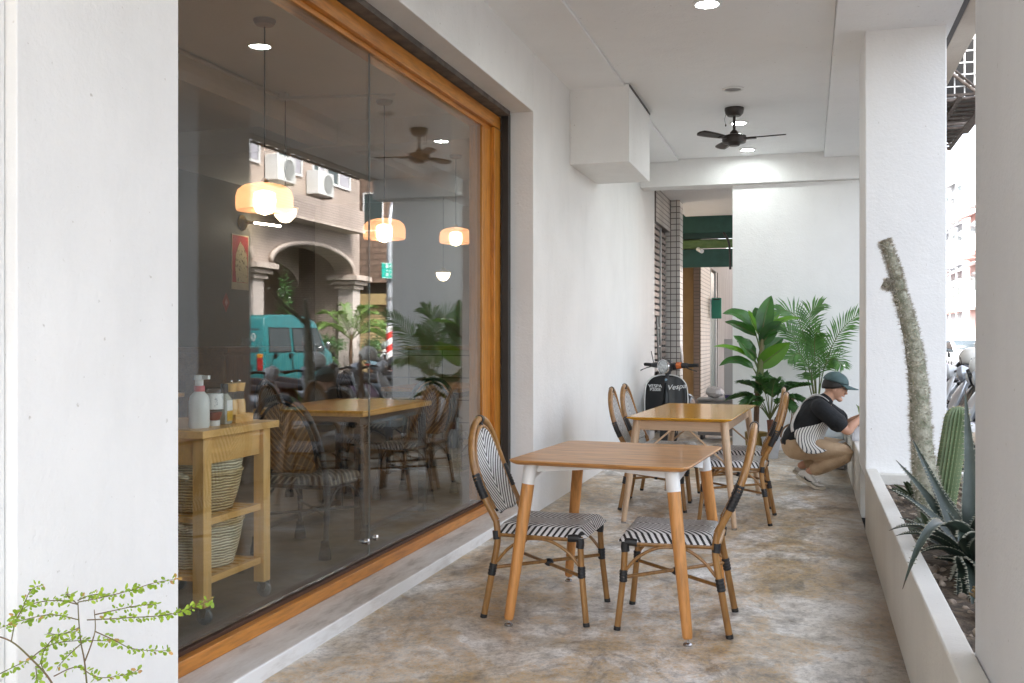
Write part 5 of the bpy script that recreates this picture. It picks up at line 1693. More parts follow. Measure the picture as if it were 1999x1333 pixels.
for i in range(10):
    p = math.pi * 0.47 * i / 9
    rows.append([hd(0.110 * math.sin(p) * math.cos(2 * math.pi * k / 30) - 0.004, 0.088 * math.sin(p) * math.sin(2 * math.pi * k / 30), 0.034 + 0.096 * math.cos(p)) for k in range(30)])
mb.grid(rows, closed_u=True)
cap = mb.build('cap', M_cap, man, solid=0.006)
mb = MB()
rows = []
for i in range(7):
    s = i / 6
    rows.append([hd(0.096 * math.cos(q * 1.15) + 0.105 * s * (1 - 0.35 * abs(q) ** 2.2) - 0.004, 0.084 * math.sin(q * 1.15) * (1 - 0.06 * s), 0.040 + 0.004 * s - 0.024 * q * q * s - 0.012 * s) for q in [x / 5 for x in range(-5, 6)]])
mb.grid(rows); mb.build('brim', M_cap, cap, solid=0.006)
mb = MB(); mb.ball(hd(-0.004, 0, 0.133), (0.008, 0.008, 0.005), 8, 6); mb.build('button', M_cap, cap)
mb = MB()
for s in (-1, 1):
    mb.tube([hd(0.106 , s * 0.031 + 0.021 * math.cos(a), 0.002 + 0.018 * math.sin(a)) for a in [2 * math.pi * k / 16 for k in range(17)]], 0.0016, 6, caps=False)
    mb.tube([hd(0.104, s * 0.052, 0.006), hd(0.05, s * 0.078, 0.006), hd(-0.006, s * 0.080, 0.0)], 0.0016, 6)
mb.tube([hd(0.106, -0.010, 0.004), hd(0.108, 0.010, 0.004)], 0.0016, 6)
mb.build('spectacles', mat('dark_spectacle_frame', (0.05, 0.045, 0.04), rough=0.3, metal=0.6), man)

tee = [[(-0.105, 0, 0.405, (0.128, 0.155)), (-0.05, 0, 0.48, (0.132, 0.155)), (0.015, 0, 0.585, (0.138, 0.165)), (0.078, 0, 0.685, (0.132, 0.168)), (0.122, 0, 0.742, (0.092, 0.118)), (0.140, 0, 0.762, (0.07, 0.082))]]
for sh, el in ((SH_R, EL_R), (SH_L, EL_L)):
    e = [sh[i] * 0.34 + el[i] * 0.66 for i in range(3)]
    m_ = [sh[i] * 0.6 + el[i] * 0.4 for i in range(3)]
    tee.append([(0.090, sh[1] * 0.5, 0.70, 0.085), (*sh, 0.075), (*m_, 0.078), (*e, 0.082)])
fuse('shirt', [skin_mesh(tee)], M_shirt, man, 0.008, 4)
tr = []
for s, kn, an in ((-1, KN_R, AN_R), (1, KN_L, AN_L)):
    mid = [kn[0] * 0.55 + an[0] * 0.45, kn[1] * 0.55 + an[1] * 0.45, kn[2] * 0.55 + an[2] * 0.45 - 0.012]
    cuff = [kn[0] * 0.20 + an[0] * 0.80, kn[1] * 0.2 + an[1] * 0.8, kn[2] * 0.2 + an[2] * 0.8 - 0.005]
    tr.append([(-0.09, s * 0.06, 0.37, 0.115), (-0.065, s * 0.100, 0.345, 0.100), ((-0.06 + kn[0]) / 2, s * 0.125, 0.345, 0.090), (*kn, 0.066), (*mid, 0.066), (*cuff, 0.062)])
tr.append([(-0.095, 0, 0.375, (0.138, 0.165)), (-0.07, 0, 0.43, (0.125, 0.155))])
fuse('trousers', [skin_mesh(tr)], M_khaki, man, 0.008, 3)

# striped apron wrapped round the waist, its straps crossed on the back
def stripes_mat():
    m, n, b, out = new_mat('striped_apron_cloth')
    tc = n.nodes.new('ShaderNodeTexCoord'); spx = n.nodes.new('ShaderNodeSeparateXYZ'); n.links.new(tc.outputs['UV'], spx.inputs[0])
    f = math_(n, 'FRACT', math_(n, 'MULTIPLY', spx.outputs[0], 27.0))
    k = math_(n, 'GREATER_THAN', f, 0.68)
    n.links.new(mixc(n, k, (0.74, 0.72, 0.68), (0.06, 0.065, 0.075)), b.inputs['Base Color'])
    b.inputs['Roughness'].default_value = 0.85
    return m
M_apron = stripes_mat()
AX = Vector((0.5, 0, 0.87)); AF = Vector((0.87, 0, -0.5)); AY = Vector((0, 1, 0))
LV2 = [((0.075, 0.665), 0.150, 0.180, 0.8), ((0.035, 0.60), 0.150, 0.184, 1.1), ((-0.005, 0.53), 0.160, 0.190, 1.75), ((-0.035, 0.475), 0.176, 0.202, 2.15), ((-0.03, 0.452), 0.215, 0.226, 2.05), ((-0.01, 0.446), 0.27, 0.242, 1.85), ((0.0, 0.447), 0.315, 0.250, 1.65)]
rows, uvs = [], []
for ri, ((cx_, cz_), rx_, ry_, lim) in enumerate(LV2):
    kf = max(0.0, (ri - 3) / 3); AFk = (AF * (1 - kf) + Vector((1, 0, -0.10)) * kf).normalized()
    r_, u_ = [], []
    for k in range(41):
        q = -1 + 2 * k / 40
        g = q * lim
        fold = 1 + 0.022 * math.sin(g * 11 + cz_ * 20)
        p = Vector((cx_, 0, cz_)) + AFk * math.cos(g) * rx_ * fold + AY * math.sin(g) * ry_ * fold - Vector((0, 0, 0.13 * kf * abs(math.sin(g)) ** 3))
        r_.append(p); u_.append((0.5 + 0.5 * q * lim / 1.7, cz_))
    rows.append(r_); uvs.append(u_)
mb = MB(); mb.grid(rows, uvs=uvs)
apron = mb.build('apron', M_apron, man, solid=0.004, subsurf=1)
M_strap = mat('pale_apron_strap', (0.66, 0.64, 0.62), (0.58, 0.56, 0.54), 30, rough=0.85)
for s in (-1, 1):
    mb = MB()
    mb.tube(smooth([(0.17, s * 0.10, 0.765), (0.115, s * 0.105, 0.805), (0.045, s * 0.090, 0.808), (-0.030, s * 0.02, 0.752), (-0.095, -s * 0.062, 0.662), (-0.135, -s * 0.13, 0.565), (-0.13, -s * 0.175, 0.50)], 6), 0.016, 8, flat=0.28)
    mb.build('strap', M_strap, apron)

def shoe(x, y, z, pitch, yaw, name='shoe'):
    """sneaker from heel (x=0) to toe (x=.265), tipped up on its ball"""
    rows = []
    secs = [(-0.004, 0.022, 0.0, 0.060), (0.01, 0.034, 0.0, 0.088), (0.05, 0.037, 0.0, 0.096), (0.09, 0.038, 0.0, 0.092), (0.13, 0.041, 0.0, 0.074), (0.17, 0.047, 0.0, 0.062), (0.21, 0.047, 0.0, 0.052), (0.24, 0.041, 0.0, 0.046), (0.262, 0.026, 0.004, 0.036), (0.268, 0.010, 0.012, 0.028)]
    M0 = Matrix.Translation((x, y, z)) @ Matrix.Rotation(yaw, 4, 'Z')
    def P(px, py, pz):
        if px < 0.19:                                     # heel lifted, toes flat
            d = 0.19 - px
            return M0 @ Vector((0.19 - d * math.cos(pitch) + pz * math.sin(pitch), py, d * math.sin(pitch) + pz * math.cos(pitch)))
        return M0 @ Vector((px, py, pz))
    for (px, w, z0, h) in secs:
        rows.append([P(px, w * math.cos(a) * (1.0 if math.sin(a) < 0.2 else 0.80), z0 + 0.022 + (h - 0.022) * (0.5 + 0.5 * math.sin(a))) for a in [2 * math.pi * k / 16 for k in range(16)]])
    mb = MB(); mb.grid(rows, closed_u=True)
    k = len(mb.v)
    o = mb.build(name, M_shoe, man, ang=60)
    mb = MB()
    out = [(-0.008, 0.026), (0.02, 0.039), (0.08, 0.041), (0.13, 0.044), (0.18, 0.051), (0.22, 0.05), (0.25, 0.04), (0.27, 0.02)]
    rows = []
    for (px, w) in out:
        rows.append([P(px, -w, 0.002), P(px, w, 0.002), P(px, w * 1.01, 0.026), P(px, -w * 1.01, 0.026)])
    mb.grid(rows, closed_u=True); mb.add(rows[0], [(0, 1, 2, 3)]); mb.add(rows[-1], [(3, 2, 1, 0)])
    mb.build('sole', M_sole, o, bevel=0.003)
    for sg in (-1, 1):
        mb = MB()
        tp = [(0.055, 0.052), (0.075, 0.040), (0.10, 0.037), (0.14, 0.050), (0.185, 0.070)]
        bt = [(0.050, 0.044), (0.070, 0.029), (0.10, 0.027), (0.14, 0.046), (0.186, 0.071)]
        yw = lambda px: sg * (0.0405 if px < 0.11 else 0.0405 - (px - 0.11) * 0.12)
        mb.grid([[P(a, yw(a), b) for a, b in tp], [P(a, yw(a), b) for a, b in bt]])
        mb.build('side_mark', M_black, o, solid=0.003)
    mb = MB()
    for i in range(4):
        mb.tube([P(0.11 + 0.017 * i, -0.022, 0.083 - 0.006 * i), P(0.115 + 0.017 * i, 0, 0.087 - 0.006 * i), P(0.11 + 0.017 * i, 0.022, 0.083 - 0.006 * i)], 0.0035, 6)
    mb.build('laces', M_white, o)
shoe(-0.125, -0.105, 0.0, R(30), R(-4)); shoe(-0.17, 0.10, 0.0, R(36), R(5))

# ------------------------------------------------------------------ black classic scooter by the wall
t = thing('motor_scooter', 'black vintage motor scooter with a round headlight parked by the white wall', 'scooter', (-1.56, 11.42, 0), R(-87))
M_blk = mat('black_scooter_enamel', (0.005, 0.006, 0.007), rough=0.2)
M_blk.node_tree.nodes['Principled BSDF'].inputs['Specular IOR Level'].default_value = 0.3
def shx(y, z):
    return 0.035 - 0.55 * y * y * (1 + 0.4 * (z - 0.5)) - 0.10 * (z - 0.5)
outl = [(0.26, 0.215), (0.34, 0.232), (0.45, 0.240), (0.58, 0.243), (0.70, 0.238), (0.78, 0.222), (0.83, 0.190), (0.865, 0.145), (0.885, 0.08)]
rows = [[(shx(w * q, z), w * q, z) for q in [x / 8 for x in range(-8, 9)]] for z, w in outl]
mb = MB(); mb.grid(rows); sh = mb.build('leg_shield', M_blk, t, solid=0.012)
mb = MB()
edge = [(shx(w, z) , -w, z) for z, w in outl] + [(shx(0.02, 0.89), 0, 0.892)] + [(shx(w, z), w, z) for z, w in reversed(outl)]
mb.tube(smooth(edge, 3), 0.008, 8); mb.build('edge_trim', M_whiteplastic, sh)
mb = MB()
mb.grid([[(shx(0, z) + 0.006 + d * (1 - abs(q)), q * w, z) for q in (-1, -0.5, 0, 0.5, 1)] for z, w, d in ((0.36, 0.05, 0.07), (0.5, 0.045, 0.06), (0.62, 0.034, 0.045), (0.74, 0.022, 0.03), (0.80, 0.012, 0.012))])
mb.build('horn_cover', M_blk, sh)
mb = MB(); mb.at((shx(0, 0.835) + 0.008, 0, 0.835), (0, R(90), 0)).lathe([(0.0, 0.0), (0.017, 0.0), (0.015, 0.006), (0.0, 0.008)], 16); mb.build('emblem', mat('blue_enamel', (0.18, 0.30, 0.40), rough=0.25, coat=0.5), sh)
mb = MB(); mb.at((shx(0, 0.5) + 0.07, 0, 0.52), (0, R(90), 0)).lathe([(0.0, 0.0), (0.03, 0.0), (0.03, 0.006), (0.0, 0.01)], 20); mb.build('horn_grille', M_chrome, sh)
for txt, y, z, s, shr, ry in (('VESPA', -0.125, 0.762, 0.052, 0, 0), ('P200E', -0.12, 0.722, 0.048, 0, 0), ('Vespa', 0.115, 0.755, 0.082, 0.35, -0.13)):
    o = text_mesh(txt, s, M_whiteplastic, sh, (shx(y, z) + 0.016, y, z), (R(90) , 0, R(90)), 0.003, 'lettering', shear=shr, sx=1.1)
    o.rotation_euler = Euler((R(90) - 0.06, ry, R(90) + 1.1 * y), 'XYZ')
mb = MB(); mb.tube(smooth([(0.06, 0, 0.50), (0.20, 0.0, 0.475), (0.29, 0, 0.38), (0.30, 0, 0.30)]), [0.05, 0.06, 0.072, 0.076, 0.076, 0.074, 0.07, 0.064, 0.06, 0.055, 0.05, 0.045, 0.04, 0.035, 0.03, 0.025, 0.02, 0.016, 0.012], 16)
mb.build('front_mudguard', M_blk, t)
for name, x in (('front_wheel', 0.15), ('rear_wheel', -1.05)):
    mb = MB(); mb.at((x, 0, 0.21), (R(90), 0, 0)).lathe([(0.125, -0.04), (0.16, -0.047), (0.195, -0.036), (0.21, 0.0), (0.195, 0.036), (0.16, 0.047), (0.125, 0.04)], 32, closed=True); w = mb.build(name, M_rubber, t)
    mb = MB(); mb.at((x, 0, 0.21), (R(90), 0, 0)).lathe([(0.0, -0.03), (0.05, -0.045), (0.12, -0.03), (0.126, 0.0), (0.12, 0.03), (0.05, 0.045), (0.0, 0.03)], 28); mb.build('rim', M_steel, w)
boxes('floorboard', M_blk, [((-0.62, -0.19, 0.25), (-0.01, 0.19, 0.275))], t, 0.008)
mb = MB(); mb.tube(smooth([(-0.56, 0, 0.40), (-0.72, 0, 0.56), (-1.0, 0, 0.58), (-1.28, 0, 0.46), (-1.42, 0, 0.34)]), [0.10, 0.15, 0.165, 0.15, 0.08], 18); mb.build('rear_body', M_blk, t)
for s in (-1, 1):
    mb = MB(); mb.ball((-1.0, s * 0.17, 0.44), (0.36, 0.13, 0.19), 22, 14); mb.build('engine_cowl', M_blk, t)
mb = MB(); mb.grid([[(x, y * w, z + h * (1 - abs(y) ** 3)) for y in [q / 6 for q in range(-6, 7)]] for x, w, z, h in ((-0.58, 0.10, 0.70, 0.05), (-0.7, 0.135, 0.71, 0.08), (-0.95, 0.15, 0.71, 0.10), (-1.2, 0.14, 0.71, 0.10), (-1.32, 0.10, 0.70, 0.07))])
mb.build('seat', M_black, t, solid=0.03)
STR = Matrix.Rotation(R(-28), 4, 'Z')
mb = MB(); mb.M = STR; mb.tube(smooth([(0.05, 0, 0.985), (-0.02, 0, 0.99), (-0.09, 0, 0.99), (-0.14, 0, 0.975)]), [0.078, 0.082, 0.07, 0.05, 0.03], 18)
mb.tube(smooth([(-0.06, -0.06, 0.99), (-0.07, -0.18, 1.0), (-0.085, -0.24, 1.0)]), [0.045, 0.032, 0.026], 12); mb.tube(smooth([(-0.06, 0.06, 0.99), (-0.07, 0.18, 1.0), (-0.085, 0.24, 1.0)]), [0.045, 0.032, 0.026], 12)
mb.cyl((-0.03, 0, 0.93), (0.0, 0, 0.60), 0.035)
hb = mb.build('handlebar', M_black, t)
for s in (-1, 1):
    mb = MB(); mb.M = STR; mb.tube([(-0.082, s * 0.238, 1.0), (-0.10, s * 0.36, 1.005)], [0.021, 0.019], 12); mb.build('grip', M_rubber, hb)
    mb = MB(); mb.M = STR; mb.tube(smooth([(-0.05, s * 0.22, 0.985), (-0.02, s * 0.29, 0.965), (-0.045, s * 0.38, 0.935)]), 0.006, 8); mb.build('brake_lever', M_black, hb)
    if s < 0:
        continue
    mb = MB(); mb.M = STR; mb.tube([(-0.05, s * 0.115, 0.998), (-0.056, s * 0.17, 1.002)], [0.0405, 0.037], 12); mb.build('indicator', mat('orange_lens', (0.62, 0.14, 0.02), rough=0.25, coat=0.4), hb)
mb = MB(); mb.M = STR @ Matrix.Translation((0.05, 0, 0.985)) @ Matrix.Rotation(R(90), 4, 'Y'); mb.lathe([(0.072, -0.01), (0.082, 0.0), (0.084, 0.012), (0.074, 0.02), (0.068, 0.012)], 28, closed=True); hl = mb.build('headlight', M_chrome, t)
mb = MB(); mb.M = STR @ Matrix.Translation((0.05, 0, 0.985)) @ Matrix.Rotation(R(90), 4, 'Y'); mb.lathe([(0.069, 0.012), (0.05, 0.024), (0.02, 0.03), (0.0, 0.031)], 24); mb.build('lens', mat('headlight_lens', (0.62, 0.64, 0.64), (0.30, 0.31, 0.32), 45, rough=0.08, coat=0.8), hl)
mb = MB(); mb.M = STR; mb.tube(smooth([(-0.08, -0.22, 1.01), (-0.09, -0.25, 1.1), (-0.1, -0.27, 1.16)]), 0.005, 6); mb.build('mirror_stalk', M_black, hb)

# ------------------------------------------------------------------ small things at the end of the arcade
t = thing('wooden_racket', 'old wooden racket frame leaning on the end wall behind the man', 'racket', (-0.17, 11.86, 0))
M_rk = wood('old_racket_wood', (0.24, 0.14, 0.07), (0.15, 0.085, 0.04), 2, 0.5, 12)
tilt = 0.28
def rk(x, z):
    return (x, 0.02 + z * tilt * 0.55, z)
mb = MB(); mb.tube([rk(0.135 * math.sin(a), 0.165 + 0.155 * math.cos(a)) for a in [2 * math.pi * k / 36 for k in range(37)]], 0.011, 8, caps=False); hp = mb.build('hoop', M_rk, t)
mb = MB(); mb.tube([rk(-0.03, 0.31), rk(-0.012, 0.40), rk(-0.010, 0.46)], 0.008, 8); mb.build('throat', M_rk, t)
mb = MB(); mb.tube([rk(0.03, 0.31), rk(0.012, 0.40), rk(0.010, 0.46)], 0.008, 8); mb.build('throat', M_rk, t)
mb = MB(); mb.tube([rk(0, 0.45), rk(0, 0.62)], 0.015, 8); mb.build('handle', M_rk, t)
t = thing('wooden_rack', 'dark branch-shaped wooden stand in the far planter in front of the man', 'plant stand', (0.60, 10.75, 0.33))
mb = MB(); mb.tube(smooth([(-0.05, 0, 0.0), (-0.03, 0, 0.30), (-0.01, 0, 0.45), (0.0, 0, 0.62), (0.02, 0, 0.8)]), [0.018, 0.022, 0.03, 0.024, 0.01], 10); mb.build('branch', M_stemb, t)
mb = MB(); mb.tube(smooth([(0.07, 0, 0.0), (0.04, 0, 0.28), (0.01, 0, 0.42)]), [0.016, 0.02, 0.02], 10); mb.build('branch', M_stemb, t)
t = thing('planter_tray', 'white rectangular planter tray on the low wall under the man\'s arms', 'tray', (0.42, 9.25, 0.4255))
boxes('tray', mat('white_foam_tray', (0.70, 0.71, 0.73), (0.62, 0.63, 0.66), 8, rough=0.5), [((-0.06, -0.22, 0.0), (0.32, 0.22, 0.012)), ((-0.06, -0.22, 0.0125), (-0.045, 0.22, 0.125)), ((0.305, -0.22, 0.0125), (0.32, 0.22, 0.125)), ((-0.0445, -0.22, 0.0125), (0.3045, -0.205, 0.125)), ((-0.0445, 0.205, 0.0125), (0.3045, 0.22, 0.125))], t, 0.004)
boxes('soil', M_soil, [((-0.0445, -0.2045, 0.0125), (0.3045, 0.2045, 0.10))], t)
mb = MB(); rnd = random.Random(4)
for i in range(16):
    b0 = Vector((rnd.uniform(0.02, 0.25), rnd.uniform(-0.12, 0.15), 0.10)); tp = b0 + Vector((rnd.uniform(-0.12, 0.16), rnd.uniform(-0.12, 0.12), rnd.uniform(0.10, 0.26)))
    blade(mb, b0, b0.lerp(tp, 0.5) + Vector((0, 0, 0.05)), tp, 0.022, n=8)
mb.build('leaves', leaf_mat('tray_leaf', (0.20, 0.24, 0.08), (0.06, 0.10, 0.05)), t, ang=0)
t = thing('plastic_crate', 'pale plastic tub on the floor behind the crouching man\'s knees', 'tub', (0.18, 10.6, 0))
boxes('tub', mat('pale_blue_tub', (0.52, 0.58, 0.60), rough=0.45), [((-0.16, -0.14, 0.30), (0.16, 0.14, 0.312)), ((-0.16, -0.14, 0.3125), (-0.148, 0.14, 0.47)), ((0.148, -0.14, 0.3125), (0.16, 0.14, 0.47)), ((-0.1475, -0.14, 0.3125), (0.1475, -0.128, 0.47)), ((-0.1475, 0.128, 0.3125), (0.1475, 0.14, 0.47))], t, 0.006)
boxes('crate', mat('grey_crate', (0.22, 0.21, 0.21), rough=0.6), [((-0.17, -0.17, 0.0), (0.17, 0.17, 0.2995))], t, 0.01)

# ------------------------------------------------------------------ beyond the end wall: shutter, tiled pier, green boards
M_tile = tiles('white_square_tiles_side', 'yz', (0.66, 0.62, 0.58), (0.62, 0.58, 0.54), (0.16, 0.13, 0.12), 0.095, 0.065, 0.008, 0.0, 0.3)
M_tilef = tiles('white_square_tiles_front', 'xz', (0.78, 0.76, 0.73), (0.72, 0.70, 0.67), (0.16, 0.14, 0.13), 0.085, 0.085, 0.006, 0.0, 0.3)
M_tileb = tiles('brown_tiles_front', 'xz', (0.20, 0.14, 0.11), (0.17, 0.12, 0.09), (0.09, 0.065, 0.05), 0.10, 0.06, 0.006, 0.0, 0.4)
def shutter_mat(name, c, plane=2, period=0.075):
    m, n, b, out = new_mat(name)
    tc = n.nodes.new('ShaderNodeTexCoord'); s_ = n.nodes.new('ShaderNodeSeparateXYZ'); n.links.new(tc.outputs['Object'], s_.inputs[0])
    f = math_(n, 'FRACT', math_(n, 'DIVIDE', s_.outputs[2], period))
    r = ramp(n, f, [(0.0, tuple(x * 0.5 for x in c)), (0.15, c), (0.8, tuple(min(1, x * 1.1) for x in c)), (0.95, tuple(x * 0.45 for x in c))])
    n.links.new(r.outputs[0], b.inputs['Base Color']); b.inputs['Roughness'].default_value = 0.4; b.inputs['Metallic'].default_value = 0.2
    bump(n, b, math_(n, 'PINGPONG', f, 0.5), 0.6, 0.02)
    return m
t = thing('roller_shutter', 'grey-brown slatted roller shutter beyond the white wall', 'shutter', (-2.0, 13.16, 0))
mb = MB()
for i in range(24):
    mb.box((0.0, 0.0, 0.86 + i * 0.085), (0.02, 0.66, 0.86 + i * 0.085 + 0.055))
mb.build('slats', mat('grey_brown_slats', (0.36, 0.31, 0.28), (0.26, 0.22, 0.20), 4, rough=0.4, metal=0.3), t)
mb = MB()
for i in range(33):
    mb.box((0.0, 0.72, 0.03 + i * 0.085), (0.02, 1.35, 0.03 + i * 0.085 + 0.055))
mb.build('slats', mat('brown_slats', (0.28, 0.235, 0.21), (0.20, 0.165, 0.15), 4, rough=0.45, metal=0.3), t)
boxes('guide_rail', mat('pale_rail', (0.55, 0.56, 0.57), rough=0.3, metal=0.5), [((-0.01, 0.665, 0.0), (0.04, 0.715, 2.85))], t, 0.003)
boxes('backing', M_dark, [((-0.06, 0.0, 0.0), (-0.03, 1.36, 2.9))], t)
t = thing('tiled_shopfront', 'white tiled band and pier around the grey roller shutter', 'shopfront', (-2.35, 13.155, 0))
boxes('tile_band', M_tile, [((0.0, 0.0, 2.86), (0.42, 1.40, 3.33))], t)
boxes('tile_pier', M_tilef, [((0.0, 1.401, 0.0), (0.56, 1.75, 3.33))], t)
t = thing('paper_notice', 'torn white paper notices taped on the tiled pier', 'notice', (-1.789, 14.85, 1.5))
mb = MB(); mb.grid([[(0.004 + 0.012 * math.sin(z * 9), y, z) for y in (-0.25, -0.1, 0.0)] for z in (-0.55, -0.4, -0.25, -0.1, 0.0)]); mb.build('paper', M_white, t, solid=0.002)
t = thing('ladder', 'thin aluminium ladder leaning inside the half-open shutter', 'ladder', (-1.93, 13.3, 0))
for dy in (0.0, 0.22):
    mb = MB(); mb.tube([(0.03, dy + 0.12, 0.0), (-0.01, dy, 1.6)], 0.016, 8); mb.build('rail', M_steel, t)
for i in range(6):
    mb = MB(); mb.cyl((0.02 - i * 0.006, 0.10 - i * 0.018, 0.2 + 0.25 * i), (0.02 - i * 0.006, 0.32 - i * 0.018, 0.2 + 0.25 * i), 0.010, n=8); mb.build('rung', M_steel, t)

M_green = mat('dark_green_board', (0.030, 0.105, 0.085), (0.020, 0.075, 0.062), 6, rough=0.5)
M_lime = mat('lime_awning', (0.13, 0.21, 0.075), (0.09, 0.16, 0.05), 9, rough=0.5)
t = thing('green_canopy', 'dark green sign boards with a lime rolled awning across the far passage', 'awning', (-1.45, 16.7, 0))
boxes('upper_board', M_green, [((-0.6, 0.0, 3.06), (1.3, 0.08, 3.4))], t, 0.006)
boxes('shadow_board', mat('shaded_green_board', (0.012, 0.05, 0.042), rough=0.5), [((-0.6, 0.02, 2.97), (1.3, 0.1, 3.059))], t)  # shade under the upper board put into a darker green
mb = MB(); mb.cyl((-0.6, 0.06, 2.885), (1.3, 0.06, 2.885), 0.075, n=18); mb.build('rolled_awning', M_lime, t)
boxes('lower_board', M_green, [((-0.6, 0.08, 2.50), (1.3, 0.14, 2.80))], t, 0.006)
mb = MB(); mb.tube(smooth([(0.12, -0.1, 3.05), (0.2, -0.12, 2.9), (0.22, -0.06, 2.7), (0.22, 0.0, 2.45)]), 0.02, 8); mb.build('bracket', M_dark, t)
mb = MB(); mb.cyl((-0.30, -0.05, 2.79), (-0.22, -0.20, 2.74), 0.035, n=14); mb.build('spot_lamp', M_whiteplastic, t)
wall('yellow_wall', 'yellow ochre wall beyond the tiled pier', 'wall', [((-2.4, 17.1, 0), (-1.845, 17.3, 2.6))], mat('ochre_paint', (0.38, 0.25, 0.11), (0.30, 0.19, 0.085), 3, rough=0.6))
t = thing('tiled_pier', 'brown and cream tiled pier beside the yellow wall', 'pier', (-1.84, 17.4, 0))
boxes('pier_front', M_tileb, [((0.0, -0.6, 0.0), (0.11, 0.0, 2.6))], t)
boxes('pier_side', tiles('cream_tiles_side', 'yz', (0.60, 0.52, 0.45), (0.55, 0.47, 0.40), (0.20, 0.15, 0.12), 0.16, 0.065, 0.008, 0.0, 0.35), [((0.111, -0.6, 0.0), (0.125, 1.0, 2.6))], t)
t = thing('green_door', 'dark green shop door in a grey frame at the far end of the passage', 'door', (-1.77, 18.55, 0))
boxes('door_leaf', mat('green_door_paint', (0.012, 0.045, 0.035), rough=0.3), [((0.0, 0.0, 0.0), (0.04, 1.0, 1.95))], t, 0.005)
boxes('transom', M_carglass, [((0.0, 0.0, 2.02), (0.04, 1.0, 2.55))], t)
boxes('frame', M_steel, [((-0.01, -0.08, 0.0), (0.06, -0.001, 2.6)), ((-0.01, 0.0, 1.951), (0.06, 1.0, 2.019)), ((-0.01, 1.001, 0.0), (0.06, 1.16, 2.6))], t, 0.004)
boxes('glass_strip', mat('etched_glass', (0.30, 0.42, 0.38), (0.10, 0.18, 0.15), 14, rough=0.15), [((0.041, 0.12, 0.4), (0.045, 0.36, 1.85))], t)
wall('far_shopfronts', 'grey metal shopfronts receding beyond the green door', 'shopfront', [((-2.2, 19.75, 0), (-1.69, 26, 2.6)), ((-2.2, 16.85, 2.61), (-1.72, 26, 3.3))], mat('grey_shopfront', (0.36, 0.33, 0.31), (0.22, 0.20, 0.19), 2, (3, 3, 0.2), rough=0.5))
wall('far_wall', 'grey concrete wall at the end of the passage below the boards', 'wall', [((-1.68, 26.0, 0), (0.3, 26.2, 3.3))], M_iwall2)
t = thing('letter_box', 'small bright green letter box mounted beside the green door', 'letter box', (-1.62, 18.6, 1.68))
boxes('box', mat('green_letter_box', (0.02, 0.22, 0.14), rough=0.35), [((-0.09, 0.0, 0.0), (0.09, 0.1, 0.38))], t, 0.008)
boxes('slot', M_black, [((-0.06, -0.004, 0.34), (0.06, -0.0005, 0.36))], t)
wall('concrete_stub', 'low grey rendered stub wall at the mouth of the passage', 'wall', [((-1.13, 14.2, 0), (-0.80, 14.6, 1.3))], plaster('grey_render', (0.42, 0.415, 0.40), 0.12))
t = thing('paper_sheet', 'white paper sheet taped to the grey stub wall', 'paper', (-0.93, 14.195, 0.98))
boxes('sheet', M_white, [((-0.055, -0.004, -0.12), (0.055, 0.0, 0.15))], t)
t = thing('side_table', 'low grey cabinet standing in the passage behind the mustard table', 'cabinet', (-1.15, 13.2, 0))
boxes('carcass', mat('grey_cabinet', (0.24, 0.23, 0.23), rough=0.5), [((-0.22, -0.2, 0.06), (0.32, 0.2, 0.505))], t, 0.01)
boxes('top', mat('grey_cabinet_top', (0.30, 0.29, 0.28), rough=0.4), [((-0.235, -0.215, 0.506), (0.335, 0.215, 0.53))], t, 0.004)
for dx in (-0.19, 0.26):
    boxes('leg', M_black, [((dx, -0.17, 0.0), (dx + 0.03, 0.17, 0.0595))], t)
t = thing('plastic_bag', 'crumpled white plastic bag on the low grey cabinet', 'bag', (-1.17, 13.2, 0.531))
mb = MB(); rnd = random.Random(3); mb.ball((0, 0, 0.075), (0.12, 0.10, 0.075), 18, 12)
mb.v = [(x * rnd.uniform(0.85, 1.1), y * rnd.uniform(0.85, 1.1), max(0, z * rnd.uniform(0.85, 1.12))) for x, y, z in mb.v]; mb.build('bag', mat('white_film', (0.62, 0.58, 0.56), rough=0.35), t, ang=20)
t = thing('purple_box', 'flat dark purple box on the low grey cabinet', 'box', (-0.93, 13.16, 0.531))
boxes('box', mat('purple_card', (0.055, 0.03, 0.16), rough=0.4), [((-0.10, -0.07, 0.0), (0.10, 0.07, 0.032))], t, 0.003)
boxes('lid', mat('dark_purple_card', (0.035, 0.02, 0.10), rough=0.4), [((-0.104, -0.074, 0.0325), (0.104, 0.074, 0.046))], t, 0.003)

# ------------------------------------------------------------------ rack and window cage hanging over the street edge
t = thing('iron_rack', 'rusty iron bracket rack hanging outside above the street edge', 'rack', (1.1, 10.0, 3.56))
M_rust = mat('weathered_iron', (0.20, 0.17, 0.15), (0.10, 0.075, 0.06), 18, rough=0.7, metal=0.4)
mb = MB()
for x in (0.02, 0.25, 0.5):
    mb.box((x - 0.02, 0.0, -0.02), (x + 0.02, 2.8, 0.0))
for i in range(15):
    mb.box((0.0, 0.02 + i * 0.195, 0.001), (0.52, 0.06 + i * 0.195, 0.02))
mb.build('rack_frame', M_rust, t)
for yy in (0.2, 1.4, 2.6):
    mb = MB(); mb.tube([(0.0, yy, -0.02), (0.5, yy, 0.02)], 0.014, 8); mb.build('arm', M_rust, t)
    mb = MB(); mb.tube([(0.0, yy, 0.5), (0.5, yy, 0.02)], 0.012, 8); mb.build('stay', M_rust, t)
boxes('rain_tray', mat('corrugated_sheet', (0.30, 0.29, 0.28), (0.2, 0.19, 0.18), 4, rough=0.6), [((0.02, 0.3, 0.03), (0.5, 1.2, 0.05)), ((0.02, 1.6, 0.03), (0.5, 2.5, 0.05))], t)
t = thing('window_cage', 'white barred window cage projecting from the upper storey', 'window cage', (1.1, 12.9, 4.15))
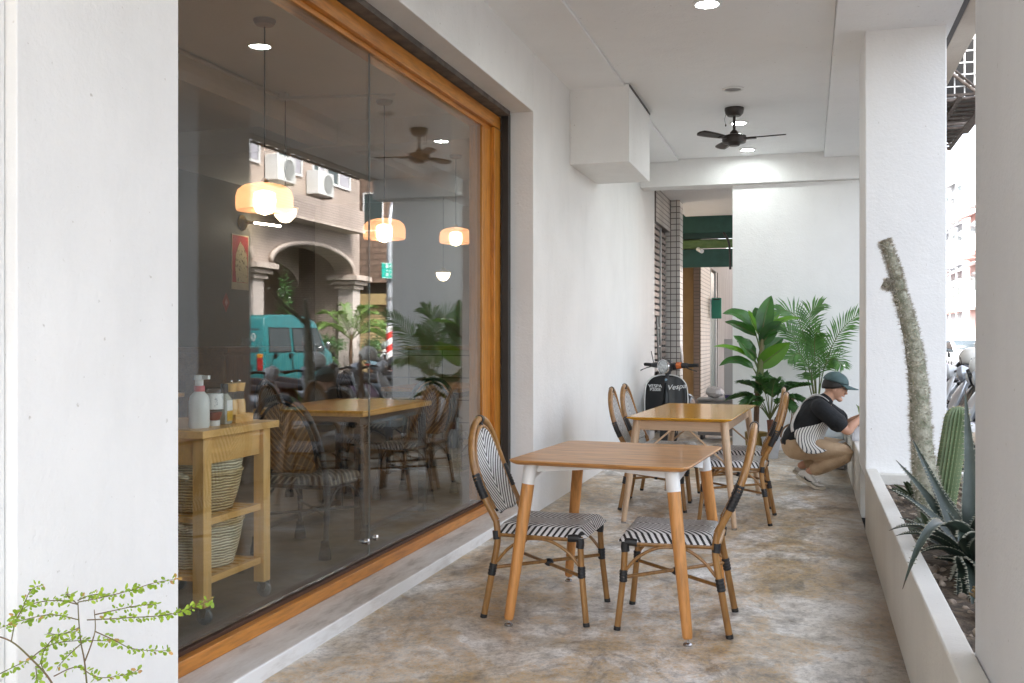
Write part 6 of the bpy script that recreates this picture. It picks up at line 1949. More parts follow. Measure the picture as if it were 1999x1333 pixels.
mb = MB()
for i in range(9):
    mb.box((0.02 + i * 0.11, -0.008, 0.0), (0.034 + i * 0.11, 0.008, 1.6))
    mb.box((0.93, -0.012 + i * 0.22, 0.0), (0.946, 0.004 + i * 0.22, 1.6))
for i in range(12):
    mb.box((0.02, -0.016, 0.02 + i * 0.14), (0.93, -0.009, 0.034 + i * 0.14))
    mb.box((0.947, 0.0, 0.02 + i * 0.14), (0.955, 1.8, 0.034 + i * 0.14))
mb.build('bars', M_white, t)
boxes('dark_opening', M_dark, [((0.03, 0.12, 0.0), (0.9, 1.75, 1.6))], t)
boxes('shelf', M_rust, [((0.0, -0.02, -0.06), (0.98, 1.8, -0.001))], t)
mb = MB(); mb.tube([(0.05, -0.05, 0.75), (0.95, -0.05, -0.05)], 0.02, 8); mb.build('brace', M_rust, t)

# ------------------------------------------------------------------ house across the street (seen mirrored in the shop window)
FX = 9.8
M_brk = tiles('pink_grey_wall_tiles', 'yz', (0.47, 0.385, 0.335), (0.43, 0.345, 0.30), (0.28, 0.225, 0.20), 0.23, 0.075, 0.012, 0.5, 0.5, 0.28)
M_brk2 = tiles('pink_grey_wall_tiles_front', 'xz', (0.45, 0.37, 0.32), (0.41, 0.33, 0.29), (0.27, 0.22, 0.19), 0.23, 0.075, 0.012, 0.5, 0.5, 0.28)
M_stone = mat('pale_pink_stone', (0.52, 0.44, 0.39), (0.40, 0.33, 0.29), 3, rough=0.6)
t = thing('arched_house', 'pink-grey tiled house with a wide street arch, mirrored in the shop window', 'house', (FX, 18.0, 0))
def yy(y): return y - 18.0
ARC = []
def arch_outline(y0, y1, zs, zt):
    c = (y0 + y1) / 2; a = (y1 - y0) / 2
    return [(c - a * math.cos(math.pi * k / 28), zs + (zt - zs) * math.sin(math.pi * k / 28)) for k in range(29)]
mb = MB()
bays = [(18.15, 23.35), (24.45, 29.55)]
prev = 17.0
rows_ = []
for (y0, y1) in bays:
    ol = arch_outline(y0, y1, 3.40, 4.10)
    for (a, b) in zip(ol, ol[1:]):
        mb.add([(0, yy(a[0]), a[1]), (0, yy(b[0]), b[1]), (0, yy(b[0]), 4.70), (0, yy(a[0]), 4.70), (0.6, yy(a[0]), a[1]), (0.6, yy(b[0]), b[1])], [(0, 1, 2, 3), (0, 4, 5, 1)])
for (a, b) in ((16.5, 18.15), (23.35, 24.45), (29.55, 30.15)):
    mb.box((0.0, yy(a), 3.40), (0.6, yy(b), 4.70))
mb.box((0.0, yy(16.5), 4.701), (0.6, yy(30.15), 9.6))
wl = mb.build('wall', M_brk, t, ang=0)
for (y0, y1) in bays:
    mb = MB(); ol = arch_outline(y0, y1, 3.40, 4.10)
    c = (y0 + y1) / 2
    mb.grid([[(-0.06, yy(c + (a - c) * k1), 3.40 + (z - 3.40) * k2 + k3) for a, z in ol] for k1, k2, k3 in ((1.0, 1.0, 0.0), (1.045, 1.0, 0.12))]); mb.build('arch_moulding', M_stone, t, solid=0.08, ang=60)
for yc in (17.6, 23.9, 30.0):
    mb = MB(); mb.box((0.04, yy(yc - 0.27), -0.1), (0.56, yy(yc + 0.27), 2.95)); o = mb.build('column', tiles('column_tiles', 'yz', (0.58, 0.51, 0.48), (0.54, 0.48, 0.45), (0.40, 0.34, 0.32), 0.06, 0.12, 0.004, 0.0, 0.4, 0.15), t)
    mb = MB()
    for z0, z1, g in ((2.951, 3.08, 0.36), (3.09, 3.22, 0.46), (3.23, 3.40, 0.58)):
        mb.box((0.30 - g * 0.95, yy(yc - g), z0), (0.30 + g * 0.95, yy(yc + g), z1 - 0.03)); mb.box((0.32 - g * 0.85, yy(yc - g * 0.9), z1 - 0.0299), (0.28 + g * 0.85, yy(yc + g * 0.9), z1 - 0.0001))
    mb.build('capital', M_stone, o)
boxes('balcony_band', tiles('ribbed_tiles', 'yz', (0.50, 0.41, 0.36), (0.46, 0.37, 0.33), (0.27, 0.22, 0.20), 1.2, 0.075, 0.016, 0.0, 0.5, 0.25), [((-0.55, yy(16.5), 4.78), (-0.001, yy(29.35), 5.40))], t)
boxes('balcony_soffit', M_stone, [((-0.58, yy(16.5), 4.70), (-0.0015, yy(29.38), 4.779))], t)
M_alu = mat('white_aluminium', (0.72, 0.72, 0.73), rough=0.35)
def house_window(y0, y1, z0, z1):
    mb = MB()
    mb.box((-0.05, yy(y0), z0), (0.02, yy(y0) + 0.06, z1)); mb.box((-0.05, yy(y1) - 0.06, z0), (0.02, yy(y1), z1)); mb.box((-0.05, yy(y0) + 0.0605, z0), (0.02, yy(y1) - 0.0605, z0 + 0.07)); mb.box((-0.05, yy(y0) + 0.0605, z1 - 0.06), (0.02, yy(y1) - 0.0605, z1)); mb.box((-0.05, yy((y0 + y1) / 2) - 0.035, z0 + 0.0705), (0.02, yy((y0 + y1) / 2) + 0.035, z1 - 0.0605))
    w = mb.build('window', M_alu, t)
    mb = MB(); mb.box((-0.012, yy(y0) + 0.0605, z0 + 0.0705), (-0.004, yy(y1) - 0.0605, z1 - 0.0605)); mb.build('pane', M_winglass, w)
    mb = MB(); mb.box((-0.0145, yy((y0 + y1) / 2) + 0.05, z0 + 0.09), (-0.0125, yy(y1) - 0.09, z1 - 0.09)); mb.build('curtain', mat('pale_curtain', (0.38, 0.37, 0.42), rough=0.6), w)
for a, b, z0, z1 in ((19.2, 20.6, 6.05, 7.3), (21.2, 22.5, 6.05, 7.3), (22.75, 23.85, 6.05, 7.3), (24.75, 26.2, 6.05, 7.3), (26.85, 27.65, 6.2, 7.3), (27.75, 29.4, 6.1, 7.3), (20.0, 22.0, 8.3, 9.3), (25.0, 27.0, 8.3, 9.3)):
    house_window(a, b, z0, z1)
mb = MB(); mb.box((2.6, yy(16.5), -0.1), (2.9, yy(24.4), 4.6)); mb.box((2.6, yy(27.8), -0.1), (2.9, yy(30.15), 4.6)); mb.box((2.6, yy(24.4), 3.0), (2.9, yy(27.8), 4.6)); mb.build('recessed_wall', mat('brown_recess', (0.20, 0.155, 0.125), (0.14, 0.105, 0.085), 3, rough=0.8), t)
mb = MB(); mb.box((0.61, yy(16.5), 4.35), (2.6, yy(30.15), 4.6)); mb.build('arcade_ceiling', mat('dim_soffit', (0.36, 0.34, 0.31), rough=0.8), t)
mb = MB()
ol = arch_outline(24.6, 28.8, 2.9, 3.75)
for (a, b) in zip(ol, ol[1:]):
    mb.add([(1.5, yy(a[0]), a[1]), (1.5, yy(b[0]), b[1]), (1.5, yy(b[0]), 4.349), (1.5, yy(a[0]), 4.349), (2.0, yy(a[0]), a[1]), (2.0, yy(b[0]), b[1])], [(0, 1, 2, 3), (0, 4, 5, 1)])
mb.build('inner_arch', M_brk, t, ang=0)
mb = MB()
for i in range(7):
    mb.box((2.5, yy(27.0 + i * 0.16), 2.75), (2.53, yy(27.02 + i * 0.16), 3.15))
mb.box((2.49, yy(26.95), 2.72), (2.54, yy(28.1), 2.749)); mb.box((2.49, yy(26.95), 3.151), (2.54, yy(28.1), 3.19)); mb.box((2.49, yy(26.95), 3.191), (2.54, yy(26.98), 3.9)); mb.box((2.49, yy(27.9), 3.191), (2.54, yy(27.93), 3.9))
mb.build('railing', M_alu, t)
mb = MB(); mb.box((0.601, yy(16.5), 4.701), (8, yy(30.15), 9.6)); mb.build('upper_block', M_brk2, t)
mb = MB(); mb.box((0.62, yy(29.85), -0.1), (8, yy(30.12), 4.349)); mb.build('end_wall_panel', M_brk2, t)
for y, z, lb in ((24.6, 5.66, 'white air conditioner unit on the ledge nearer the red poster'), (26.95, 5.60, 'white air conditioner unit below the right-hand house window')):
    u = thing('air_conditioner', lb, 'air conditioner', (FX - 0.45, y, z), group='air conditioners on the arched house')
    boxes('casing', mat('aircon_white', (0.66, 0.67, 0.67), (0.56, 0.57, 0.57), 6, rough=0.4), [((0.02, -0.5, 0.0), (0.42, 0.5, 0.70))], u, 0.015)
    mb = MB(); mb.at((0.019, 0.12, 0.35), (0, R(-90), 0)).lathe([(0.0, 0.002), (0.26, 0.002), (0.28, 0.006), (0.28, 0.02), (0.26, 0.02), (0.25, 0.008), (0.0, 0.008)], 28); mb.build('fan_grille', mat('grille_grey', (0.16, 0.17, 0.17), (0.30, 0.31, 0.31), 120, rough=0.5), u)
    boxes('bracket', M_rust, [((0.05, -0.45, -0.05), (0.449, -0.40, -0.001)), ((0.05, 0.40, -0.05), (0.449, 0.45, -0.001))], u)

# second house across the side street, with a shutter
t = thing('brown_house', 'brown tiled house with an ochre roller shutter beyond the arched house', 'house', (9.6, 33.0, 0))
M_brn = tiles('brown_wall_tiles', 'xz', (0.26, 0.175, 0.135), (0.23, 0.155, 0.12), (0.14, 0.095, 0.075), 0.5, 0.22, 0.03, 0.5, 0.6, 0.2)
boxes('wall', M_brn, [((0.0, 0.0, 3.35), (9.0, 14, 11.0)), ((0.0, 0.0, 0.0), (0.22, 14, 3.349)), ((5.2, 0.0, 0.0), (9.0, 14, 3.349))], t)
boxes('shutter', shutter_mat('ochre_shutter', (0.56, 0.42, 0.23), period=0.11), [((0.221, 0.25, 0.0), (5.199, 0.30, 2.55))], t)
boxes('shutter_box', mat('ochre_box', (0.46, 0.34, 0.17), rough=0.5), [((0.221, 0.10, 2.551), (5.199, 0.34, 2.95))], t)
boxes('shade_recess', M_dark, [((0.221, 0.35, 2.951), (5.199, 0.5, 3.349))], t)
for x in (0.6, 2.2, 3.6):
    f = boxes('window', M_alu, [((x, -0.04, 5.2), (x + 0.05, 0.0, 6.6)), ((x + 0.75, -0.04, 5.2), (x + 0.8, 0.0, 6.6)), ((x + 0.0505, -0.04, 5.2), (x + 0.7495, 0.0, 5.25)), ((x + 0.0505, -0.04, 6.55), (x + 0.7495, 0.0, 6.6))], t)
    boxes('pane', M_winglass, [((x + 0.0505, -0.02, 5.2505), (x + 0.7495, -0.012, 6.5495))], f)

# houses further up the street, seen through the gap by the pillar
M_pale = [mat('pale_facade', (0.66, 0.64, 0.62), (0.56, 0.54, 0.53), 0.6, rough=0.7), mat('pink_facade', (0.62, 0.40, 0.36), (0.54, 0.34, 0.31), 0.6, rough=0.7), mat('grey_facade', (0.52, 0.53, 0.55), (0.44, 0.45, 0.47), 0.6, rough=0.7)]
rnd = random.Random(17)
HL = ['pale apartment block up the street, nearest the side street', 'pink apartment block up the street with awnings', 'grey apartment block at the middle of the street', 'pale apartment block near the far end of the street', 'tall grey block closing the far end of the street']
for i, (y0, y1, h, mi) in enumerate(((47.5, 58, 11.5, 0), (58.2, 70, 10.0, 1), (70.2, 84, 13.0, 2), (84.2, 100, 12.0, 0), (100.2, 125, 15, 2))):
    xo = 9.7 - (0.0 if i < 3 else 1.0 * (i - 2))
    t = thing('apartment_block', HL[i], 'building', (xo, y0, 0), group='apartment blocks up the street')
    boxes('wall', M_pale[mi], [((0, 0, 0), (9, y1 - y0, h))], t)
    for fl in range(1, int(h / 3.1)):
        for k in range(int((y1 - y0) / 3.2)):
            yb = 0.7 + k * 3.2
            f = boxes('balcony', M_pale[(mi + 1 + fl) % 3], [((-0.9, yb, fl * 3.1), (-0.001, yb + 2.4, fl * 3.1 + 0.9))], t)
            boxes('window', M_winglass, [((-0.02, yb + 0.2, fl * 3.1 + 1.0), (-0.001, yb + 2.2, fl * 3.1 + 2.3))], t)
            if rnd.random() < 0.7:
                mb = MB(); mb.grid([[(-0.001, yb, fl * 3.1 + 2.75), (-0.001, yb + 2.4, fl * 3.1 + 2.75)], [(-1.2, yb, fl * 3.1 + 2.35), (-1.2, yb + 2.4, fl * 3.1 + 2.35)]]); mb.build('awning', M_pale[2], t, solid=0.04)
M_signbeige = mat('beige_sign_face', (0.66, 0.55, 0.38), rough=0.5)
t = thing('vertical_sign', 'tall beige vertical shop sign with dark characters up the street', 'sign', (8.3, 52.0, 3.3))
boxes('panel', M_signbeige, [((-0.55, 0.0, 0.0), (0.55, 0.25, 3.3))], t, 0.02)
for k, ch in enumerate('七大香'):
    text_mesh(ch, 0.75, M_black, t, (-0.05, -0.006, 2.8 - k * 0.95), (R(90), 0, 0), 0.004)
boxes('mount', M_rust, [((0.551, 0.1, 0.4), (1.4, 0.15, 0.45)), ((0.551, 0.1, 2.8), (1.4, 0.15, 2.85))], t)
t = thing('turquoise_sign', 'turquoise shop sign below the beige vertical sign', 'sign', (8.2, 50.5, 2.1))
boxes('panel', mat('turquoise_panel', (0.05, 0.50, 0.50), rough=0.45), [((-0.5, 0.0, 0.0), (0.6, 0.2, 1.1))], t, 0.02)
boxes('stripe', M_white, [((-0.35, -0.006, 0.5), (0.45, -0.0005, 0.62))], t)
t = thing('pink_sign', 'square pink signboard high up the street beside the grey pillar', 'sign', (8.9, 47.0, 4.2))
boxes('panel', mat('pink_panel', (0.70, 0.36, 0.30), rough=0.5), [((-0.2, 0.0, 0.0), (1.3, 0.2, 1.7))], t, 0.02)
boxes('rule', M_white, [((0.0, -0.006, 0.8), (1.1, -0.0005, 0.86))], t)

# ------------------------------------------------------------------ lamp pole with the green street sign
t = thing('lamp_pole', 'grey street pole with a red and white striped foot, mirrored in the window', 'pole', (5.9, 23.7, -0.12))
mb = MB(); mb.tube([(0, 0, 0.0), (0, 0, 4.35)], [0.085, 0.072], 16); mb.tube(smooth([(0, 0, 4.33), (0.0, 0.05, 4.62), (0.0, 0.2, 4.95), (0.0, 0.6, 5.3), (0.0, 1.2, 5.5)]), 0.05, 12); mb.build('pole', mat('galvanised_steel', (0.46, 0.48, 0.52), (0.38, 0.40, 0.44), 4, rough=0.4, metal=0.5), t)
def barber():
    m, n, b, out = new_mat('red_white_stripes')
    tc = n.nodes.new('ShaderNodeTexCoord'); s_ = n.nodes.new('ShaderNodeSeparateXYZ'); n.links.new(tc.outputs['Object'], s_.inputs[0])
    an = math_(n, 'ARCTAN2', s_.outputs[1], s_.outputs[0])
    f = math_(n, 'FRACT', math_(n, 'ADD', math_(n, 'MULTIPLY', s_.outputs[2], 3.0), math_(n, 'DIVIDE', an, 2 * math.pi)))
    n.links.new(mixc(n, math_(n, 'GREATER_THAN', f, 0.5), (0.55, 0.035, 0.03), (0.75, 0.74, 0.73)), b.inputs['Base Color'])
    return m
mb = MB(); mb.cyl((0, 0, 0.0), (0, 0, 1.75), 0.092, n=20); mb.build('striped_sleeve', barber(), t)
u = thing('street_sign', 'green street name sign with white characters on the grey pole', 'street sign', (5.80, 23.55, 2.85))
# faces the shop: seen in the window its text is mirrored
su = bpy.data.objects['street_sign']; su.rotation_euler = (0, 0, R(-62))
boxes('plate', mat('sign_green', (0.0, 0.30, 0.235), rough=0.35), [((-0.30, -0.02, 0.0), (0.30, 0.0, 0.40))], u, 0.004)
boxes('border', M_white, [((-0.29, -0.0225, 0.01), (0.29, -0.0205, 0.018)), ((-0.29, -0.0225, 0.382), (0.29, -0.0205, 0.39))], u)
text_mesh('竹 光 路', 0.11, M_white, u, (0, -0.0215, 0.305), (R(90), 0, 0), 0.001)
text_mesh('Zhuguang Rd.', 0.062, M_white, u, (0, -0.0215, 0.20), (R(90), 0, 0), 0.001)
text_mesh('1 801 號', 0.10, M_white, u, (0, -0.0215, 0.095), (R(90), 0, 0), 0.001)
u = thing('security_camera', 'white security camera clamped to the grey street pole', 'camera', (5.9, 23.7, 2.35))
mb = MB(); mb.lathe([(0.088, -0.03), (0.10, -0.03), (0.10, 0.03), (0.088, 0.03)], 20, closed=True); mb.build('clamp', M_steel, u)
mb = MB(); mb.tube([(0.0, 0.09, 0.0), (0.0, 0.3, 0.1)], 0.02, 8); mb.build('arm', M_whiteplastic, u)
mb = MB(); mb.tube([(-0.05, 0.28, 0.16), (-0.28, 0.36, 0.08)], [0.06, 0.055], 14); mb.build('camera_body', M_whiteplastic, u)

# ------------------------------------------------------------------ teal van
t = thing('delivery_van', 'teal minivan with white lettering on its rear glass parked by the arch', 'van', (7.05, 19.5, -0.12))
M_teal = mat('teal_van_paint', (0.012, 0.155, 0.165), (0.010, 0.135, 0.145), 2, rough=0.25, coat=0.5)
Lv, Wv = 3.35, 1.42
prof = [(0.0, 0.32), (0.0, 1.02), (0.06, 1.55), (0.14, 1.90), (0.35, 1.97), (1.4, 2.0), (2.2, 1.96), (2.55, 1.84), (2.95, 1.22), (3.26, 1.06), (3.35, 0.80), (3.35, 0.34)]
def inset(z):
    return 0.0 if z < 1.02 else (z - 1.02) * 0.11
mb = MB()
n_ = len(prof)
L0 = [(inset(z), y, z) for y, z in prof]; R0 = [(Wv - inset(z), y, z) for y, z in prof]
mb.add(L0, [tuple(range(n_))]); mb.add(R0, [tuple(range(n_ - 1, -1, -1))])
for i in range(n_):
    j = (i + 1) % n_
    mb.add([L0[i], L0[j], R0[j], R0[i]], [(0, 1, 2, 3)])
bmv = mb.build('body', M_teal, t, ang=30)
bm = bmesh.new(); bm.from_mesh(bmv.data); bmesh.ops.remove_doubles(bm, verts=bm.verts, dist=0.0005); bmesh.ops.recalc_face_normals(bm, faces=bm.faces); bm.to_mesh(bmv.data); bm.free()
bv = bmv.modifiers.new('b', 'BEVEL'); bv.width = 0.05; bv.segments = 3; bv.limit_method = 'ANGLE'; bv.angle_limit = R(25)
M_gask = mat('window_gasket', (0.02, 0.02, 0.02), rough=0.6)
def vwin(y0, y1, z0, z1, y0t=None, y1t=None):
    y0t = y0 if y0t is None else y0t; y1t = y1 if y1t is None else y1t
    mb = MB(); mb.add([(inset(z0) - 0.006, y0, z0), (inset(z0) - 0.006, y1, z0), (inset(z1) - 0.006, y1t, z1), (inset(z1) - 0.006, y0t, z1)], [(0, 1, 2, 3)]); w = mb.build('side_window', M_carglass, t, solid=0.008, ang=0)
    mb = MB(); mb.tube([(inset(z0) - 0.008, y0, z0), (inset(z0) - 0.008, y1, z0), (inset(z1) - 0.008, y1t, z1), (inset(z1) - 0.008, y0t, z1), (inset(z0) - 0.008, y0, z0)], 0.014, 6); mb.build('gasket', M_gask, w)
vwin(0.22, 1.18, 1.14, 1.68, 0.28); vwin(1.34, 1.95, 1.14, 1.68); vwin(2.10, 2.82, 1.14, 1.68, 2.10, 2.55)
mb = MB(); mb.add([(0.16, 0.013, 1.12), (Wv - 0.16, 0.013, 1.12), (Wv - 0.2, 0.085, 1.66), (0.2, 0.085, 1.66)], [(0, 1, 2, 3)]); rw = mb.build('rear_window', M_carglass, t, solid=0.008, ang=0)
o = text_mesh('0313-I', 0.25, M_white, rw, (0.55, 0.012, 1.46), (R(90), 0, 0), 0.002); o.rotation_euler = (R(97), 0, 0)
mb = MB(); mb.add([(0.12, 2.63, 1.75), (Wv - 0.12, 2.63, 1.75), (Wv - 0.06, 2.95, 1.27), (0.06, 2.95, 1.27)], [(0, 1, 2, 3)]); mb.build('windscreen', M_carglass, t, solid=0.01, ang=0)
for y, nm in ((0.62, 'wheel'), (2.72, 'wheel')):
    for x in (0.09, Wv - 0.09):
        mb = MB(); mb.at((x, y, 0.29), (0, R(90), 0)).lathe([(0.17, -0.08), (0.25, -0.085), (0.285, -0.05), (0.29, 0.0), (0.285, 0.05), (0.25, 0.085), (0.17, 0.08)], 26, closed=True); w = mb.build(nm, M_rubber, t)
        mb = MB(); mb.at((x, y, 0.29), (0, R(90), 0)).lathe([(0.0, -0.06), (0.10, -0.075), (0.17, -0.06), (0.17, 0.06), (0.10, 0.075), (0.0, 0.06)], 20); mb.build('rim', M_steel, w)
boxes('bumper', M_black, [((0.02, -0.06, 0.34), (Wv - 0.02, 0.03, 0.52))], t, 0.02); boxes('bumper', M_black, [((0.02, 3.32, 0.34), (Wv - 0.02, 3.42, 0.54))], t, 0.02)
for x in (0.05, Wv - 0.19):
    boxes('tail_light', mat('tail_lens', (0.40, 0.02, 0.02), rough=0.2, coat=0.5), [((x, -0.012, 0.72), (x + 0.14, 0.02, 1.0))], t, 0.01)
    boxes('indicator', mat('amber_lens', (0.62, 0.22, 0.02), rough=0.2, coat=0.5), [((x, -0.012, 1.001), (x + 0.14, 0.02, 1.09))], t, 0.01)
mb = MB(); mb.ball((-0.12, 2.78, 1.26), (0.06, 0.05, 0.11), 12, 8); mb.tube([(0.0, 2.74, 1.22), (-0.1, 2.76, 1.24)], 0.015, 6); mb.build('wing_mirror', M_chrome, t)
boxes('door_handle', M_chrome, [((-0.018, 1.98, 0.98), (0.002, 2.12, 1.01))], t, 0.003)
for y in (1.26, 2.02):
    boxes('door_seam', M_gask, [((-0.004, y - 0.006, 0.42), (0.002, y + 0.006, 1.10))], t)
boxes('side_trim', M_black, [((-0.012, 0.1, 0.66), (0.001, 3.2, 0.70))], t, 0.003)

# ------------------------------------------------------------------ parked scooters and helmets along the kerb
def make_scooter(label, paint, group, seatm=M_black):
    t = thing('parked_scooter', label, 'scooter', (0, 0, 0), 0, group)
    m = paint
    for name, x in (('front_wheel', 0.62), ('rear_wheel', -0.62)):
        mb = MB(); mb.at((x, 0, 0.235), (R(90), 0, 0)).lathe([(0.14, -0.04), (0.18, -0.052), (0.22, -0.04), (0.235, 0.0), (0.22, 0.04), (0.18, 0.052), (0.14, 0.04)], 26, closed=True); w = mb.build(name, M_rubber, t)
        mb = MB(); mb.at((x, 0, 0.235), (R(90), 0, 0)).lathe([(0.0, -0.04), (0.05, -0.05), (0.14, -0.03), (0.14, 0.03), (0.05, 0.05), (0.0, 0.04)], 20); mb.build('rim', M_steel, w)
    def shx2(z): return 0.60 - (z - 0.35) * 0.42
    mb = MB(); mb.grid([[(shx2(z) - 0.9 * (w * q) ** 2 + d * (1 - abs(q)), w * q, z) for q in (-1, -0.75, -0.4, 0, 0.4, 0.75, 1)] for z, w, d in ((0.34, 0.13, 0.02), (0.48, 0.20, 0.05), (0.62, 0.21, 0.07), (0.76, 0.19, 0.07), (0.88, 0.15, 0.04), (0.95, 0.10, 0.02))])
    mb.build('front_shield', m, t, solid=0.02)
    mb = MB(); mb.tube(smooth([(0.84, 0, 0.36), (0.76, 0, 0.475), (0.60, 0, 0.50), (0.44, 0, 0.44)]), [0.03, 0.06, 0.075, 0.06], 12); mb.build('mudguard', m, t)
    boxes('floorboard', M_black, [((-0.12, -0.16, 0.30), (0.50, 0.16, 0.35))], t, 0.01)
    mb = MB(); mb.tube(smooth([(-0.08, 0, 0.42), (-0.22, 0, 0.56), (-0.5, 0, 0.64), (-0.78, 0, 0.70), (-0.98, 0, 0.76)]), [0.13, 0.17, 0.165, 0.13, 0.05], 16, flat=1.0); mb.build('tail_fairing', m, t)
    mb = MB(); mb.grid([[(x, w * q, z + h * (1 - abs(q) ** 3)) for q in [k / 5 for k in range(-5, 6)]] for x, w, z, h in ((0.0, 0.08, 0.72, 0.03), (-0.1, 0.125, 0.73, 0.05), (-0.4, 0.15, 0.74, 0.07), (-0.7, 0.14, 0.79, 0.07), (-0.86, 0.09, 0.81, 0.05))]); mb.build('seat', seatm, t, solid=0.04)
    mb = MB(); mb.box((-0.75, 0.09, 0.16), (-0.25, 0.17, 0.34)); mb.build('engine', M_dark, t, bevel=0.02)
    mb = MB(); mb.tube([(-0.2, -0.15, 0.26), (-0.5, -0.17, 0.28), (-0.85, -0.18, 0.36)], [0.03, 0.055, 0.05], 12); mb.build('exhaust', M_dark, t)
    mb = MB(); mb.tube(smooth([(0.24, -0.34, 1.0), (0.30, -0.18, 1.02), (0.34, 0, 1.0), (0.30, 0.18, 1.02), (0.24, 0.34, 1.0)]), 0.016, 10); mb.tube([(0.36, 0, 1.0), (0.56, 0, 0.45)], 0.03, 10); hb = mb.build('handlebar', M_black, t)
    mb = MB(); mb.tube([(0.31, 0, 1.0), (0.40, 0, 1.0), (0.45, 0, 0.985)], [0.06, 0.105, 0.085], 18); hl = mb.build('headlight_cowl', m, t)
    mb = MB(); mb.at((0.448, 0, 0.985), (0, R(95), 0)).lathe([(0.0, 0.03), (0.045, 0.022), (0.075, 0.0), (0.0, 0.0)], 20); mb.build('lens', mat('scooter_lens', (0.60, 0.62, 0.62), (0.40, 0.41, 0.41), 40, rough=0.1, coat=0.7), hl)
    boxes('tail_light', mat('scooter_tail_lens', (0.45, 0.02, 0.02), rough=0.2), [((-1.01, -0.07, 0.66), (-0.95, 0.07, 0.72))], t, 0.01)
    for s in (-1, 1):
        mb = MB(); mb.tube(smooth([(0.27, s * 0.24, 1.02), (0.26, s * 0.28, 1.12), (0.27, s * 0.33, 1.19)]), 0.006, 6); mi_ = mb.build('mirror_stalk', M_black, hb)
        mb = MB(); mb.ball((0.27, s * 0.37, 1.21), (0.015, 0.06, 0.04), 12, 8); mb.build('mirror', M_black, mi_)
        mb = MB(); mb.tube([(0.24, s * 0.33, 1.0), (0.20, s * 0.42, 0.995)], 0.02, 10); mb.build('grip', M_rubber, hb)
    return t
P_silver = mat('silver_scooter_paint', (0.50, 0.53, 0.57), (0.44, 0.47, 0.51), 3, rough=0.28, metal=0.6, coat=0.4)
P_lilac = mat('lilac_scooter_paint', (0.52, 0.36, 0.50), (0.48, 0.33, 0.46), 3, rough=0.3, coat=0.4)
P_black = mat('black_scooter_paint', (0.018, 0.018, 0.02), rough=0.25, coat=0.4)
P_white = mat('white_scooter_paint', (0.70, 0.71, 0.72), rough=0.3, coat=0.4)
P_blue = mat('slate_scooter_paint', (0.10, 0.16, 0.20), rough=0.28, coat=0.4)
P_beige = mat('beige_scooter_paint', (0.56, 0.46, 0.36), rough=0.3, coat=0.4)
GS = 'scooters parked along the kerb'
cols = [('silver', P_silver), ('black', P_black), ('lilac', P_lilac), ('white', P_white), ('slate blue', P_blue), ('beige', P_beige)]
protos = {}
row = [(2.15, 9.9, 'beige', 170), (2.2, 10.75, 'white', 176), (2.15, 11.55, 'silver', 168), (2.2, 12.35, 'black', 174), (2.2, 13.1, 'silver', 165), (2.15, 13.9, 'white', 172), (2.2, 14.8, 'lilac', 160), (2.2, 15.6, 'slate blue', 170), (2.2, 16.6, 'black', 175), (2.2, 17.6, 'silver', 171), (2.2, 18.8, 'white', 168), (2.2, 20.4, 'black', 172), (7.6, 27.2, 'slate blue', 95), (8.3, 28.6, 'white', 80)]
SL = {0: 'beige scooter at the near end of the kerb row, behind the column cactus', 1: 'white scooter next to the beige one in the kerb row', 2: 'silver scooter between the white and the black one near the trunk', 3: 'black scooter between two silver ones in the kerb row', 4: 'silver scooter between the black scooter and the cream helmet',
      5: 'white scooter carrying a cream helmet in the kerb row', 6: 'lilac scooter carrying a black helmet in the kerb row', 7: 'slate blue scooter in the kerb row beyond the black helmet', 8: 'black scooter beyond the slate blue one in the kerb row', 9: 'silver scooter near the far end of the kerb row', 10: 'white scooter second from the far end of the kerb row', 11: 'black scooter at the far end of the kerb row',
      12: 'slate blue scooter across the street by the palm', 13: 'white scooter across the street beside the ochre shutter'}
for i, (x, y, c, rz) in enumerate(row):
    if c not in protos:
        protos[c] = make_scooter(SL[i], dict(cols)[c], GS)
        protos[c].location = (x, y, -0.12); protos[c].rotation_euler = (0, 0, R(rz))
    else:
        dup(protos[c], (x, y, -0.12), R(rz), SL[i], GS)
def helmet(x, y, z, m, label, rz=0):
    t = thing('helmet', label, 'helmet', (x, y, z), rz, 'helmets left on the parked scooters')
    rows = []
    for i in range(13):
        p = math.pi * 0.70 * i / 12
        rows.append([(0.150 * math.sin(p) * math.cos(2 * math.pi * k / 30), 0.125 * math.sin(p) * math.sin(2 * math.pi * k / 30), 0.075 + 0.135 * math.cos(p) * (1 if math.cos(p) > 0 else 0.9)) for k in range(30)])
    mb = MB(); mb.grid(rows, closed_u=True); mb.build('shell', m, t, solid=0.012)
    mb = MB(); mb.tube([(0.150 * 0.81 * math.cos(2 * math.pi * k / 30), 0.125 * 0.81 * math.sin(2 * math.pi * k / 30), 0.075 - 0.072) for k in range(31)], 0.010, 6, caps=False); mb.build('edge_trim', M_black, t)
    mb = MB(); mb.tube(smooth([(0.02, 0.10, 0.0), (0.03, 0.06, -0.05), (0.03, -0.06, -0.05), (0.02, -0.10, 0.0)]), 0.006, 6); mb.build('chin_strap', M_black, t)
helmet(2.02, 14.02, 0.98, mat('cream_helmet', (0.62, 0.60, 0.54), rough=0.25, coat=0.4), 'cream open helmet on a white scooter seat by the kerb', R(20))
helmet(2.10, 15.15, 0.80, mat('black_helmet', (0.015, 0.015, 0.016), rough=0.2, coat=0.5), 'glossy black helmet on the lilac scooter by the kerb', R(60))
helmet(1.86, 12.0, 0.92, mat('white_helmet', (0.72, 0.71, 0.68), rough=0.25, coat=0.4), 'white helmet on the near scooters beside the arcade pillar', R(0))
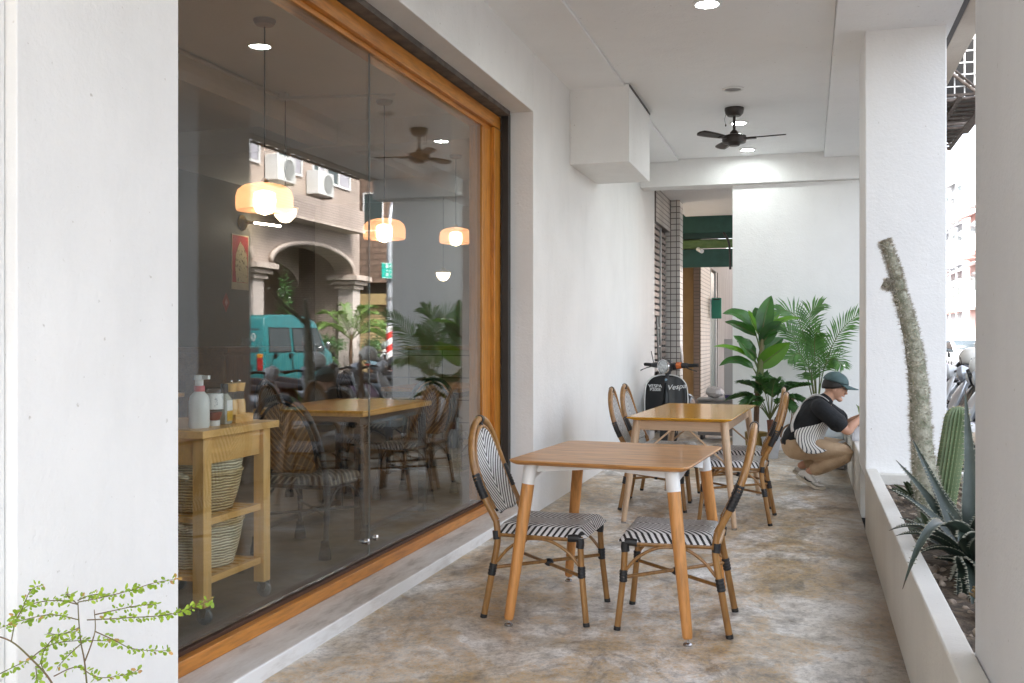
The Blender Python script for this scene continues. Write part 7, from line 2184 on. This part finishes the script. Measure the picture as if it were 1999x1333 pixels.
helmet(7.55, 27.2, 1.02, mat('silver_green_helmet', (0.40, 0.46, 0.42), rough=0.2, metal=0.5), 'small silver-green helmet on the scooter across the street', R(10))

# traffic cone, shrubs and palms across the street
t = thing('traffic_cone', 'red traffic cone with a white band standing in the street', 'cone', (4.6, 19.4, -0.12))
mb = MB(); mb.lathe([(0.13, 0.03), (0.04, 0.62), (0.03, 0.70), (0.0, 0.70)], 20); mb.build('cone', mat('cone_red', (0.60, 0.08, 0.05), rough=0.5), t)
mb = MB(); mb.lathe([(0.098, 0.28), (0.072, 0.44)], 20); mb.build('band', M_white, t, solid=0.006)
boxes('base', mat('cone_base', (0.55, 0.07, 0.05), rough=0.6), [((-0.19, -0.19, 0.0), (0.19, 0.19, 0.03))], t, 0.01)
def street_palm(x, y, h, label, seed, m):
    t = thing('street_palm', label, 'palm', (x, y, -0.1), group='palms across the street')
    rnd = random.Random(seed)
    mb = MB(); mb.lathe([(0.0, 0.0), (0.22, 0.0), (0.28, 0.45), (0.24, 0.45), (0.0, 0.4)], 18); mb.build('pot', mat('dark_pot', (0.10, 0.085, 0.075), rough=0.7), t)
    mb = MB(); mb.tube(smooth([(0, 0, 0.4), (0.03, 0.0, h * 0.4), (0.0, 0, h * 0.62)]), [0.06, 0.05, 0.045], 10); mb.build('trunk', M_stemb, t)
    ml, mr = MB(), MB()
    for i in range(11):
        g = i * 2.4 + rnd.random(); e = rnd.uniform(0.5, 1.3); L_ = h * rnd.uniform(0.5, 0.72)
        b0 = Vector((0, 0, h * 0.55)); d = Vector((math.cos(g) * math.cos(e), math.sin(g) * math.cos(e), math.sin(e)))
        frond(ml, mr, [b0, b0 + d * L_ * 0.4, b0 + d * L_ * 0.75 + Vector((0, 0, -0.08 * L_)), b0 + d * L_ + Vector((0, 0, -0.28 * L_))], 0.42, 22, 0.022, 0.2, 0.4, 60, rnd, 0.014)
    ml.build('crown', m, t, ang=0); mr.build('stalks', M_stemg, t)
M_palml = leaf_mat('light_palm_frond', (0.16, 0.26, 0.075), (0.09, 0.17, 0.05), 0.5)
street_palm(9.15, 28.2, 2.5, 'pale green feathery palm in front of the arch column', 31, M_palml)
street_palm(8.75, 30.6, 2.2, 'pale green feathery palm in front of the ochre shutter', 32, M_palml)
def bush(x, y, z0, r, h, n, label, seed, m, trunk=True):
    t = thing('shrub', label, 'shrub', (x, y, z0), group='shrubs by the arched house')
    rnd = random.Random(seed)
    mb = MB(); mb.lathe([(0.0, 0.0), (0.2, 0.0), (0.25, 0.35), (0.21, 0.35), (0.0, 0.3)], 16); mb.build('pot', mat('clay_pot', (0.25, 0.12, 0.07), rough=0.8), t)
    mb = MB(); mb.tube([(0, 0, 0.3), (0.03, 0.02, h * 0.5), (0.0, 0, h * 0.8)], [0.03, 0.02, 0.012], 8)
    for k in range(6):
        g = k * 1.05; mb.tube([(0.01, 0, h * (0.35 + 0.06 * k)), (r * 0.6 * math.cos(g), r * 0.6 * math.sin(g), h * (0.6 + 0.06 * k))], [0.012, 0.005], 6)
    mb.build('stems', M_stemb, t)
    mb = MB()
    cl = [(rnd.gauss(0, r * 0.42), rnd.gauss(0, r * 0.42), h * rnd.uniform(0.42, 1.0)) for _ in range(26)]
    for i in range(n):
        c = rnd.choice(cl)
        p = Vector((c[0] + rnd.gauss(0, r * 0.17), c[1] + rnd.gauss(0, r * 0.17), c[2] + rnd.gauss(0, h * 0.06)))
        d = Vector((rnd.gauss(0, 1), rnd.gauss(0, 1), rnd.gauss(0.2, 0.8))).normalized()
        s = d.orthogonal().normalized() * 0.022; l = d * rnd.uniform(0.06, 0.11)
        mb.add([p, p + l * 0.5 + s, p + l, p + l * 0.5 - s], [(0, 1, 2, 3)])
    mb.build('foliage', m, t, ang=0)
bush(9.3, 26.9, -0.1, 0.55, 1.5, 2200, 'dense dark potted shrub at the foot of the arch column', 41, M_cycad)
bush(9.0, 29.6, 0.0, 0.5, 1.3, 1600, 'dense dark potted shrub between the two street palms', 42, M_cycad)
bush(9.45, 24.55, -0.1, 0.26, 3.0, 900, 'tall thin shrub growing beside the left arch column behind the van', 43, M_cycad)

# cars far up the street
def make_car(label, m, group):
    t = thing('parked_car', label, 'car', (0, 0, 0), 0, group)
    pr = [(-2.1, 0.35), (-2.1, 0.8), (-1.9, 0.92), (-1.2, 0.98), (-0.75, 1.42), (0.8, 1.46), (1.55, 1.0), (2.1, 0.9), (2.15, 0.35)]
    mb = MB(); n_ = len(pr)
    L0 = [(y, -0.85 + (0.12 if z > 1.1 else 0), z) for y, z in pr]; R0 = [(y, 0.85 - (0.12 if z > 1.1 else 0), z) for y, z in pr]
    mb.add(L0, [tuple(range(n_))]); mb.add(R0, [tuple(range(n_))])
    for i in range(n_):
        j = (i + 1) % n_; mb.add([L0[i], L0[j], R0[j], R0[i]], [(0, 1, 2, 3)])
    mb.build('body', m, t, ang=30)
    mb = MB(); mb.add([(-1.14, -0.72, 1.03), (-1.14, 0.72, 1.03), (-0.80, 0.66, 1.37), (-0.80, -0.66, 1.37)], [(0, 1, 2, 3)]); mb.build('windscreen', M_carglass, t, solid=0.02)
    for s in (-1, 1):
        mb = MB(); mb.add([(-0.95, s * 0.80, 1.06), (1.2, s * 0.80, 1.06), (0.75, s * 0.738, 1.38), (-0.70, s * 0.738, 1.38)], [(0, 1, 2, 3)]); mb.build('side_window', M_carglass, t, solid=0.012)
        boxes('headlight', M_chrome, [((-2.12, s * 0.6 - 0.18, 0.68), (-2.09, s * 0.6 + 0.18, 0.80))], t)
        for y in (-1.35, 1.3):
            mb = MB(); mb.at((y, s * 0.76, 0.31), (R(90), 0, 0)).lathe([(0.0, -0.1), (0.28, -0.1), (0.31, -0.06), (0.31, 0.06), (0.28, 0.1), (0.0, 0.1)], 20); mb.build('wheel', M_rubber, t)
    return t
c = make_car('white car driving down the middle of the street', P_white, 'cars in the street'); c.location = (5.6, 40.0, -0.12); c.rotation_euler = (0, 0, R(90))
dup(c, (3.4, 33.0, -0.12), R(90), 'white car parked behind the kerb row of scooters', 'cars in the street')
